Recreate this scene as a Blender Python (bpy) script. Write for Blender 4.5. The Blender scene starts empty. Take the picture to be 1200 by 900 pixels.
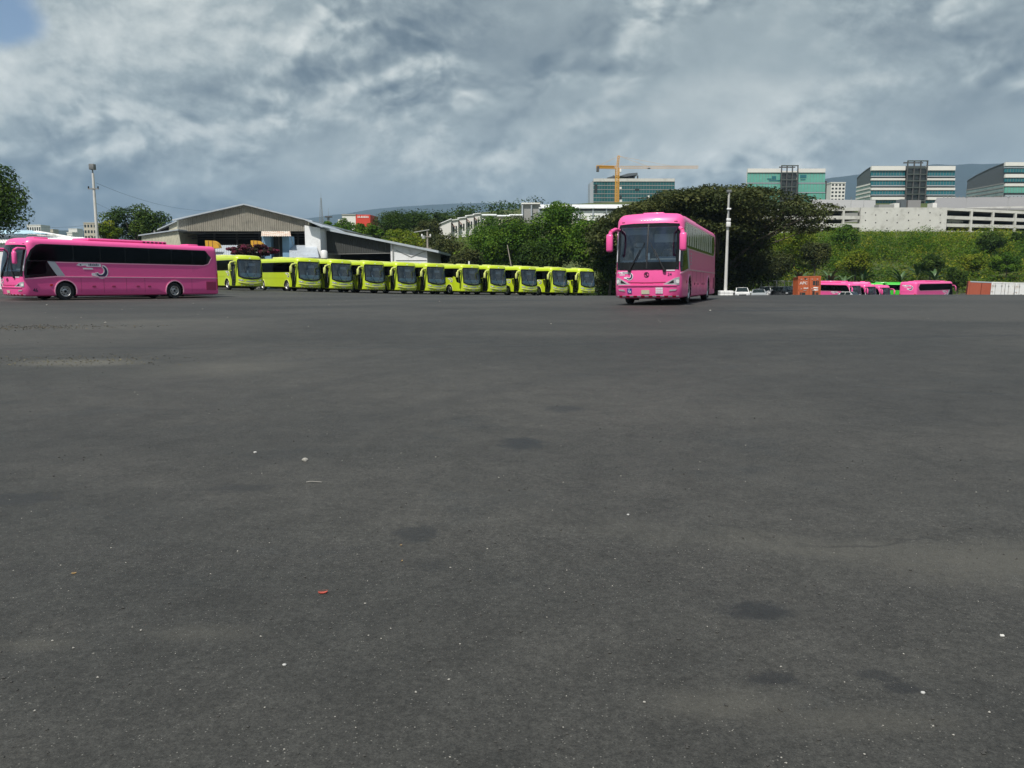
import bpy, bmesh, math, random
import numpy as np
from mathutils import Vector, Matrix, noise as mnoise
random.seed(7); RNG = np.random.default_rng(7)
SC = bpy.context.scene
COL = SC.collection

# ---------------------------------------------------------------- camera
F = 942.0                                   # focal length in pixels of the 1200 px wide photograph
PITCH = math.atan(130.0 / F)                # the camera looks down a little: level horizon at row 320
CAM = Vector((0, 0, 1.5))
cam_data = bpy.data.cameras.new('camera'); cam = bpy.data.objects.new('camera', cam_data); COL.objects.link(cam)
cam.location = CAM; cam.rotation_euler = (math.pi / 2 - PITCH, 0, 0)
cam_data.sensor_width = 36; cam_data.lens = 36 * F / 1200; cam_data.clip_start = 0.1; cam_data.clip_end = 30000
SC.camera = cam
UP = Vector((0, math.sin(PITCH), math.cos(PITCH))); FW = Vector((0, math.cos(PITCH), -math.sin(PITCH)))

def ray(px, py):
    return Vector((1, 0, 0)) * ((px - 600) / F) + UP * ((450 - py) / F) + FW

def P(px, py, Y):
    """world point at distance Y (along +Y) seen at pixel (px, py) of the 1200x900 photograph"""
    d = ray(px, py)
    return CAM + d * (Y / d.y)

# ---------------------------------------------------------------- light
SUN_AZ, SUN_EL = 205.0, 58.0
SUNV = Vector((math.sin(math.radians(SUN_AZ)) * math.cos(math.radians(SUN_EL)),
               math.cos(math.radians(SUN_AZ)) * math.cos(math.radians(SUN_EL)), math.sin(math.radians(SUN_EL))))
sun_data = bpy.data.lights.new('sun', 'SUN'); sun_data.energy = 5.0; sun_data.angle = math.radians(0.53)
sun_data.color = (1.0, 0.955, 0.88)
sun = bpy.data.objects.new('sun', sun_data); COL.objects.link(sun)
sun.rotation_euler = SUNV.to_track_quat('Z', 'Y').to_euler(); sun.location = (-20, -20, 60)
SC.view_settings.view_transform = 'Standard'; SC.view_settings.look = 'None'
SC.view_settings.exposure = 0.0; SC.view_settings.gamma = 1.0

class NT:
    """small helper that chains shader nodes"""
    def __init__(s, tree): s.t = tree; s.n = tree.nodes; s.l = tree.links
    def node(s, typ, **kw):
        n = s.n.new(typ)
        for k, v in kw.items(): setattr(n, k, v)
        return n
    def set(s, sock, v):
        if isinstance(v, bpy.types.NodeSocket): s.l.new(v, sock)
        elif v is not None: sock.default_value = v
    def math(s, op, a, b=None, c=None, clamp=False):
        n = s.node('ShaderNodeMath', operation=op, use_clamp=clamp)
        s.set(n.inputs[0], a)
        if b is not None: s.set(n.inputs[1], b)
        if c is not None: s.set(n.inputs[2], c)
        return n.outputs[0]
    def vmath(s, op, a, b=None, out=0):
        n = s.node('ShaderNodeVectorMath', operation=op)
        s.set(n.inputs[0], a)
        if b is not None:
            if op == 'SCALE': s.set(n.inputs[3], b)
            else: s.set(n.inputs[1], b)
        return n.outputs[out]
    def noise(s, vec, scale, detail=4, rough=0.55, dist=0.0):
        n = s.node('ShaderNodeTexNoise'); s.set(n.inputs['Vector'], vec)
        n.inputs['Scale'].default_value = scale; n.inputs['Detail'].default_value = detail
        n.inputs['Roughness'].default_value = rough; n.inputs['Distortion'].default_value = dist
        return n.outputs['Fac']
    def ramp(s, fac, a, b, smooth=True):
        n = s.node('ShaderNodeMapRange', interpolation_type='SMOOTHSTEP' if smooth else 'LINEAR')
        s.set(n.inputs['Value'], fac); n.inputs['From Min'].default_value = a; n.inputs['From Max'].default_value = b
        return n.outputs['Result']
    def mix(s, fac, a, b, mode='MIX'):
        n = s.node('ShaderNodeMix', data_type='RGBA', blend_type=mode)
        s.set(n.inputs['Factor'], fac)
        for k, v in ((6, a), (7, b)):
            s.set(n.inputs[k], (*v, 1) if isinstance(v, tuple) and len(v) == 3 else v)
        return n.outputs[2]

# sky: a Nishita sky behind a nearly closed deck of cumulus
world = bpy.data.worlds.new('World'); SC.world = world; world.use_nodes = True
w = NT(world.node_tree)
for n in list(w.n): w.n.remove(n)
wo = w.node('ShaderNodeOutputWorld')
sky = w.node('ShaderNodeTexSky', sky_type='NISHITA', sun_disc=False)
sky.sun_elevation = math.radians(SUN_EL); sky.sun_rotation = math.radians(SUN_AZ)
bg1 = w.node('ShaderNodeBackground'); bg1.inputs['Strength'].default_value = 0.11
w.l.new(sky.outputs[0], bg1.inputs[0])
tc = w.node('ShaderNodeTexCoord').outputs['Generated']
def stretch(vec, sx, sz, loc=(0, 0, 0)):
    m = w.node('ShaderNodeMapping'); w.l.new(vec, m.inputs['Vector'])
    m.inputs['Scale'].default_value = (sx, sx, sz); m.inputs['Location'].default_value = loc
    return m.outputs[0]
d0 = stretch(tc, 1.0, 1.45, (3.1, 0.7, 0.35))
def warped(scale, amt, seed):
    n = w.node('ShaderNodeTexNoise'); w.l.new(w.vmath('ADD', d0, seed), n.inputs['Vector'])
    n.inputs['Scale'].default_value = scale; n.inputs['Detail'].default_value = 2
    return w.vmath('SCALE', w.vmath('SUBTRACT', n.outputs['Color'], (0.5, 0.5, 0.5)), amt)
dd = w.vmath('ADD', d0, warped(4.0, 0.07, (0, 0, 0)))
TOSUN = (-0.35, -0.15, 0.92)
def layer(seed, scale, detail, rough, step):
    """one deck of cloud: its thickness and how much of its sun side shows"""
    v = w.vmath('ADD', dd, seed)
    n0 = w.noise(v, scale, detail, rough)
    n1 = w.noise(w.vmath('ADD', v, tuple(step * q for q in TOSUN)), scale, detail, rough)
    return n0, w.math('SUBTRACT', n0, n1)
A, r1 = layer((0, 0, 0), 3.6, 9, 0.52, 0.040)
B_, r2 = layer((4.3, 1.7, 2.2), 9.0, 8, 0.58, 0.016)
def puff(vec):
    n = w.node('ShaderNodeTexVoronoi', feature='F1'); w.l.new(vec, n.inputs['Vector'])
    n.inputs['Scale'].default_value = 9.5; n.inputs['Detail'].default_value = 3.0; n.inputs['Roughness'].default_value = 0.5
    return n.outputs['Distance']
pv = w.vmath('ADD', dd, warped(14.0, 0.05, (7, 3, 1)))
r3 = w.math('SUBTRACT', puff(w.vmath('ADD', pv, tuple(0.02 * q for q in TOSUN))), puff(pv))      # sunlit sides of the heaped puffs
heap = w.ramp(w.noise(w.vmath('ADD', d0, (9.0, 2.0, 5.0)), 4.4, 4, 0.5), 0.45, 0.60)
broad = w.noise(d0, 1.9, 2, 0.5)
sep = w.node('ShaderNodeSeparateXYZ'); w.l.new(tc, sep.inputs[0])
el = sep.outputs['Z']
f = w.math('MULTIPLY_ADD', w.math('MULTIPLY', r3, heap), 1.1, w.math('MULTIPLY_ADD', r1, 1.1, 0.58))
f = w.math('MULTIPLY_ADD', w.math('MULTIPLY', r2, w.ramp(A, 0.42, 0.60)), 1.5, f)
f = w.math('MULTIPLY_ADD', w.math('SUBTRACT', B_, 0.5), 0.30, f)
f = w.math('MULTIPLY_ADD', w.math('SUBTRACT', broad, 0.5), 1.15, f)
low = w.ramp(el, 0.02, 0.15)
f = w.math('MULTIPLY', f, w.math('MULTIPLY_ADD', low, 0.47, 0.53), clamp=True)
cr = w.node('ShaderNodeValToRGB'); w.l.new(f, cr.inputs[0])
el_ = cr.color_ramp.elements
el_[0].position = 0.0; el_[0].color = (0.115, 0.160, 0.200, 1)
el_[1].position = 1.0; el_[1].color = (0.74, 0.78, 0.76, 1)
for pos, c in ((0.22, (0.17, 0.22, 0.26)), (0.42, (0.26, 0.315, 0.345)), (0.58, (0.36, 0.425, 0.445)), (0.75, (0.53, 0.585, 0.585))):
    e = el_.new(pos); e.color = (*c, 1)
bg2 = w.node('ShaderNodeBackground'); bg2.inputs['Strength'].default_value = 1.0
w.l.new(cr.outputs[0], bg2.inputs[0])
gapd = ray(-10, 5).normalized()
gdot = w.vmath('DOT_PRODUCT', tc, tuple(gapd), out=1)
gap = w.ramp(w.math('MULTIPLY_ADD', w.math('SUBTRACT', A, 0.5), 0.006, gdot), 0.9992, 1.0002)
gap2 = w.math('MULTIPLY', w.ramp(w.noise(d0, 1.6, 5, 0.55), 0.42, 0.56), w.ramp(el, 0.34, 0.55))
cover = w.math('SUBTRACT', 1.0, w.math('MAXIMUM', gap, gap2), clamp=True)
ms = w.node('ShaderNodeMixShader'); w.l.new(cover, ms.inputs[0]); w.l.new(bg1.outputs[0], ms.inputs[1]); w.l.new(bg2.outputs[0], ms.inputs[2])
w.l.new(ms.outputs[0], wo.inputs[0])

# ---------------------------------------------------------------- materials
def base_mat(name):
    m = bpy.data.materials.new(name); m.use_nodes = True
    t = NT(m.node_tree)
    b = next(n for n in t.n if n.type == 'BSDF_PRINCIPLED')
    return m, t, b

def mat(name, col, rough=0.5, metal=0.0, var=0.12, scale=2.0, bump=0.0, bscale=20.0, coat=0.0, spec=0.5, dirt=0.0, dirtcol=(0.12, 0.1, 0.08)):
    m, t, b = base_mat(name)
    co = t.node('ShaderNodeTexCoord').outputs['Object']
    nz = t.noise(co, scale, 5, 0.6)
    fac = t.math('MULTIPLY_ADD', t.math('SUBTRACT', nz, 0.5), 2 * var, 1.0)
    rnd = t.node('ShaderNodeObjectInfo').outputs['Random']
    fac = t.math('MULTIPLY', fac, t.math('MULTIPLY_ADD', rnd, 0.10, 0.95))
    c = t.vmath('SCALE', (*col,), fac)
    if dirt:
        dz = t.ramp(t.noise(co, scale * 1.7, 6, 0.65, 0.4), 0.62 - dirt * 0.35, 0.80)
        c = t.mix(t.math('MULTIPLY', dz, min(1.0, 0.35 + dirt)), c, dirtcol)
    t.set(b.inputs['Base Color'], c)
    t.set(b.inputs['Roughness'], t.math('MULTIPLY_ADD', t.math('SUBTRACT', nz, 0.5), 0.18, rough, clamp=True))
    b.inputs['Metallic'].default_value = metal
    b.inputs['Specular IOR Level'].default_value = spec
    b.inputs['Coat Weight'].default_value = coat; b.inputs['Coat Roughness'].default_value = 0.12
    if bump:
        bn = t.node('ShaderNodeBump'); bn.inputs['Strength'].default_value = bump; bn.inputs['Distance'].default_value = 0.02
        t.set(bn.inputs['Height'], t.noise(co, bscale, 6, 0.6)); t.set(b.inputs['Normal'], bn.outputs[0])
    return m

def glass(name, tint=(0.55, 0.62, 0.62), refl=1.0, rough=0.02, base=0.04):
    m = bpy.data.materials.new(name); m.use_nodes = True; t = NT(m.node_tree)
    for n in list(t.n): t.n.remove(n)
    o = t.node('ShaderNodeOutputMaterial'); tr = t.node('ShaderNodeBsdfTransparent'); tr.inputs[0].default_value = (*tint, 1)
    g = t.node('ShaderNodeBsdfGlossy'); g.inputs['Roughness'].default_value = rough; g.inputs[0].default_value = (0.82, 0.93, 1.0, 1)
    fr = t.node('ShaderNodeFresnel'); fr.inputs[0].default_value = 1.5
    k = t.math('MULTIPLY_ADD', fr.outputs[0], refl, base, clamp=True)
    x = t.node('ShaderNodeMixShader'); t.set(x.inputs[0], k); t.l.new(tr.outputs[0], x.inputs[1]); t.l.new(g.outputs[0], x.inputs[2])
    t.l.new(x.outputs[0], o.inputs[0])
    return m

def foliage(name, dark, mid, light, trans=0.22):
    m, t, b = base_mat(name)
    at = t.node('ShaderNodeAttribute', attribute_name='shade')
    r = t.node('ShaderNodeValToRGB'); t.l.new(at.outputs['Fac'], r.inputs[0])
    r.color_ramp.elements[0].color = (*dark, 1); r.color_ramp.elements[1].color = (*light, 1)
    e = r.color_ramp.elements.new(0.5); e.color = (*mid, 1)
    t.l.new(r.outputs[0], b.inputs['Base Color']); b.inputs['Roughness'].default_value = 0.55
    b.inputs['Specular IOR Level'].default_value = 0.12
    tr = t.node('ShaderNodeBsdfTranslucent'); t.l.new(r.outputs[0], tr.inputs[0])
    x = t.node('ShaderNodeMixShader'); x.inputs[0].default_value = trans
    o = next(n for n in t.n if n.type == 'OUTPUT_MATERIAL')
    t.l.new(b.outputs[0], x.inputs[1]); t.l.new(tr.outputs[0], x.inputs[2]); t.l.new(x.outputs[0], o.inputs[0])
    return m

M = {}
M['pink'] = mat('pink_paint', (0.86, 0.105, 0.345), 0.40, var=0.06, scale=0.8, coat=0.28, dirt=0.14, dirtcol=(0.5, 0.09, 0.22))
M['pink_dark'] = mat('pink_grille_paint', (0.33, 0.03, 0.10), 0.5, var=0.1)
M['pink_trim'] = mat('pale_pink_trim', (0.88, 0.42, 0.58), 0.3, var=0.05, coat=0.4)
M['green'] = mat('green_paint', (0.04, 0.50, 0.03), 0.36, var=0.06, coat=0.5)
M['green_trim'] = mat('pale_green_trim', (0.3, 0.7, 0.2), 0.3, var=0.05, coat=0.4)
M['yellow'] = mat('lime_yellow_paint', (0.50, 0.635, 0.018), 0.4, var=0.10, scale=1.5, coat=0.4, dirt=0.2, dirtcol=(0.40, 0.44, 0.06))
M['yellow_pale'] = mat('pale_lime_roof_paint', (0.68, 0.73, 0.20), 0.4, var=0.12, scale=2.0, coat=0.3, dirt=0.25, dirtcol=(0.5, 0.55, 0.2))
M['black'] = mat('black_plastic', (0.012, 0.012, 0.014), 0.4, var=0.2)
M['blackgloss'] = mat('black_glazing', (0.006, 0.007, 0.008), 0.12, var=0.1, spec=0.4)
M['rubber'] = mat('tyre_rubber', (0.018, 0.018, 0.019), 0.85, var=0.25, scale=6)
M['steel'] = mat('wheel_steel', (0.55, 0.55, 0.54), 0.42, metal=0.6, var=0.25, scale=8)
M['chrome'] = mat('chrome', (0.8, 0.8, 0.8), 0.15, metal=1.0, var=0.05)
M['silver'] = mat('silver_paint', (0.42, 0.46, 0.50), 0.35, metal=0.2, var=0.06)
M['white'] = mat('white_paint', (0.80, 0.80, 0.78), 0.4, var=0.05, coat=0.3)
M['decal'] = mat('white_print', (0.78, 0.76, 0.80), 0.5, var=0.08)
M['navy'] = mat('navy_print', (0.02, 0.018, 0.07), 0.5, var=0.1)
M['red'] = mat('red_lamp', (0.55, 0.02, 0.02), 0.25, var=0.05)
M['orange_lamp'] = mat('amber_lamp', (0.75, 0.14, 0.02), 0.25, var=0.05)
M['bluesign'] = mat('blue_sign_print', (0.03, 0.05, 0.28), 0.5, var=0.05)
M['plate'] = mat('number_plate_print', (0.62, 0.62, 0.45), 0.5, var=0.1)
M['interior'] = mat('grey_interior', (0.12, 0.17, 0.24), 0.8, var=0.2)
M['well'] = mat('wheel_well', (0.010, 0.010, 0.010), 0.9, var=0.2)
M['seat'] = mat('seat_cloth', (0.12, 0.17, 0.26), 0.9, var=0.2)
M['seatcover'] = mat('pale_seat_cover', (0.55, 0.58, 0.62), 0.9, var=0.1)
M['curtain'] = mat('curtain_cloth', (0.74, 0.70, 0.62), 0.9, var=0.15, scale=4)
M['lamp_glass'] = mat('headlamp_glass', (0.55, 0.56, 0.58), 0.12, metal=0.35, var=0.35, scale=14, spec=0.8)
M['glass'] = glass('windscreen_glass', (0.58, 0.69, 0.78), 0.7, 0.015, 0.085)
M['sideglass'] = glass('side_window_glass', (0.95, 0.95, 0.94), 0.22, 0.03, 0.035)
M['sideglass_dark'] = glass('tinted_side_glass', (0.08, 0.09, 0.09), 0.28, 0.06, 0.0)
M['mirror'] = mat('mirror_glass', (0.75, 0.78, 0.8), 0.05, metal=1.0, var=0.02)

# ---------------------------------------------------------------- object helpers
def tag(o, label=None, cat=None, group=None, kind=None):
    if label: o['label'] = label
    if cat: o['category'] = cat
    if group: o['group'] = group
    if kind: o['kind'] = kind
    return o

def thing(name, label, cat, loc=(0, 0, 0), group=None):
    o = bpy.data.objects.new(name, None); COL.objects.link(o); o.location = loc; o.empty_display_size = 0.3
    return tag(o, label, cat, group)

def link(name, me, parent=None):
    o = bpy.data.objects.new(name, me); COL.objects.link(o)
    if parent is not None: o.parent = parent
    return o

KIDS = {}
def dup(root, label, matrix=None, group=None):
    def cp(o, parent):
        c = o.copy(); COL.objects.link(c)
        if parent is not None: c.parent = parent
        for ch in o.children: cp(ch, c)
        return c
    r = cp(root, None)
    if label: r['label'] = label
    if group: r['group'] = group
    if matrix is not None: r.matrix_world = matrix
    return r

def origin(o):
    v = Vector((0, 0, 0))
    while o is not None: v = v + Vector(o.location); o = o.parent
    return v

class MB:
    """collects shapes; build() links them as ONE mesh object, vertices given in world space (relative to the parent's base)"""
    def __init__(s): s.v = []; s.f = []; s.m = []
    def add(s, vs, fs, m=0):
        b = len(s.v); s.v += [tuple(v) for v in vs]; s.f += [tuple(b + i for i in f) for f in fs]; s.m += [m] * len(fs); return s
    def box(s, x0, x1, y0, y1, z0, z1, m=0):
        vs = [(x0, y0, z0), (x1, y0, z0), (x1, y1, z0), (x0, y1, z0), (x0, y0, z1), (x1, y0, z1), (x1, y1, z1), (x0, y1, z1)]
        return s.add(vs, [(3, 2, 1, 0), (4, 5, 6, 7), (0, 1, 5, 4), (1, 2, 6, 5), (2, 3, 7, 6), (3, 0, 4, 7)], m)
    def bbox(s, x0, x1, y0, y1, z0, z1, r=0.02, m=0):
        """box with chamfered edges"""
        bm = bmesh.new(); mtx = Matrix.Translation(((x0 + x1) / 2, (y0 + y1) / 2, (z0 + z1) / 2)) @ Matrix.Diagonal((abs(x1 - x0), abs(y1 - y0), abs(z1 - z0), 1))
        bmesh.ops.create_cube(bm, size=1, matrix=mtx)
        bmesh.ops.bevel(bm, geom=bm.edges[:], offset=r, segments=2, affect='EDGES', profile=0.5)
        bm.verts.index_update()
        s.add([v.co[:] for v in bm.verts], [[v.index for v in f.verts] for f in bm.faces], m); bm.free(); return s
    def quad(s, a, b, c, d, m=0): return s.add([a, b, c, d], [(0, 1, 2, 3)], m)
    def hexa(s, bottom, top, m=0):
        n = len(bottom)
        return s.add(list(bottom) + list(top), [tuple(range(n - 1, -1, -1)), tuple(range(n, 2 * n))] + [(i, (i + 1) % n, n + (i + 1) % n, n + i) for i in range(n)], m)
    def prism(s, pts, vec, m=0):
        """polygon pts (3d) pushed along vec"""
        vec = Vector(vec); return s.hexa([tuple(Vector(p)) for p in pts], [tuple(Vector(p) + vec) for p in pts], m)
    def tube(s, p, q, r0, r1=None, n=6, m=0, caps=True):
        p = Vector(p); q = Vector(q); r1 = r0 if r1 is None else r1
        d = (q - p)
        if d.length < 1e-6: return s
        d.normalize(); a = d.orthogonal().normalized(); b = d.cross(a)
        vs = []
        for c, r in ((p, r0), (q, r1)):
            for i in range(n):
                t = 2 * math.pi * i / n; vs.append(c + a * (r * math.cos(t)) + b * (r * math.sin(t)))
        fs = [(i, (i + 1) % n, n + (i + 1) % n, n + i) for i in range(n)]
        if caps: fs += [tuple(range(n - 1, -1, -1)), tuple(range(n, 2 * n))]
        return s.add(vs, fs, m)
    def path(s, pts, rs, n=6, m=0):
        for i in range(len(pts) - 1): s.tube(pts[i], pts[i + 1], rs[i], rs[i + 1], n, m)
        return s
    def lathe(s, prof, c=(0, 0, 0), axis='y', n=24, m=0):
        """profile of (radius, height) turned round an axis through c"""
        vs = []; k = len(prof)
        for i in range(n):
            t = 2 * math.pi * i / n
            for r, h in prof:
                a, b = r * math.cos(t), r * math.sin(t)
                vs.append({'y': (c[0] + a, c[1] + h, c[2] + b), 'z': (c[0] + a, c[1] + b, c[2] + h), 'x': (c[0] + h, c[1] + a, c[2] + b)}[axis])
        fs = [(i * k + j, ((i + 1) % n) * k + j, ((i + 1) % n) * k + j + 1, i * k + j + 1) for i in range(n) for j in range(k - 1)]
        return s.add(vs, fs, m)
    def sheet(s, a, b, c, d, ribs, depth, m=0, thick=0.0):
        """corrugated sheet: a-b is the bottom edge, d-c the top edge; ribs run from bottom to top"""
        a, b, c, d = map(Vector, (a, b, c, d)); n = (b - a).cross(d - a).normalized()
        vs = []; fs = []; k = ribs * 4
        for i in range(k + 1):
            t = i / k; o = n * (depth if i % 4 in (1, 2) else 0.0)
            vs += [a.lerp(b, t) + o, d.lerp(c, t) + o]
        for i in range(k): fs.append((2 * i, 2 * i + 2, 2 * i + 3, 2 * i + 1))
        return s.add(vs, fs, m)
    def build(s, name, mats, parent=None, smooth=None, tri=False):
        o = origin(parent) if parent is not None else Vector((0, 0, 0))
        me = bpy.data.meshes.new(name)
        me.from_pydata([(v[0] - o.x, v[1] - o.y, v[2] - o.z) for v in s.v], [], s.f)
        for x in (mats if isinstance(mats, (list, tuple)) else [mats]): me.materials.append(x)
        if any(s.m): me.polygons.foreach_set('material_index', s.m)
        if smooth is not None:
            me.polygons.foreach_set('use_smooth', [True] * len(me.polygons)); me.set_sharp_from_angle(angle=math.radians(smooth))
        me.update()
        return link(name, me, parent)

# ---------------------------------------------------------------- ground shape
ANCH = [(0, 0, 0), (-6, 0, 0), (6, 0, 0), (0, 6, 0.02), (0, -25, -0.1), (-30, -20, 0), (30, -20, 0), (0, -120, 0), (-150, -100, 0), (150, -100, 0), (-90, 0, 0.1), (90, 0, 0.0), (-160, 60, 0.3), (170, 60, -1.5)]
def anchor(px, py, Y):
    p = P(px, py, Y); ANCH.append((p.x, p.y, p.z))
def anchor_z(px, Y, z): ANCH.append((P(px, 320, Y).x, Y, z))
for a in ((765, 357, 31), (828, 351, 40), (75, 352, 45), (203, 349.5, 52), (0, 353, 42), (292, 340.3, 72), (400, 342.8, 77), (510, 345, 81.5), (687, 347.3, 88.5),
          (760, 348, 86), (850, 347.2, 80), (870, 348, 78), (950, 348.3, 76), (1050, 348, 72), (1150, 347, 60), (1200, 346.5, 54), (1300, 346, 48)): anchor(*a)
for a in ((880, 102, -2.1), (921, 104, -1.8), (880, 118, -2.25), (960, 93, -1.45), (1000, 125, -3.5), (1085, 118, -2.95), (1165, 84, -2.0), (1200, 79, -2.0), (1280, 80, -2.0),
          (250, 100, -0.3), (450, 110, -0.6), (650, 122, -1.3), (150, 100, 0.0), (0, 90, 0.2), (-120, 90, 0.2),
          (900, 141, -2.4), (1000, 143, -3.8), (1045, 143, -4.3), (1100, 140, -2.9), (1200, 135, -2.4), (1320, 130, -2.2),
          (640, 150, -0.5), (750, 160, 0.5)): anchor_z(*a)
for a in ((940, 272, 209), (1050, 272, 209), (1200, 272, 209), (1350, 272, 209), (1000, 300, 174), (1150, 300, 172), (850, 272, 220),
          (700, 238, 335), (1000, 238, 335), (1300, 238, 335), (680, 261, 258), (780, 262, 258), (540, 279, 198), (600, 272, 222), (480, 285, 200), (420, 268, 305),
          (250, 300, 200), (60, 296, 300), (-100, 296, 300)): anchor(*a)
ANCH += [(300, 600, 30), (0, 600, 26), (-350, 600, 16), (-600, 300, 8), (600, 300, 22), (420, 120, 2), (-420, 60, 2), (0, -400, 0), (-400, -350, 0), (400, -350, 0)]
_A = np.array(ANCH, float); _n = len(_A)
def _phi(r2): return np.where(r2 > 0, 0.5 * r2 * np.log(np.maximum(r2, 1e-12)), 0.0)
_S = 100.0
_X = _A[:, :2] / _S
_K = _phi(((_X[:, None] - _X[None]) ** 2).sum(-1)) + np.eye(_n) * 1e-5
_Pm = np.c_[np.ones(_n), _X]
_sol = np.linalg.solve(np.block([[_K, _Pm], [_Pm.T, np.zeros((3, 3))]]), np.r_[_A[:, 2], 0, 0, 0])
def gza(x, y):
    x = np.asarray(x, float); y = np.asarray(y, float); q = np.stack([x, y], -1) / _S
    z = _phi(((q[..., None, :] - _X) ** 2).sum(-1)) @ _sol[:_n] + _sol[_n] + q @ _sol[_n + 1:]
    r = np.hypot(x, y); k = np.clip((r - 420) / 280, 0, 1); k = k * k * (3 - 2 * k)
    return z * (1 - k) + 22.0 * np.clip(y / 300, 0, 1) * k
def gz(x, y): return float(gza(x, y))
def G(px, py):
    """where the ray of a pixel meets the ground"""
    d = ray(px, py); d = d / d.y
    ys = np.linspace(1.0, 140, 4000); zs = CAM.z + d.z * ys
    g = gza(d.x * ys, ys); i = int(np.argmax(zs < g)) or len(ys) - 1
    return Vector((d.x * ys[i], ys[i], g[i]))

def ground_sheets():
    rr = np.r_[0.0, np.geomspace(1.2, 30, 26), np.linspace(31.5, 150, 80), np.linspace(153, 380, 66), np.geomspace(395, 9000, 30)]
    an = np.radians(np.r_[np.arange(-50, 50.01, 1.0), np.arange(55, 306, 5.0)])
    na = len(an); V = []; 
    Rg, Ag = np.meshgrid(rr[1:], an, indexing='ij'); X = Rg * np.sin(Ag); Yy = Rg * np.cos(Ag); Z = gza(X, Yy)
    verts = np.c_[X.ravel(), Yy.ravel(), Z.ravel()]; verts = np.vstack([[[0, 0, gz(0, 0)]], verts])
    faces = []
    for j in range(na): faces.append((0, 1 + (j + 1) % na, 1 + j))
    for i in range(len(rr) - 2):
        for j in range(na):
            a = 1 + i * na + j; b = 1 + i * na + (j + 1) % na; faces.append((a, b, b + na, a + na))
    lot, ter = [], []
    for fc in faces:
        c = verts[list(fc)].mean(0)
        inside = c[1] < 141 and abs(c[0]) < 210 and c[1] > -150
        (lot if inside else ter).append(fc)
    for name, fs, m in (('parking_lot', lot, M['asphalt']), ('terrain', ter, M['grassland'])):
        used = sorted({i for f_ in fs for i in f_}); mp = {k: i for i, k in enumerate(used)}
        me = bpy.data.meshes.new(name); me.from_pydata(verts[used].tolist(), [], [tuple(mp[i] for i in f_) for f_ in fs])
        me.materials.append(m); me.polygons.foreach_set('use_smooth', [True] * len(me.polygons)); me.update()
        tag(link(name, me), kind='structure')

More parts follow.
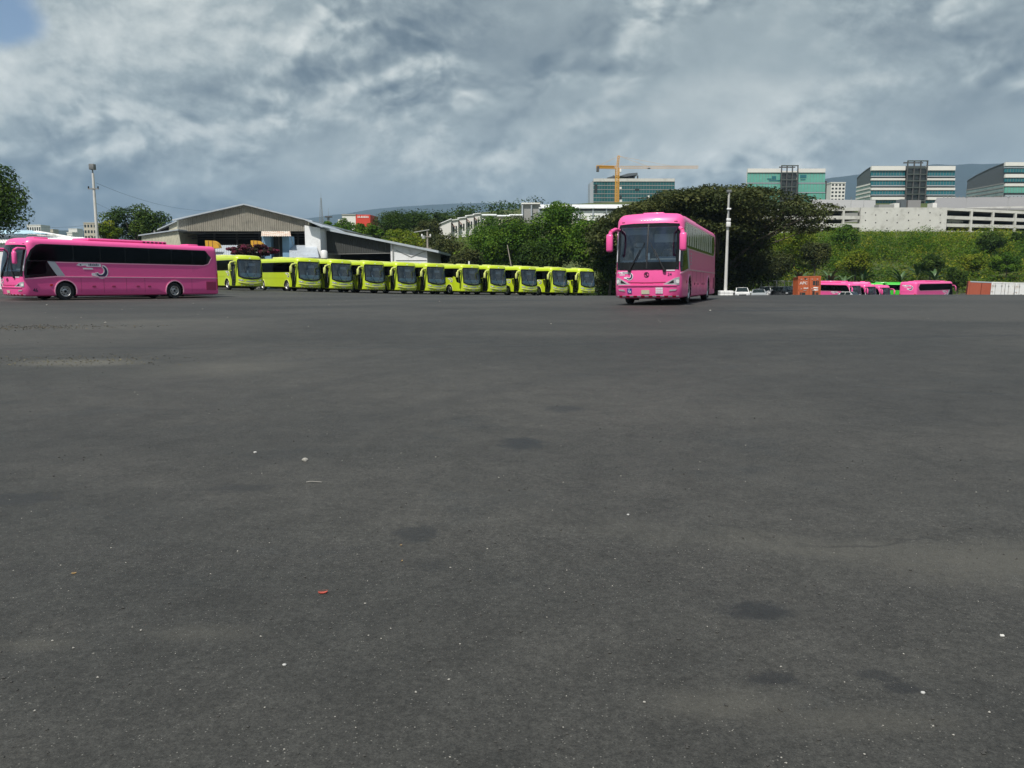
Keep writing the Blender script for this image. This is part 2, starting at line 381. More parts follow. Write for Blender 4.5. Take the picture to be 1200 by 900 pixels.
def asphalt():
    m, t, b = base_mat('asphalt')
    co = t.node('ShaderNodeTexCoord').outputs['Object']
    def mp(sx, sy):
        n = t.node('ShaderNodeMapping'); t.l.new(co, n.inputs['Vector']); n.inputs['Scale'].default_value = (sx, sy, 1); return n.outputs[0]
    n1 = t.noise(mp(0.09, 0.14), 1.0, 5, 0.55, 0.4)                   # broad worn areas
    n2 = t.noise(mp(0.8, 1.1), 1.0, 7, 0.65, 0.2)
    n3 = t.noise(co, 11.0, 6, 0.7)
    n6 = t.noise(co, 38.0, 4, 0.7)
    n4 = t.noise(co, 120.0, 3, 0.75)                                  # stone grain
    c = t.mix(t.ramp(n1, 0.38, 0.62), (0.0355, 0.0358, 0.0325), (0.0555, 0.0540, 0.0478))
    c = t.mix(t.math('MULTIPLY', t.ramp(n2, 0.56, 0.80), 0.5), c, (0.070, 0.067, 0.058))
    c = t.mix(t.math('MULTIPLY', t.ramp(n2, 0.46, 0.26), 0.5), c, (0.030, 0.033, 0.033))
    c = t.vmath('SCALE', c, t.math('MULTIPLY_ADD', n3, 0.8, 0.6))
    c = t.vmath('SCALE', c, t.math('MULTIPLY_ADD', n4, 2.0, 0.0)); c = t.vmath('SCALE', c, t.math('MULTIPLY_ADD', n6, 1.7, 0.15))
    n7 = t.noise(co, 2.6, 5, 0.65, 0.5); c = t.vmath('SCALE', c, t.math('MULTIPLY_ADD', n7, 0.9, 0.55))
    vo = t.node('ShaderNodeTexVoronoi'); t.l.new(co, vo.inputs['Vector']); vo.inputs['Scale'].default_value = 130.0
    sepc = t.node('ShaderNodeSeparateColor'); t.l.new(vo.outputs['Color'], sepc.inputs[0])
    speck = t.math('MULTIPLY', t.ramp(sepc.outputs[0], 0.93, 0.99), t.ramp(vo.outputs['Distance'], 0.5, 0.15))
    c = t.mix(t.math('MULTIPLY', speck, 0.7), c, (0.24, 0.235, 0.21))
    dspeck = t.math('MULTIPLY', t.ramp(sepc.outputs[1], 0.88, 0.96), t.ramp(vo.outputs['Distance'], 0.6, 0.2))
    c = t.mix(t.math('MULTIPLY', dspeck, 0.7), c, (0.018, 0.018, 0.018))
    # dusty streaks and drips where the photograph has them
    px_ = t.node('ShaderNodeSeparateXYZ'); t.l.new(co, px_.inputs[0]); X, Y = px_.outputs['X'], px_.outputs['Y']
    wob = t.noise(co, 1.3, 4, 0.6); wobf = t.noise(co, 11.0, 6, 0.75)
    def blob(px, py, rx, ry, soft=0.5, amt=1.0, rag=1.5):
        p = G(px, py)
        ax = t.math('DIVIDE', t.math('SUBTRACT', X, p.x), rx); ay = t.math('DIVIDE', t.math('SUBTRACT', Y, p.y), ry)
        r = t.math('SQRT', t.math('ADD', t.math('MULTIPLY', ax, ax), t.math('MULTIPLY', ay, ay)))
        r = t.math('MULTIPLY_ADD', t.math('SUBTRACT', wobf, 0.5), rag, r)
        return t.math('MULTIPLY', t.ramp(r, 1.0, 1.0 - soft), amt)
    def band(pa, pb, wid, amt, wave=0.6):
        a, bq = G(*pa), G(*pb); d = Vector((bq.x - a.x, bq.y - a.y)); ln = d.length; d /= ln
        u = t.math('ADD', t.math('MULTIPLY', t.math('SUBTRACT', X, a.x), d.x), t.math('MULTIPLY', t.math('SUBTRACT', Y, a.y), d.y))
        v = t.math('SUBTRACT', t.math('MULTIPLY', t.math('SUBTRACT', Y, a.y), d.x), t.math('MULTIPLY', t.math('SUBTRACT', X, a.x), d.y))
        v = t.math('ABSOLUTE', t.math('MULTIPLY_ADD', t.math('SUBTRACT', wob, 0.5), wave, v))
        k = t.math('MULTIPLY', t.ramp(v, wid, wid * 0.25), t.math('MULTIPLY', t.ramp(u, -0.1 * ln, 0.1 * ln), t.ramp(u, ln * 1.1, ln * 0.9)))
        return t.math('MULTIPLY', k, amt)
    dust = t.math('MAXIMUM', band((840, 630), (1260, 668), 0.22, 0.30), band((700, 612), (880, 640), 0.2, 0.16))
    for q in (blob(250, 432, 2.2, 1.5, 0.9, 0.35), blob(860, 830, 0.45, 0.16, 0.9, 0.35), blob(1000, 850, 0.5, 0.14, 0.9, 0.3), blob(95, 425, 1.5, 0.7, 0.8, 0.9), blob(1210, 662, 1.3, 0.5, 0.9, 0.5),
              blob(180, 377, 3.4, 2.2, 0.9, 0.3), blob(40, 760, 0.25, 0.1, 0.9, 0.3), blob(240, 745, 0.4, 0.12, 0.9, 0.25), blob(640, 353, 9, 1.2, 0.9, 0.35), blob(130, 384, 3, 1, 0.9, 0.3)):
        dust = t.math('MAXIMUM', dust, q)
    c = t.mix(t.math('MULTIPLY', dust, t.math('MULTIPLY_ADD', n2, 1.4, 0.2)), c, (0.105, 0.101, 0.084))
    ve = t.node('ShaderNodeTexVoronoi', feature='DISTANCE_TO_EDGE'); ve.inputs['Scale'].default_value = 0.16
    wn = t.node('ShaderNodeTexNoise'); t.l.new(co, wn.inputs['Vector']); wn.inputs['Scale'].default_value = 0.7; wn.inputs['Detail'].default_value = 6
    t.l.new(t.vmath('ADD', co, t.vmath('SCALE', t.vmath('SUBTRACT', wn.outputs['Color'], (0.5, 0.5, 0.5)), 1.6)), ve.inputs['Vector'])
    crack = t.math('MULTIPLY', t.ramp(ve.outputs['Distance'], 0.0028, 0.0012), t.ramp(t.noise(co, 0.23, 3, 0.5), 0.50, 0.62))
    c = t.mix(t.math('MULTIPLY', crack, 0.6), c, (0.014, 0.014, 0.014))
    # tyre marks: wide arcs left by turning buses
    def track(cx, cy, rad, wid, amt, keep):
        dx = t.math('SUBTRACT', X, cx); dy = t.math('SUBTRACT', Y, cy)
        r = t.math('SQRT', t.math('ADD', t.math('MULTIPLY', dx, dx), t.math('MULTIPLY', dy, dy)))
        r = t.math('ABSOLUTE', t.math('MULTIPLY_ADD', t.math('SUBTRACT', wob, 0.5), 0.25, t.math('SUBTRACT', r, rad)))
        return t.math('MULTIPLY', t.math('MULTIPLY', t.ramp(r, wid, wid * 0.3), t.ramp(n1, 0.30, 0.62)), amt)
    marks_ = track(9.0, 3.0, 11.5, 0.30, 0.20, 0)
    for q in (track(9.0, 3.0, 13.6, 0.30, 0.18, 0), track(-16.0, 20.0, 13.0, 0.28, 0.16, 0), track(-16.0, 20.0, 15.1, 0.28, 0.15, 0), track(30.0, 30.0, 24.0, 0.3, 0.16, 0), track(30.0, 30.0, 26.2, 0.3, 0.14, 0), track(-5.0, 60.0, 33.0, 0.3, 0.2, 0)):
        marks_ = t.math('MAXIMUM', marks_, q)
    c = t.mix(marks_, c, (0.022, 0.023, 0.023))
    oil = blob(890, 717, 0.19, 0.13, 0.55, 0.75)
    for q in (blob(905, 798, 0.11, 0.07, 0.5, 0.7), blob(1022, 793, 0.09, 0.045, 0.6, 0.6), blob(1057, 808, 0.085, 0.05, 0.5, 0.7), blob(1040, 800, 0.06, 0.035, 0.5, 0.6),
              blob(490, 626, 0.17, 0.18, 0.5, 0.65), blob(507, 664, 0.13, 0.14, 0.8, 0.4), blob(612, 520, 0.24, 0.30, 0.5, 0.75), blob(20, 585, 0.33, 0.20, 0.5, 0.6),
              blob(285, 572, 0.35, 0.16, 0.8, 0.45), blob(660, 479, 0.3, 0.3, 0.6, 0.5), blob(890, 364, 3.2, 0.6, 0.5, 0.6), blob(925, 361, 2.2, 0.5, 0.5, 0.6)):
        oil = t.math('MAXIMUM', oil, q)
    for q in (band((0, 409), (560, 406), 0.10, 0.5, 0.25), band((560, 406), (1230, 392), 0.10, 0.55, 0.25), band((1000, 452), (1260, 468), 0.05, 0.6, 0.3)):
        oil = t.math('MAXIMUM', oil, q)
    c = t.mix(t.math('MULTIPLY', oil, t.math('MULTIPLY_ADD', wobf, 1.2, 0.35), clamp=True), c, (0.017, 0.017, 0.017))
    t.set(b.inputs['Base Color'], c)
    t.set(b.inputs['Roughness'], t.math('MULTIPLY_ADD', oil, -0.18, 0.66)); b.inputs['Specular IOR Level'].default_value = 0.34
    bn = t.node('ShaderNodeBump'); bn.inputs['Strength'].default_value = 0.55; bn.inputs['Distance'].default_value = 0.006
    t.set(bn.inputs['Height'], t.math('ADD', n4, t.math('MULTIPLY', n3, 0.6))); t.set(b.inputs['Normal'], bn.outputs[0])
    return m
M['asphalt'] = asphalt()
def grassland():
    m, t, b = base_mat('grassland')
    co = t.node('ShaderNodeTexCoord').outputs['Object']
    n1 = t.noise(co, 0.12, 6, 0.6, 0.5); n2 = t.noise(co, 1.6, 6, 0.7)
    c = t.mix(t.ramp(n1, 0.35, 0.65), (0.060, 0.090, 0.018), (0.120, 0.125, 0.030))
    c = t.mix(t.ramp(n2, 0.35, 0.7), c, (0.035, 0.062, 0.012))
    t.set(b.inputs['Base Color'], c); b.inputs['Roughness'].default_value = 0.95
    bn = t.node('ShaderNodeBump'); bn.inputs['Strength'].default_value = 1.0; bn.inputs['Distance'].default_value = 0.4
    t.set(bn.inputs['Height'], n2); t.set(b.inputs['Normal'], bn.outputs[0])
    return m
M['grassland'] = grassland()
ground_sheets()

# ---------------------------------------------------------------- coaches
def clamp(v, a, b): return a if v < a else b if v > b else v
def bus_shape(L, W, H, zb, rx, ry, rzt, rzb, lean, bow, zl, crown, chin=0.10):
    hx, hy = L / 2, W / 2
    def S(p, off=0.0):
        x, y, z = p
        qx = clamp(x, -hx + rx, hx - rx); qy = clamp(y, -hy + ry, hy - ry); qz = clamp(z, zb + rzb, H - rzt)
        rz = rzt if z > qz else rzb
        vx, vy, vz = (x - qx) / rx, (y - qy) / ry, (z - qz) / rz
        l = math.sqrt(vx * vx + vy * vy + vz * vz)
        if l > 1e-9:
            X, Y, Z = qx + vx / l * (rx + off), qy + vy / l * (ry + off), qz + vz / l * (rz + off)
        else: X, Y, Z = x, y, z
        t = clamp((X - (hx - 2.2)) / 2.2, 0, 1); t = t * t * (3 - 2 * t)
        X -= t * (lean * max(0, (Z - zl) / (H - zl)) ** 1.4 + bow * (Y / hy) ** 2 + chin * max(0, (zl * 0.6 - Z) / (zl * 0.6 - zb)) ** 2)
        t = clamp((-X - (hx - 1.0)), 0, 1)
        X += t * (0.14 * max(0, (Z - 1) / (H - 1)) ** 2 + 0.07 * (Y / hy) ** 2)
        Z += crown * (1 - (Y / hy) ** 2) * clamp((Z - (H - rzt)) / rzt, 0, 1)
        return (X, Y, Z)
    S.dims = (L, W, H, zb, rx, ry, rzt, rzb)
    return S

def face_point(S, face, u, v):
    L, W, H, zb = S.dims[:4]
    return {'front': (L / 2, u, v), 'rear': (-L / 2, u, v), 'left': (u, W / 2, v), 'right': (u, -W / 2, v), 'top': (u, v, H)}[face]

def patch(S, face, pts, off, name, m, parent, du=0.2, skirt=0.03):
    """a panel of the outline pts laid on one face of the body and following its curves, with a thickness"""
    bm = bmesh.new()
    bm.faces.new([bm.verts.new((u, v, 0)) for u, v in pts])
    us = [p[0] for p in pts]; vs = [p[1] for p in pts]
    for ax, lo, hi in ((0, min(us), max(us)), (1, min(vs), max(vs))):
        k = math.ceil(lo / du) * du
        while k < hi:
            if lo + 1e-4 < k < hi - 1e-4:
                co = [0, 0, 0]; no = [0, 0, 0]; co[ax] = k; no[ax] = 1
                bmesh.ops.bisect_plane(bm, geom=bm.verts[:] + bm.edges[:] + bm.faces[:], dist=1e-5, plane_co=co, plane_no=no)
            k += du
    bmesh.ops.triangulate(bm, faces=[f for f in bm.faces if len(f.verts) > 4])
    deep = set()
    if skirt:
        r = bmesh.ops.extrude_edge_only(bm, edges=[e for e in bm.edges if e.is_boundary])
        deep = {v for v in r['geom'] if isinstance(v, bmesh.types.BMVert)}
    for v in bm.verts:
        v.co = S(face_point(S, face, v.co.x, v.co.y), off - skirt if v in deep else off)
    bmesh.ops.recalc_face_normals(bm, faces=bm.faces[:])
    me = bpy.data.meshes.new(name); bm.to_mesh(me); bm.free(); me.materials.append(m)
    me.polygons.foreach_set('use_smooth', [True] * len(me.polygons)); me.set_sharp_from_angle(angle=math.radians(35))
    return link(name, me, parent)

def rect(u0, u1, v0, v1, r=0.0, k=3):
    if r <= 0: return [(u0, v0), (u1, v0), (u1, v1), (u0, v1)]
    out = []
    for cx, cy, a0 in ((u1 - r, v0 + r, -90), (u1 - r, v1 - r, 0), (u0 + r, v1 - r, 90), (u0 + r, v0 + r, 180)):
        for i in range(k + 1):
            a = math.radians(a0 + 90 * i / k); out.append((cx + r * math.cos(a), cy + r * math.sin(a)))
    return out

FONT_CACHE = {}
def text_tris(s, size):
    if (s, size) in FONT_CACHE: return FONT_CACHE[(s, size)]
    cu = bpy.data.curves.new('text', 'FONT'); cu.body = s; cu.size = size; cu.align_x = 'CENTER'; cu.align_y = 'CENTER'; cu.resolution_u = 2
    cu.offset = size * 0.012
    o = bpy.data.objects.new('text', cu); COL.objects.link(o)
    dg = bpy.context.evaluated_depsgraph_get(); me = bpy.data.meshes.new_from_object(o.evaluated_get(dg))
    r = ([v.co[:] for v in me.vertices], [tuple(p.vertices) for p in me.polygons])
    bpy.data.objects.remove(o); bpy.data.curves.remove(cu); bpy.data.meshes.remove(me)
    FONT_CACHE[(s, size)] = r
    return r

FLIP = {'front': 1, 'left': -1, 'right': 1, 'rear': -1}
def print_on(S, face, s, u, v, size, m, parent, name='lettering', off=0.012, sx=1.0):
    vs, fs = text_tris(s, size); mb = MB()
    mb.add([S(face_point(S, face, u + FLIP[face] * a[0] * sx, v + a[1]), off) for a in vs], fs)
    me = bpy.data.meshes.new(name); me.from_pydata(mb.v, [], mb.f); me.materials.append(m); me.update()
    return link(name, me, parent)

def arc(cx, cy, r, wid0, wid1, a0, a1, k=12):
    """crescent outline"""
    o = []; i_ = []
    for i in range(k + 1):
        t = i / k; a = math.radians(a0 + (a1 - a0) * t); h = (wid0 + (wid1 - wid0) * math.sin(math.pi * t)) / 2
        o.append((cx + (r + h) * math.cos(a), cy + (r + h) * math.sin(a))); i_.append((cx + (r - h) * math.cos(a), cy + (r - h) * math.sin(a)))
    return o + i_[::-1]

def logo(S, face, u, v, w_, parent):
    """the operator's mark: a white swoosh with a dark line of lettering that ends in a navy hook"""
    fl = FLIP[face]
    def T(pts): return [(u + fl * a * w_, v + b * w_) for a, b in (pts if fl > 0 else pts[::-1])]
    lg = patch(S, face, T([(-0.50, 0.13), (-0.36, 0.10), (-0.20, 0.13), (-0.16, 0.09), (0.32, 0.09), (0.34, 0.16), (0.28, 0.22), (-0.16, 0.22), (-0.30, 0.19), (-0.34, 0.23), (-0.42, 0.20)]), 0.010, 'logo', M['decal'], parent, skirt=0.008)
    for pts in ([(-0.28, 0.0), (0.06, 0.0), (0.03, 0.05), (-0.30, 0.05)], [(0.0, -0.20), (0.20, -0.23), (0.24, -0.12), (0.0, -0.11)], arc(0.32, -0.05, 0.17, 0.10, 0.17, 75, -165)):
        patch(S, face, T(pts), 0.010, 'logo_stroke', M['decal'], lg, skirt=0.008)
    patch(S, face, T(arc(0.32, -0.05, 0.165, 0.03, 0.10, 70, -150)), 0.014, 'logo_hook', M['navy'], lg, skirt=0.004)
    x = -0.10
    for wd, hh in ((0.03, .06), (0.05, .07), (0.04, .06), (0.025, .07), (0.05, .06), (0.045, .07), (0.03, .06)):
        patch(S, face, T([(x, 0.125), (x + wd, 0.125), (x + wd * 0.8, 0.125 + hh), (x + wd * 0.2, 0.125 + hh)]), 0.014, 'logo_stroke', M['navy'], lg, skirt=0.004); x += wd + 0.012
    patch(S, face, T([(-0.40, 0.13), (-0.33, 0.12), (-0.36, 0.18)]), 0.014, 'logo_stroke', M['navy'], lg, skirt=0.004)
    return lg

def bus_body(S, m, axles, wr, cab, parent, arch=0.10):
    L, W, H, zb, rx, ry, rzt, rzb = S.dims; hx, hy = L / 2, W / 2
    fr = [0, .08, .2, .35, .52, .72, 1.0]
    xs = sorted({round(v, 4) for v in [-hx + rx * q for q in fr] + [hx - rx * q for q in fr] + list(np.linspace(hx - 2.2, hx - rx, 7)) + list(np.linspace(-hx + rx, hx - 2.2, 8))})
    ys = sorted({round(v, 4) for v in [-hy + ry * q for q in fr] + [hy - ry * q for q in fr] + list(np.linspace(-hy + ry, hy - ry, 7))})
    zs = sorted({round(v, 4) for v in [zb + rzb * q for q in (0, .3, .6, 1)] + [H - rzt * q for q in fr] + list(np.linspace(zb + rzb, H - rzt, 9))})
    bm = bmesh.new()
    def grid(us, vs, fn):
        g = [[bm.verts.new(S(fn(u, v))) for v in vs] for u in us]
        for i in range(len(us) - 1):
            for j in range(len(vs) - 1): bm.faces.new((g[i][j], g[i + 1][j], g[i + 1][j + 1], g[i][j + 1]))
    grid(ys, zs, lambda u, v: (hx, u, v)); grid(ys, zs, lambda u, v: (-hx, u, v))
    grid(xs, zs, lambda u, v: (u, hy, v)); grid(xs, zs, lambda u, v: (u, -hy, v))
    grid(xs, ys, lambda u, v: (u, v, H)); grid(xs, ys, lambda u, v: (u, v, zb))
    bmesh.ops.remove_doubles(bm, verts=bm.verts[:], dist=1e-4)
    bmesh.ops.recalc_face_normals(bm, faces=bm.faces[:])
    me = bpy.data.meshes.new('body'); bm.to_mesh(me); bm.free(); me.materials.append(m)
    o = link('body', me)
    cutters = []
    def cutter(mb, mm):
        c = mb.build('cutter', mm); b2 = bmesh.new(); b2.from_mesh(c.data); bmesh.ops.recalc_face_normals(b2, faces=b2.faces[:]); b2.to_mesh(c.data); b2.free()
        md = o.modifiers.new('cut', 'BOOLEAN'); md.operation = 'DIFFERENCE'; md.solver = 'EXACT'; md.object = c; md.material_mode = 'TRANSFER'; cutters.append(c)
    for ax in axles:
        for s in (-1, 1):
            pr = [(0, s * (hy - 0.42)), (wr + arch, s * (hy - 0.42)), (wr + arch, s * (hy + 0.3)), (0, s * (hy + 0.3))]
            cutter(MB().lathe(pr, (ax, 0, wr), 'y', 24), M['well'])
    if cab:
        x0, y0, y1, z0, z1 = cab
        cutter(MB().box(x0, hx + 1, y0, y1, z0, z1), M['interior'])
    dg = bpy.context.evaluated_depsgraph_get()
    me2 = bpy.data.meshes.new_from_object(o.evaluated_get(dg)); me2.name = 'body'
    bpy.data.objects.remove(o)
    for c in cutters: bpy.data.objects.remove(c)
    me2.polygons.foreach_set('use_smooth', [True] * len(me2.polygons)); me2.set_sharp_from_angle(angle=math.radians(32))
    return link('body', me2, parent)

def add_wheels(root, axles, wr, hy):
    proto = None
    for ax in axles:
        for s in (-1, 1):
            ty = MB().lathe([(wr * .56, -0.13), (wr * .80, -0.15), (wr * .95, -0.13), (wr, -0.09), (wr, 0.09), (wr * .95, 0.13), (wr * .80, 0.15), (wr * .56, 0.13)], (0, 0, 0), 'y', 28)
            if proto is None:
                wh = ty.build('wheel', M['rubber'], None, 40)
                rm = MB().lathe([(wr * .60, 0.135), (wr * .57, 0.15), (wr * .53, 0.13), (wr * .50, 0.05), (wr * .40, 0.045), (wr * .30, 0.075), (wr * .17, 0.085), (wr * .16, 0.13), (0.001, 0.135)], (0, 0, 0), 'y', 24)
                r_ = rm.build('rim', M['steel'], None, 35)
                hb = MB().lathe([(wr * .16, 0.125), (wr * .15, 0.15), (0.001, 0.152)], (0, 0, 0), 'y', 12)
                for k in range(10):
                    a = 2 * math.pi * k / 10; hb.lathe([(0.018 if k % 2 else 0.035, 0.0), (0.018 if k % 2 else 0.035, 0.095), (0.001, 0.096)], (wr * .36 * math.cos(a), 0, wr * .36 * math.sin(a)), 'y', 6)
                h_ = hb.build('wheel_nut', M['well'], None, 35)
                proto = (wh.data, r_.data, h_.data)
                for q in (wh, r_, h_): bpy.data.objects.remove(q)
            wo_ = link('wheel', proto[0], root); wo_.location = (ax, s * (hy - 0.17), wr)
            if s < 0: wo_.rotation_euler = (0, 0, math.pi)
            link('rim', proto[1], wo_); link('wheel_nut', proto[2], wo_)['kind'] = 'stuff'

def seat(parent, x, y, z, cover, scale=1.0):
    mb = MB(); mb.bbox(x - 0.08, x + 0.07, y - 0.23, y + 0.23, z, z + 0.55, 0.05); mb.bbox(x - 0.10, x + 0.10, y - 0.15, y + 0.15, z + 0.58, z + 0.76, 0.05)
    mb.bbox(x, x + 0.45, y - 0.23, y + 0.23, z - 0.12, z, 0.04)
    return mb.build('seat', cover, parent, 40)

def make_coach():
    L, W, H, zb = 12.8, 2.52, 3.36, 0.23
    S = bus_shape(L, W, H, zb, 0.34, 0.30, 0.30, 0.10, 0.42, 0.20, 1.3, 0.05)
    hx, hy = L / 2, W / 2; ax = (hx - 2.45, -hx + 3.45); wr = 0.50
    root = thing('coach_bus', 'pink coach', 'bus')
    bus_body(S, M['pink'], ax, wr, (hx - 2.0, -1.06, 1.06, 1.55, 2.86), root)
    # windscreen
    gl = patch(S, 'front', rect(-1.16, 1.16, 1.33, 2.98, 0.10), 0.006, 'windscreen', M['glass'], root, skirt=0)
    def frit(pts): patch(S, 'front', pts, 0.014, 'windscreen_border', M['blackgloss'], gl, skirt=0.012)
    frit([(-1.20, 1.30), (1.20, 1.30), (1.20, 1.58), (-1.20, 1.58)]); frit([(-1.18, 2.88), (1.18, 2.88), (1.12, 2.99), (0.6, 3.02), (-0.6, 3.02), (-1.12, 2.99)])
    frit([(-1.20, 1.58), (-1.05, 1.58), (-1.05, 2.88), (-1.18, 2.88)]); frit([(1.05, 1.58), (1.20, 1.58), (1.18, 2.88), (1.05, 2.88)])
    patch(S, 'front', rect(-0.025, 0.025, 1.34, 2.97), 0.02, 'windscreen_pillar', M['black'], gl, skirt=0.02)
    for s in (-1, 1):
        patch(S, 'front', [(s * 1.20, 1.6), (s * 1.258, 1.6), (s * 1.255, 2.75), (s * 1.19, 2.75), (s * 1.185, 1.62)][::s], 0.02, 'pillar_trim', M['decal'], root, skirt=0.02)
        w0 = 0.42 * s
        wp = MB()
        a = Vector(S((hx, w0 * 1.55, 1.27), 0.05)); b = Vector(S((hx, w0 * 1.2, 1.55), 0.05)); c = Vector(S((hx, w0 * 0.62, 2.05), 0.035))
        wp.path([a, b, c], [0.04, 0.028, 0.014], 6); wp.tube(Vector(S((hx, w0 * 0.95, 1.62), 0.03)), Vector(S((hx, w0 * 0.25, 2.30), 0.03)), 0.012, None, 5)
        wp.tube(a - Vector((0.05, 0, 0)), a + Vector((0.02, 0, 0)), 0.065, None, 8)
        wp.build('wiper', M['black'], root, 40)
    # cab
    da = MB(); da.bbox(hx - 1.15, hx - 0.42, -1.05, 1.05, 1.552, 1.66, 0.03); da.bbox(hx - 1.25, hx - 0.8, 0.22, 0.95, 1.65, 1.80, 0.05); da.build('dashboard', M['interior'], root, 40)
    MB().bbox(hx - 0.75, hx - 0.45, 0.05, 1.0, 1.662, 1.72, 0.02).build('dash_reflection', M['curtain'], root, 40)  # pale slab added to stand for the white reflection low in the windscreen
    stw = MB(); n = 20
    for k in range(n):
        a0, a1 = 2 * math.pi * k / n, 2 * math.pi * (k + 1) / n
        p = lambda q: Vector((hx - 1.15 + 0.09 * math.sin(q), 0.58 + 0.23 * math.cos(q), 1.86 + 0.20 * math.sin(q)))
        stw.tube(p(a0), p(a1), 0.018, None, 5)
    stw.tube((hx - 1.1, 0.58, 1.7), (hx - 1.15, 0.58, 1.86), 0.03); stw.build('steering_wheel', M['black'], root, 40)
    seat(root, hx - 1.72, 0.58, 1.62, M['seat']); seat(root, hx - 1.55, -0.55, 1.62, M['seatcover'])
    MB().bbox(hx - 1.05, hx - 1.02, 0.10, 1.02, 2.34, 2.66, 0.01).build('sun_blind', M['curtain'], root)
    MB().bbox(hx - 1.02, hx - 0.99, -1.02, -0.06, 2.64, 2.84, 0.01).build('sun_blind', M['silver'], root)
    MB().bbox(hx - 0.95, hx - 0.90, -0.12, -0.04, 1.68, 1.95, 0.015).build('ticket_machine', M['white'], root)
    # sides
    for s, face in ((1, 'left'), (-1, 'right')):
        band = [(hx - 0.10, 1.22), (hx - 0.02, 1.45), (hx - 0.05, 2.2), (hx - 0.22, 2.75), (hx - 0.5, 3.02), (hx - 0.85, 3.09), (-hx + 1.15, 3.09), (-hx + 0.62, 2.62), (-hx + 0.9, 2.25), (-hx + 1.3, 2.14), (hx - 1.42, 2.14), (hx - 2.02, 1.36)]
        if s > 0: band = band[::-1]
        bd = patch(S, face, band, 0.008, 'window_band', M['blackgloss'], root, skirt=0.02)
        cuts = [hx - 0.12, hx - 1.48, hx - 2.98, hx - 4.55, hx - 6.1, hx - 7.65, hx - 9.2, hx - 10.7, -hx + 1.0]
        for i in range(len(cuts) - 1):
            u1, u0 = cuts[i], cuts[i + 1]
            if i == 0: pts = [(u0, 2.2), (u1 - 0.1, 2.2), (u1 - 0.22, 2.66), (u1 - 0.45, 2.98), (u0, 3.05)]
            else: pts = rect(u0 + 0.03, u1 - 0.03, 2.19, 3.05, 0.06)
            patch(S, face, pts if s < 0 else pts[::-1], 0.022, 'side_window', M['sideglass_dark'], bd, skirt=0.012, du=1.0)
        pts = [(hx - 1.35, 1.5), (hx - 0.2, 1.36), (hx - 0.14, 2.14), (hx - 1.35, 2.14)]
        patch(S, face, pts if s < 0 else pts[::-1], 0.022, 'side_window', M['sideglass_dark'], bd, skirt=0.012, du=0.5)
        st = [(hx - 1.42, 2.16), (hx - 1.92, 2.14), (hx - 2.46, 1.36), (hx - 2.02, 1.36)]
        patch(S, face, st[::-1] if s < 0 else st, 0.014, 'silver_flash', M['silver'], root, skirt=0.012)
        tr = [(hx - 0.06, 1.20), (hx - 0.06, 1.15), (hx - 1.95, 1.285), (-hx + 0.12, 1.285), (-hx + 0.12, 1.33), (hx - 1.95, 1.345)]
        patch(S, face, tr if s > 0 else tr[::-1], 0.022, 'belt_trim', M['pink_trim'], root, skirt=0.03)
        tr = [(hx - 2.0, 2.09), (-hx + 1.28, 2.09), (-hx + 0.88, 2.20), (-hx + 0.56, 2.62), (-hx + 0.60, 2.63), (-hx + 0.92, 2.24), (-hx + 1.3, 2.13), (hx - 2.0, 2.13)]
        patch(S, face, tr if s > 0 else tr[::-1], 0.018, 'window_trim', M['pink_trim'], root, skirt=0.02)
        for a in ax:
            ring = [(a + (wr + 0.10) * math.cos(math.radians(q)), wr + (wr + 0.10) * math.sin(math.radians(q))) for q in range(-22, 203, 15)]
            ring2 = [(a + (wr + 0.155) * math.cos(math.radians(q)), wr + (wr + 0.155) * math.sin(math.radians(q))) for q in range(202, -23, -15)]
            pts = ring + ring2
            pts = [(u, max(v, zb + 0.02)) for u, v in pts]
            patch(S, face, pts if s > 0 else pts[::-1], 0.028, 'arch_trim', M['pink_trim'], root, skirt=0.04, du=5)
        for u in (hx - 4.1, hx - 5.3, hx - 6.85, hx - 7.6):
            MB_ = rect(u - 0.11, u + 0.11, 0.72, 0.82, 0.045); patch(S, face, MB_ if s < 0 else MB_[::-1], 0.016, 'hatch_handle', M['pink_dark'], root, skirt=0.01, du=1)
        for u in (hx - 3.35, hx - 4.7, hx - 6.1, hx - 7.3, -hx + 2.2):
            MB_ = rect(u - 0.008, u + 0.008, 0.40, 1.27); patch(S, face, MB_ if s < 0 else MB_[::-1], 0.004, 'hatch_seam', M['pink_dark'], root, skirt=0.003, du=1)
        MB_ = rect(-hx + 0.32, -hx + 1.12, 0.52, 1.08)
        gr = patch(S, face, MB_ if s < 0 else MB_[::-1], 0.012, 'engine_grille', M['pink_dark'], root, skirt=0.01, du=1)
        for k in range(8):
            MB_ = rect(-hx + 0.34, -hx + 1.10, 0.545 + k * 0.066, 0.578 + k * 0.066); patch(S, face, MB_ if s < 0 else MB_[::-1], 0.024, 'louvre', M['pink_dark'], gr, skirt=0.012, du=1)
        MB_ = rect(hx - 1.72, hx - 1.55, 0.80, 0.90); patch(S, face, MB_ if s < 0 else MB_[::-1], 0.014, 'side_marker', M['red'], root, skirt=0.01, du=1)
        MB_ = rect(-hx + 0.10, -hx + 0.22, 0.62, 1.6); patch(S, face, MB_ if s < 0 else MB_[::-1], 0.014, 'tail_lamp', M['red'], root, skirt=0.01, du=.2)
        # mirror: arm from the top corner forward and down
        y0 = s * 1.06
        p0 = Vector((hx - 0.45, s * 1.13, 2.80)); pa = Vector((hx - 0.02, s * 1.20, 2.80)); pb = Vector((hx + 0.20, s * 1.31, 2.70)); pc = Vector((hx + 0.24, s * 1.34, 2.52))
        mm = MB(); mm.path([p0, pa, pb, pc], [0.06, 0.07, 0.08, 0.08], 8)
        mb_ = mm.build('mirror_arm', M['pink'], root, 60)
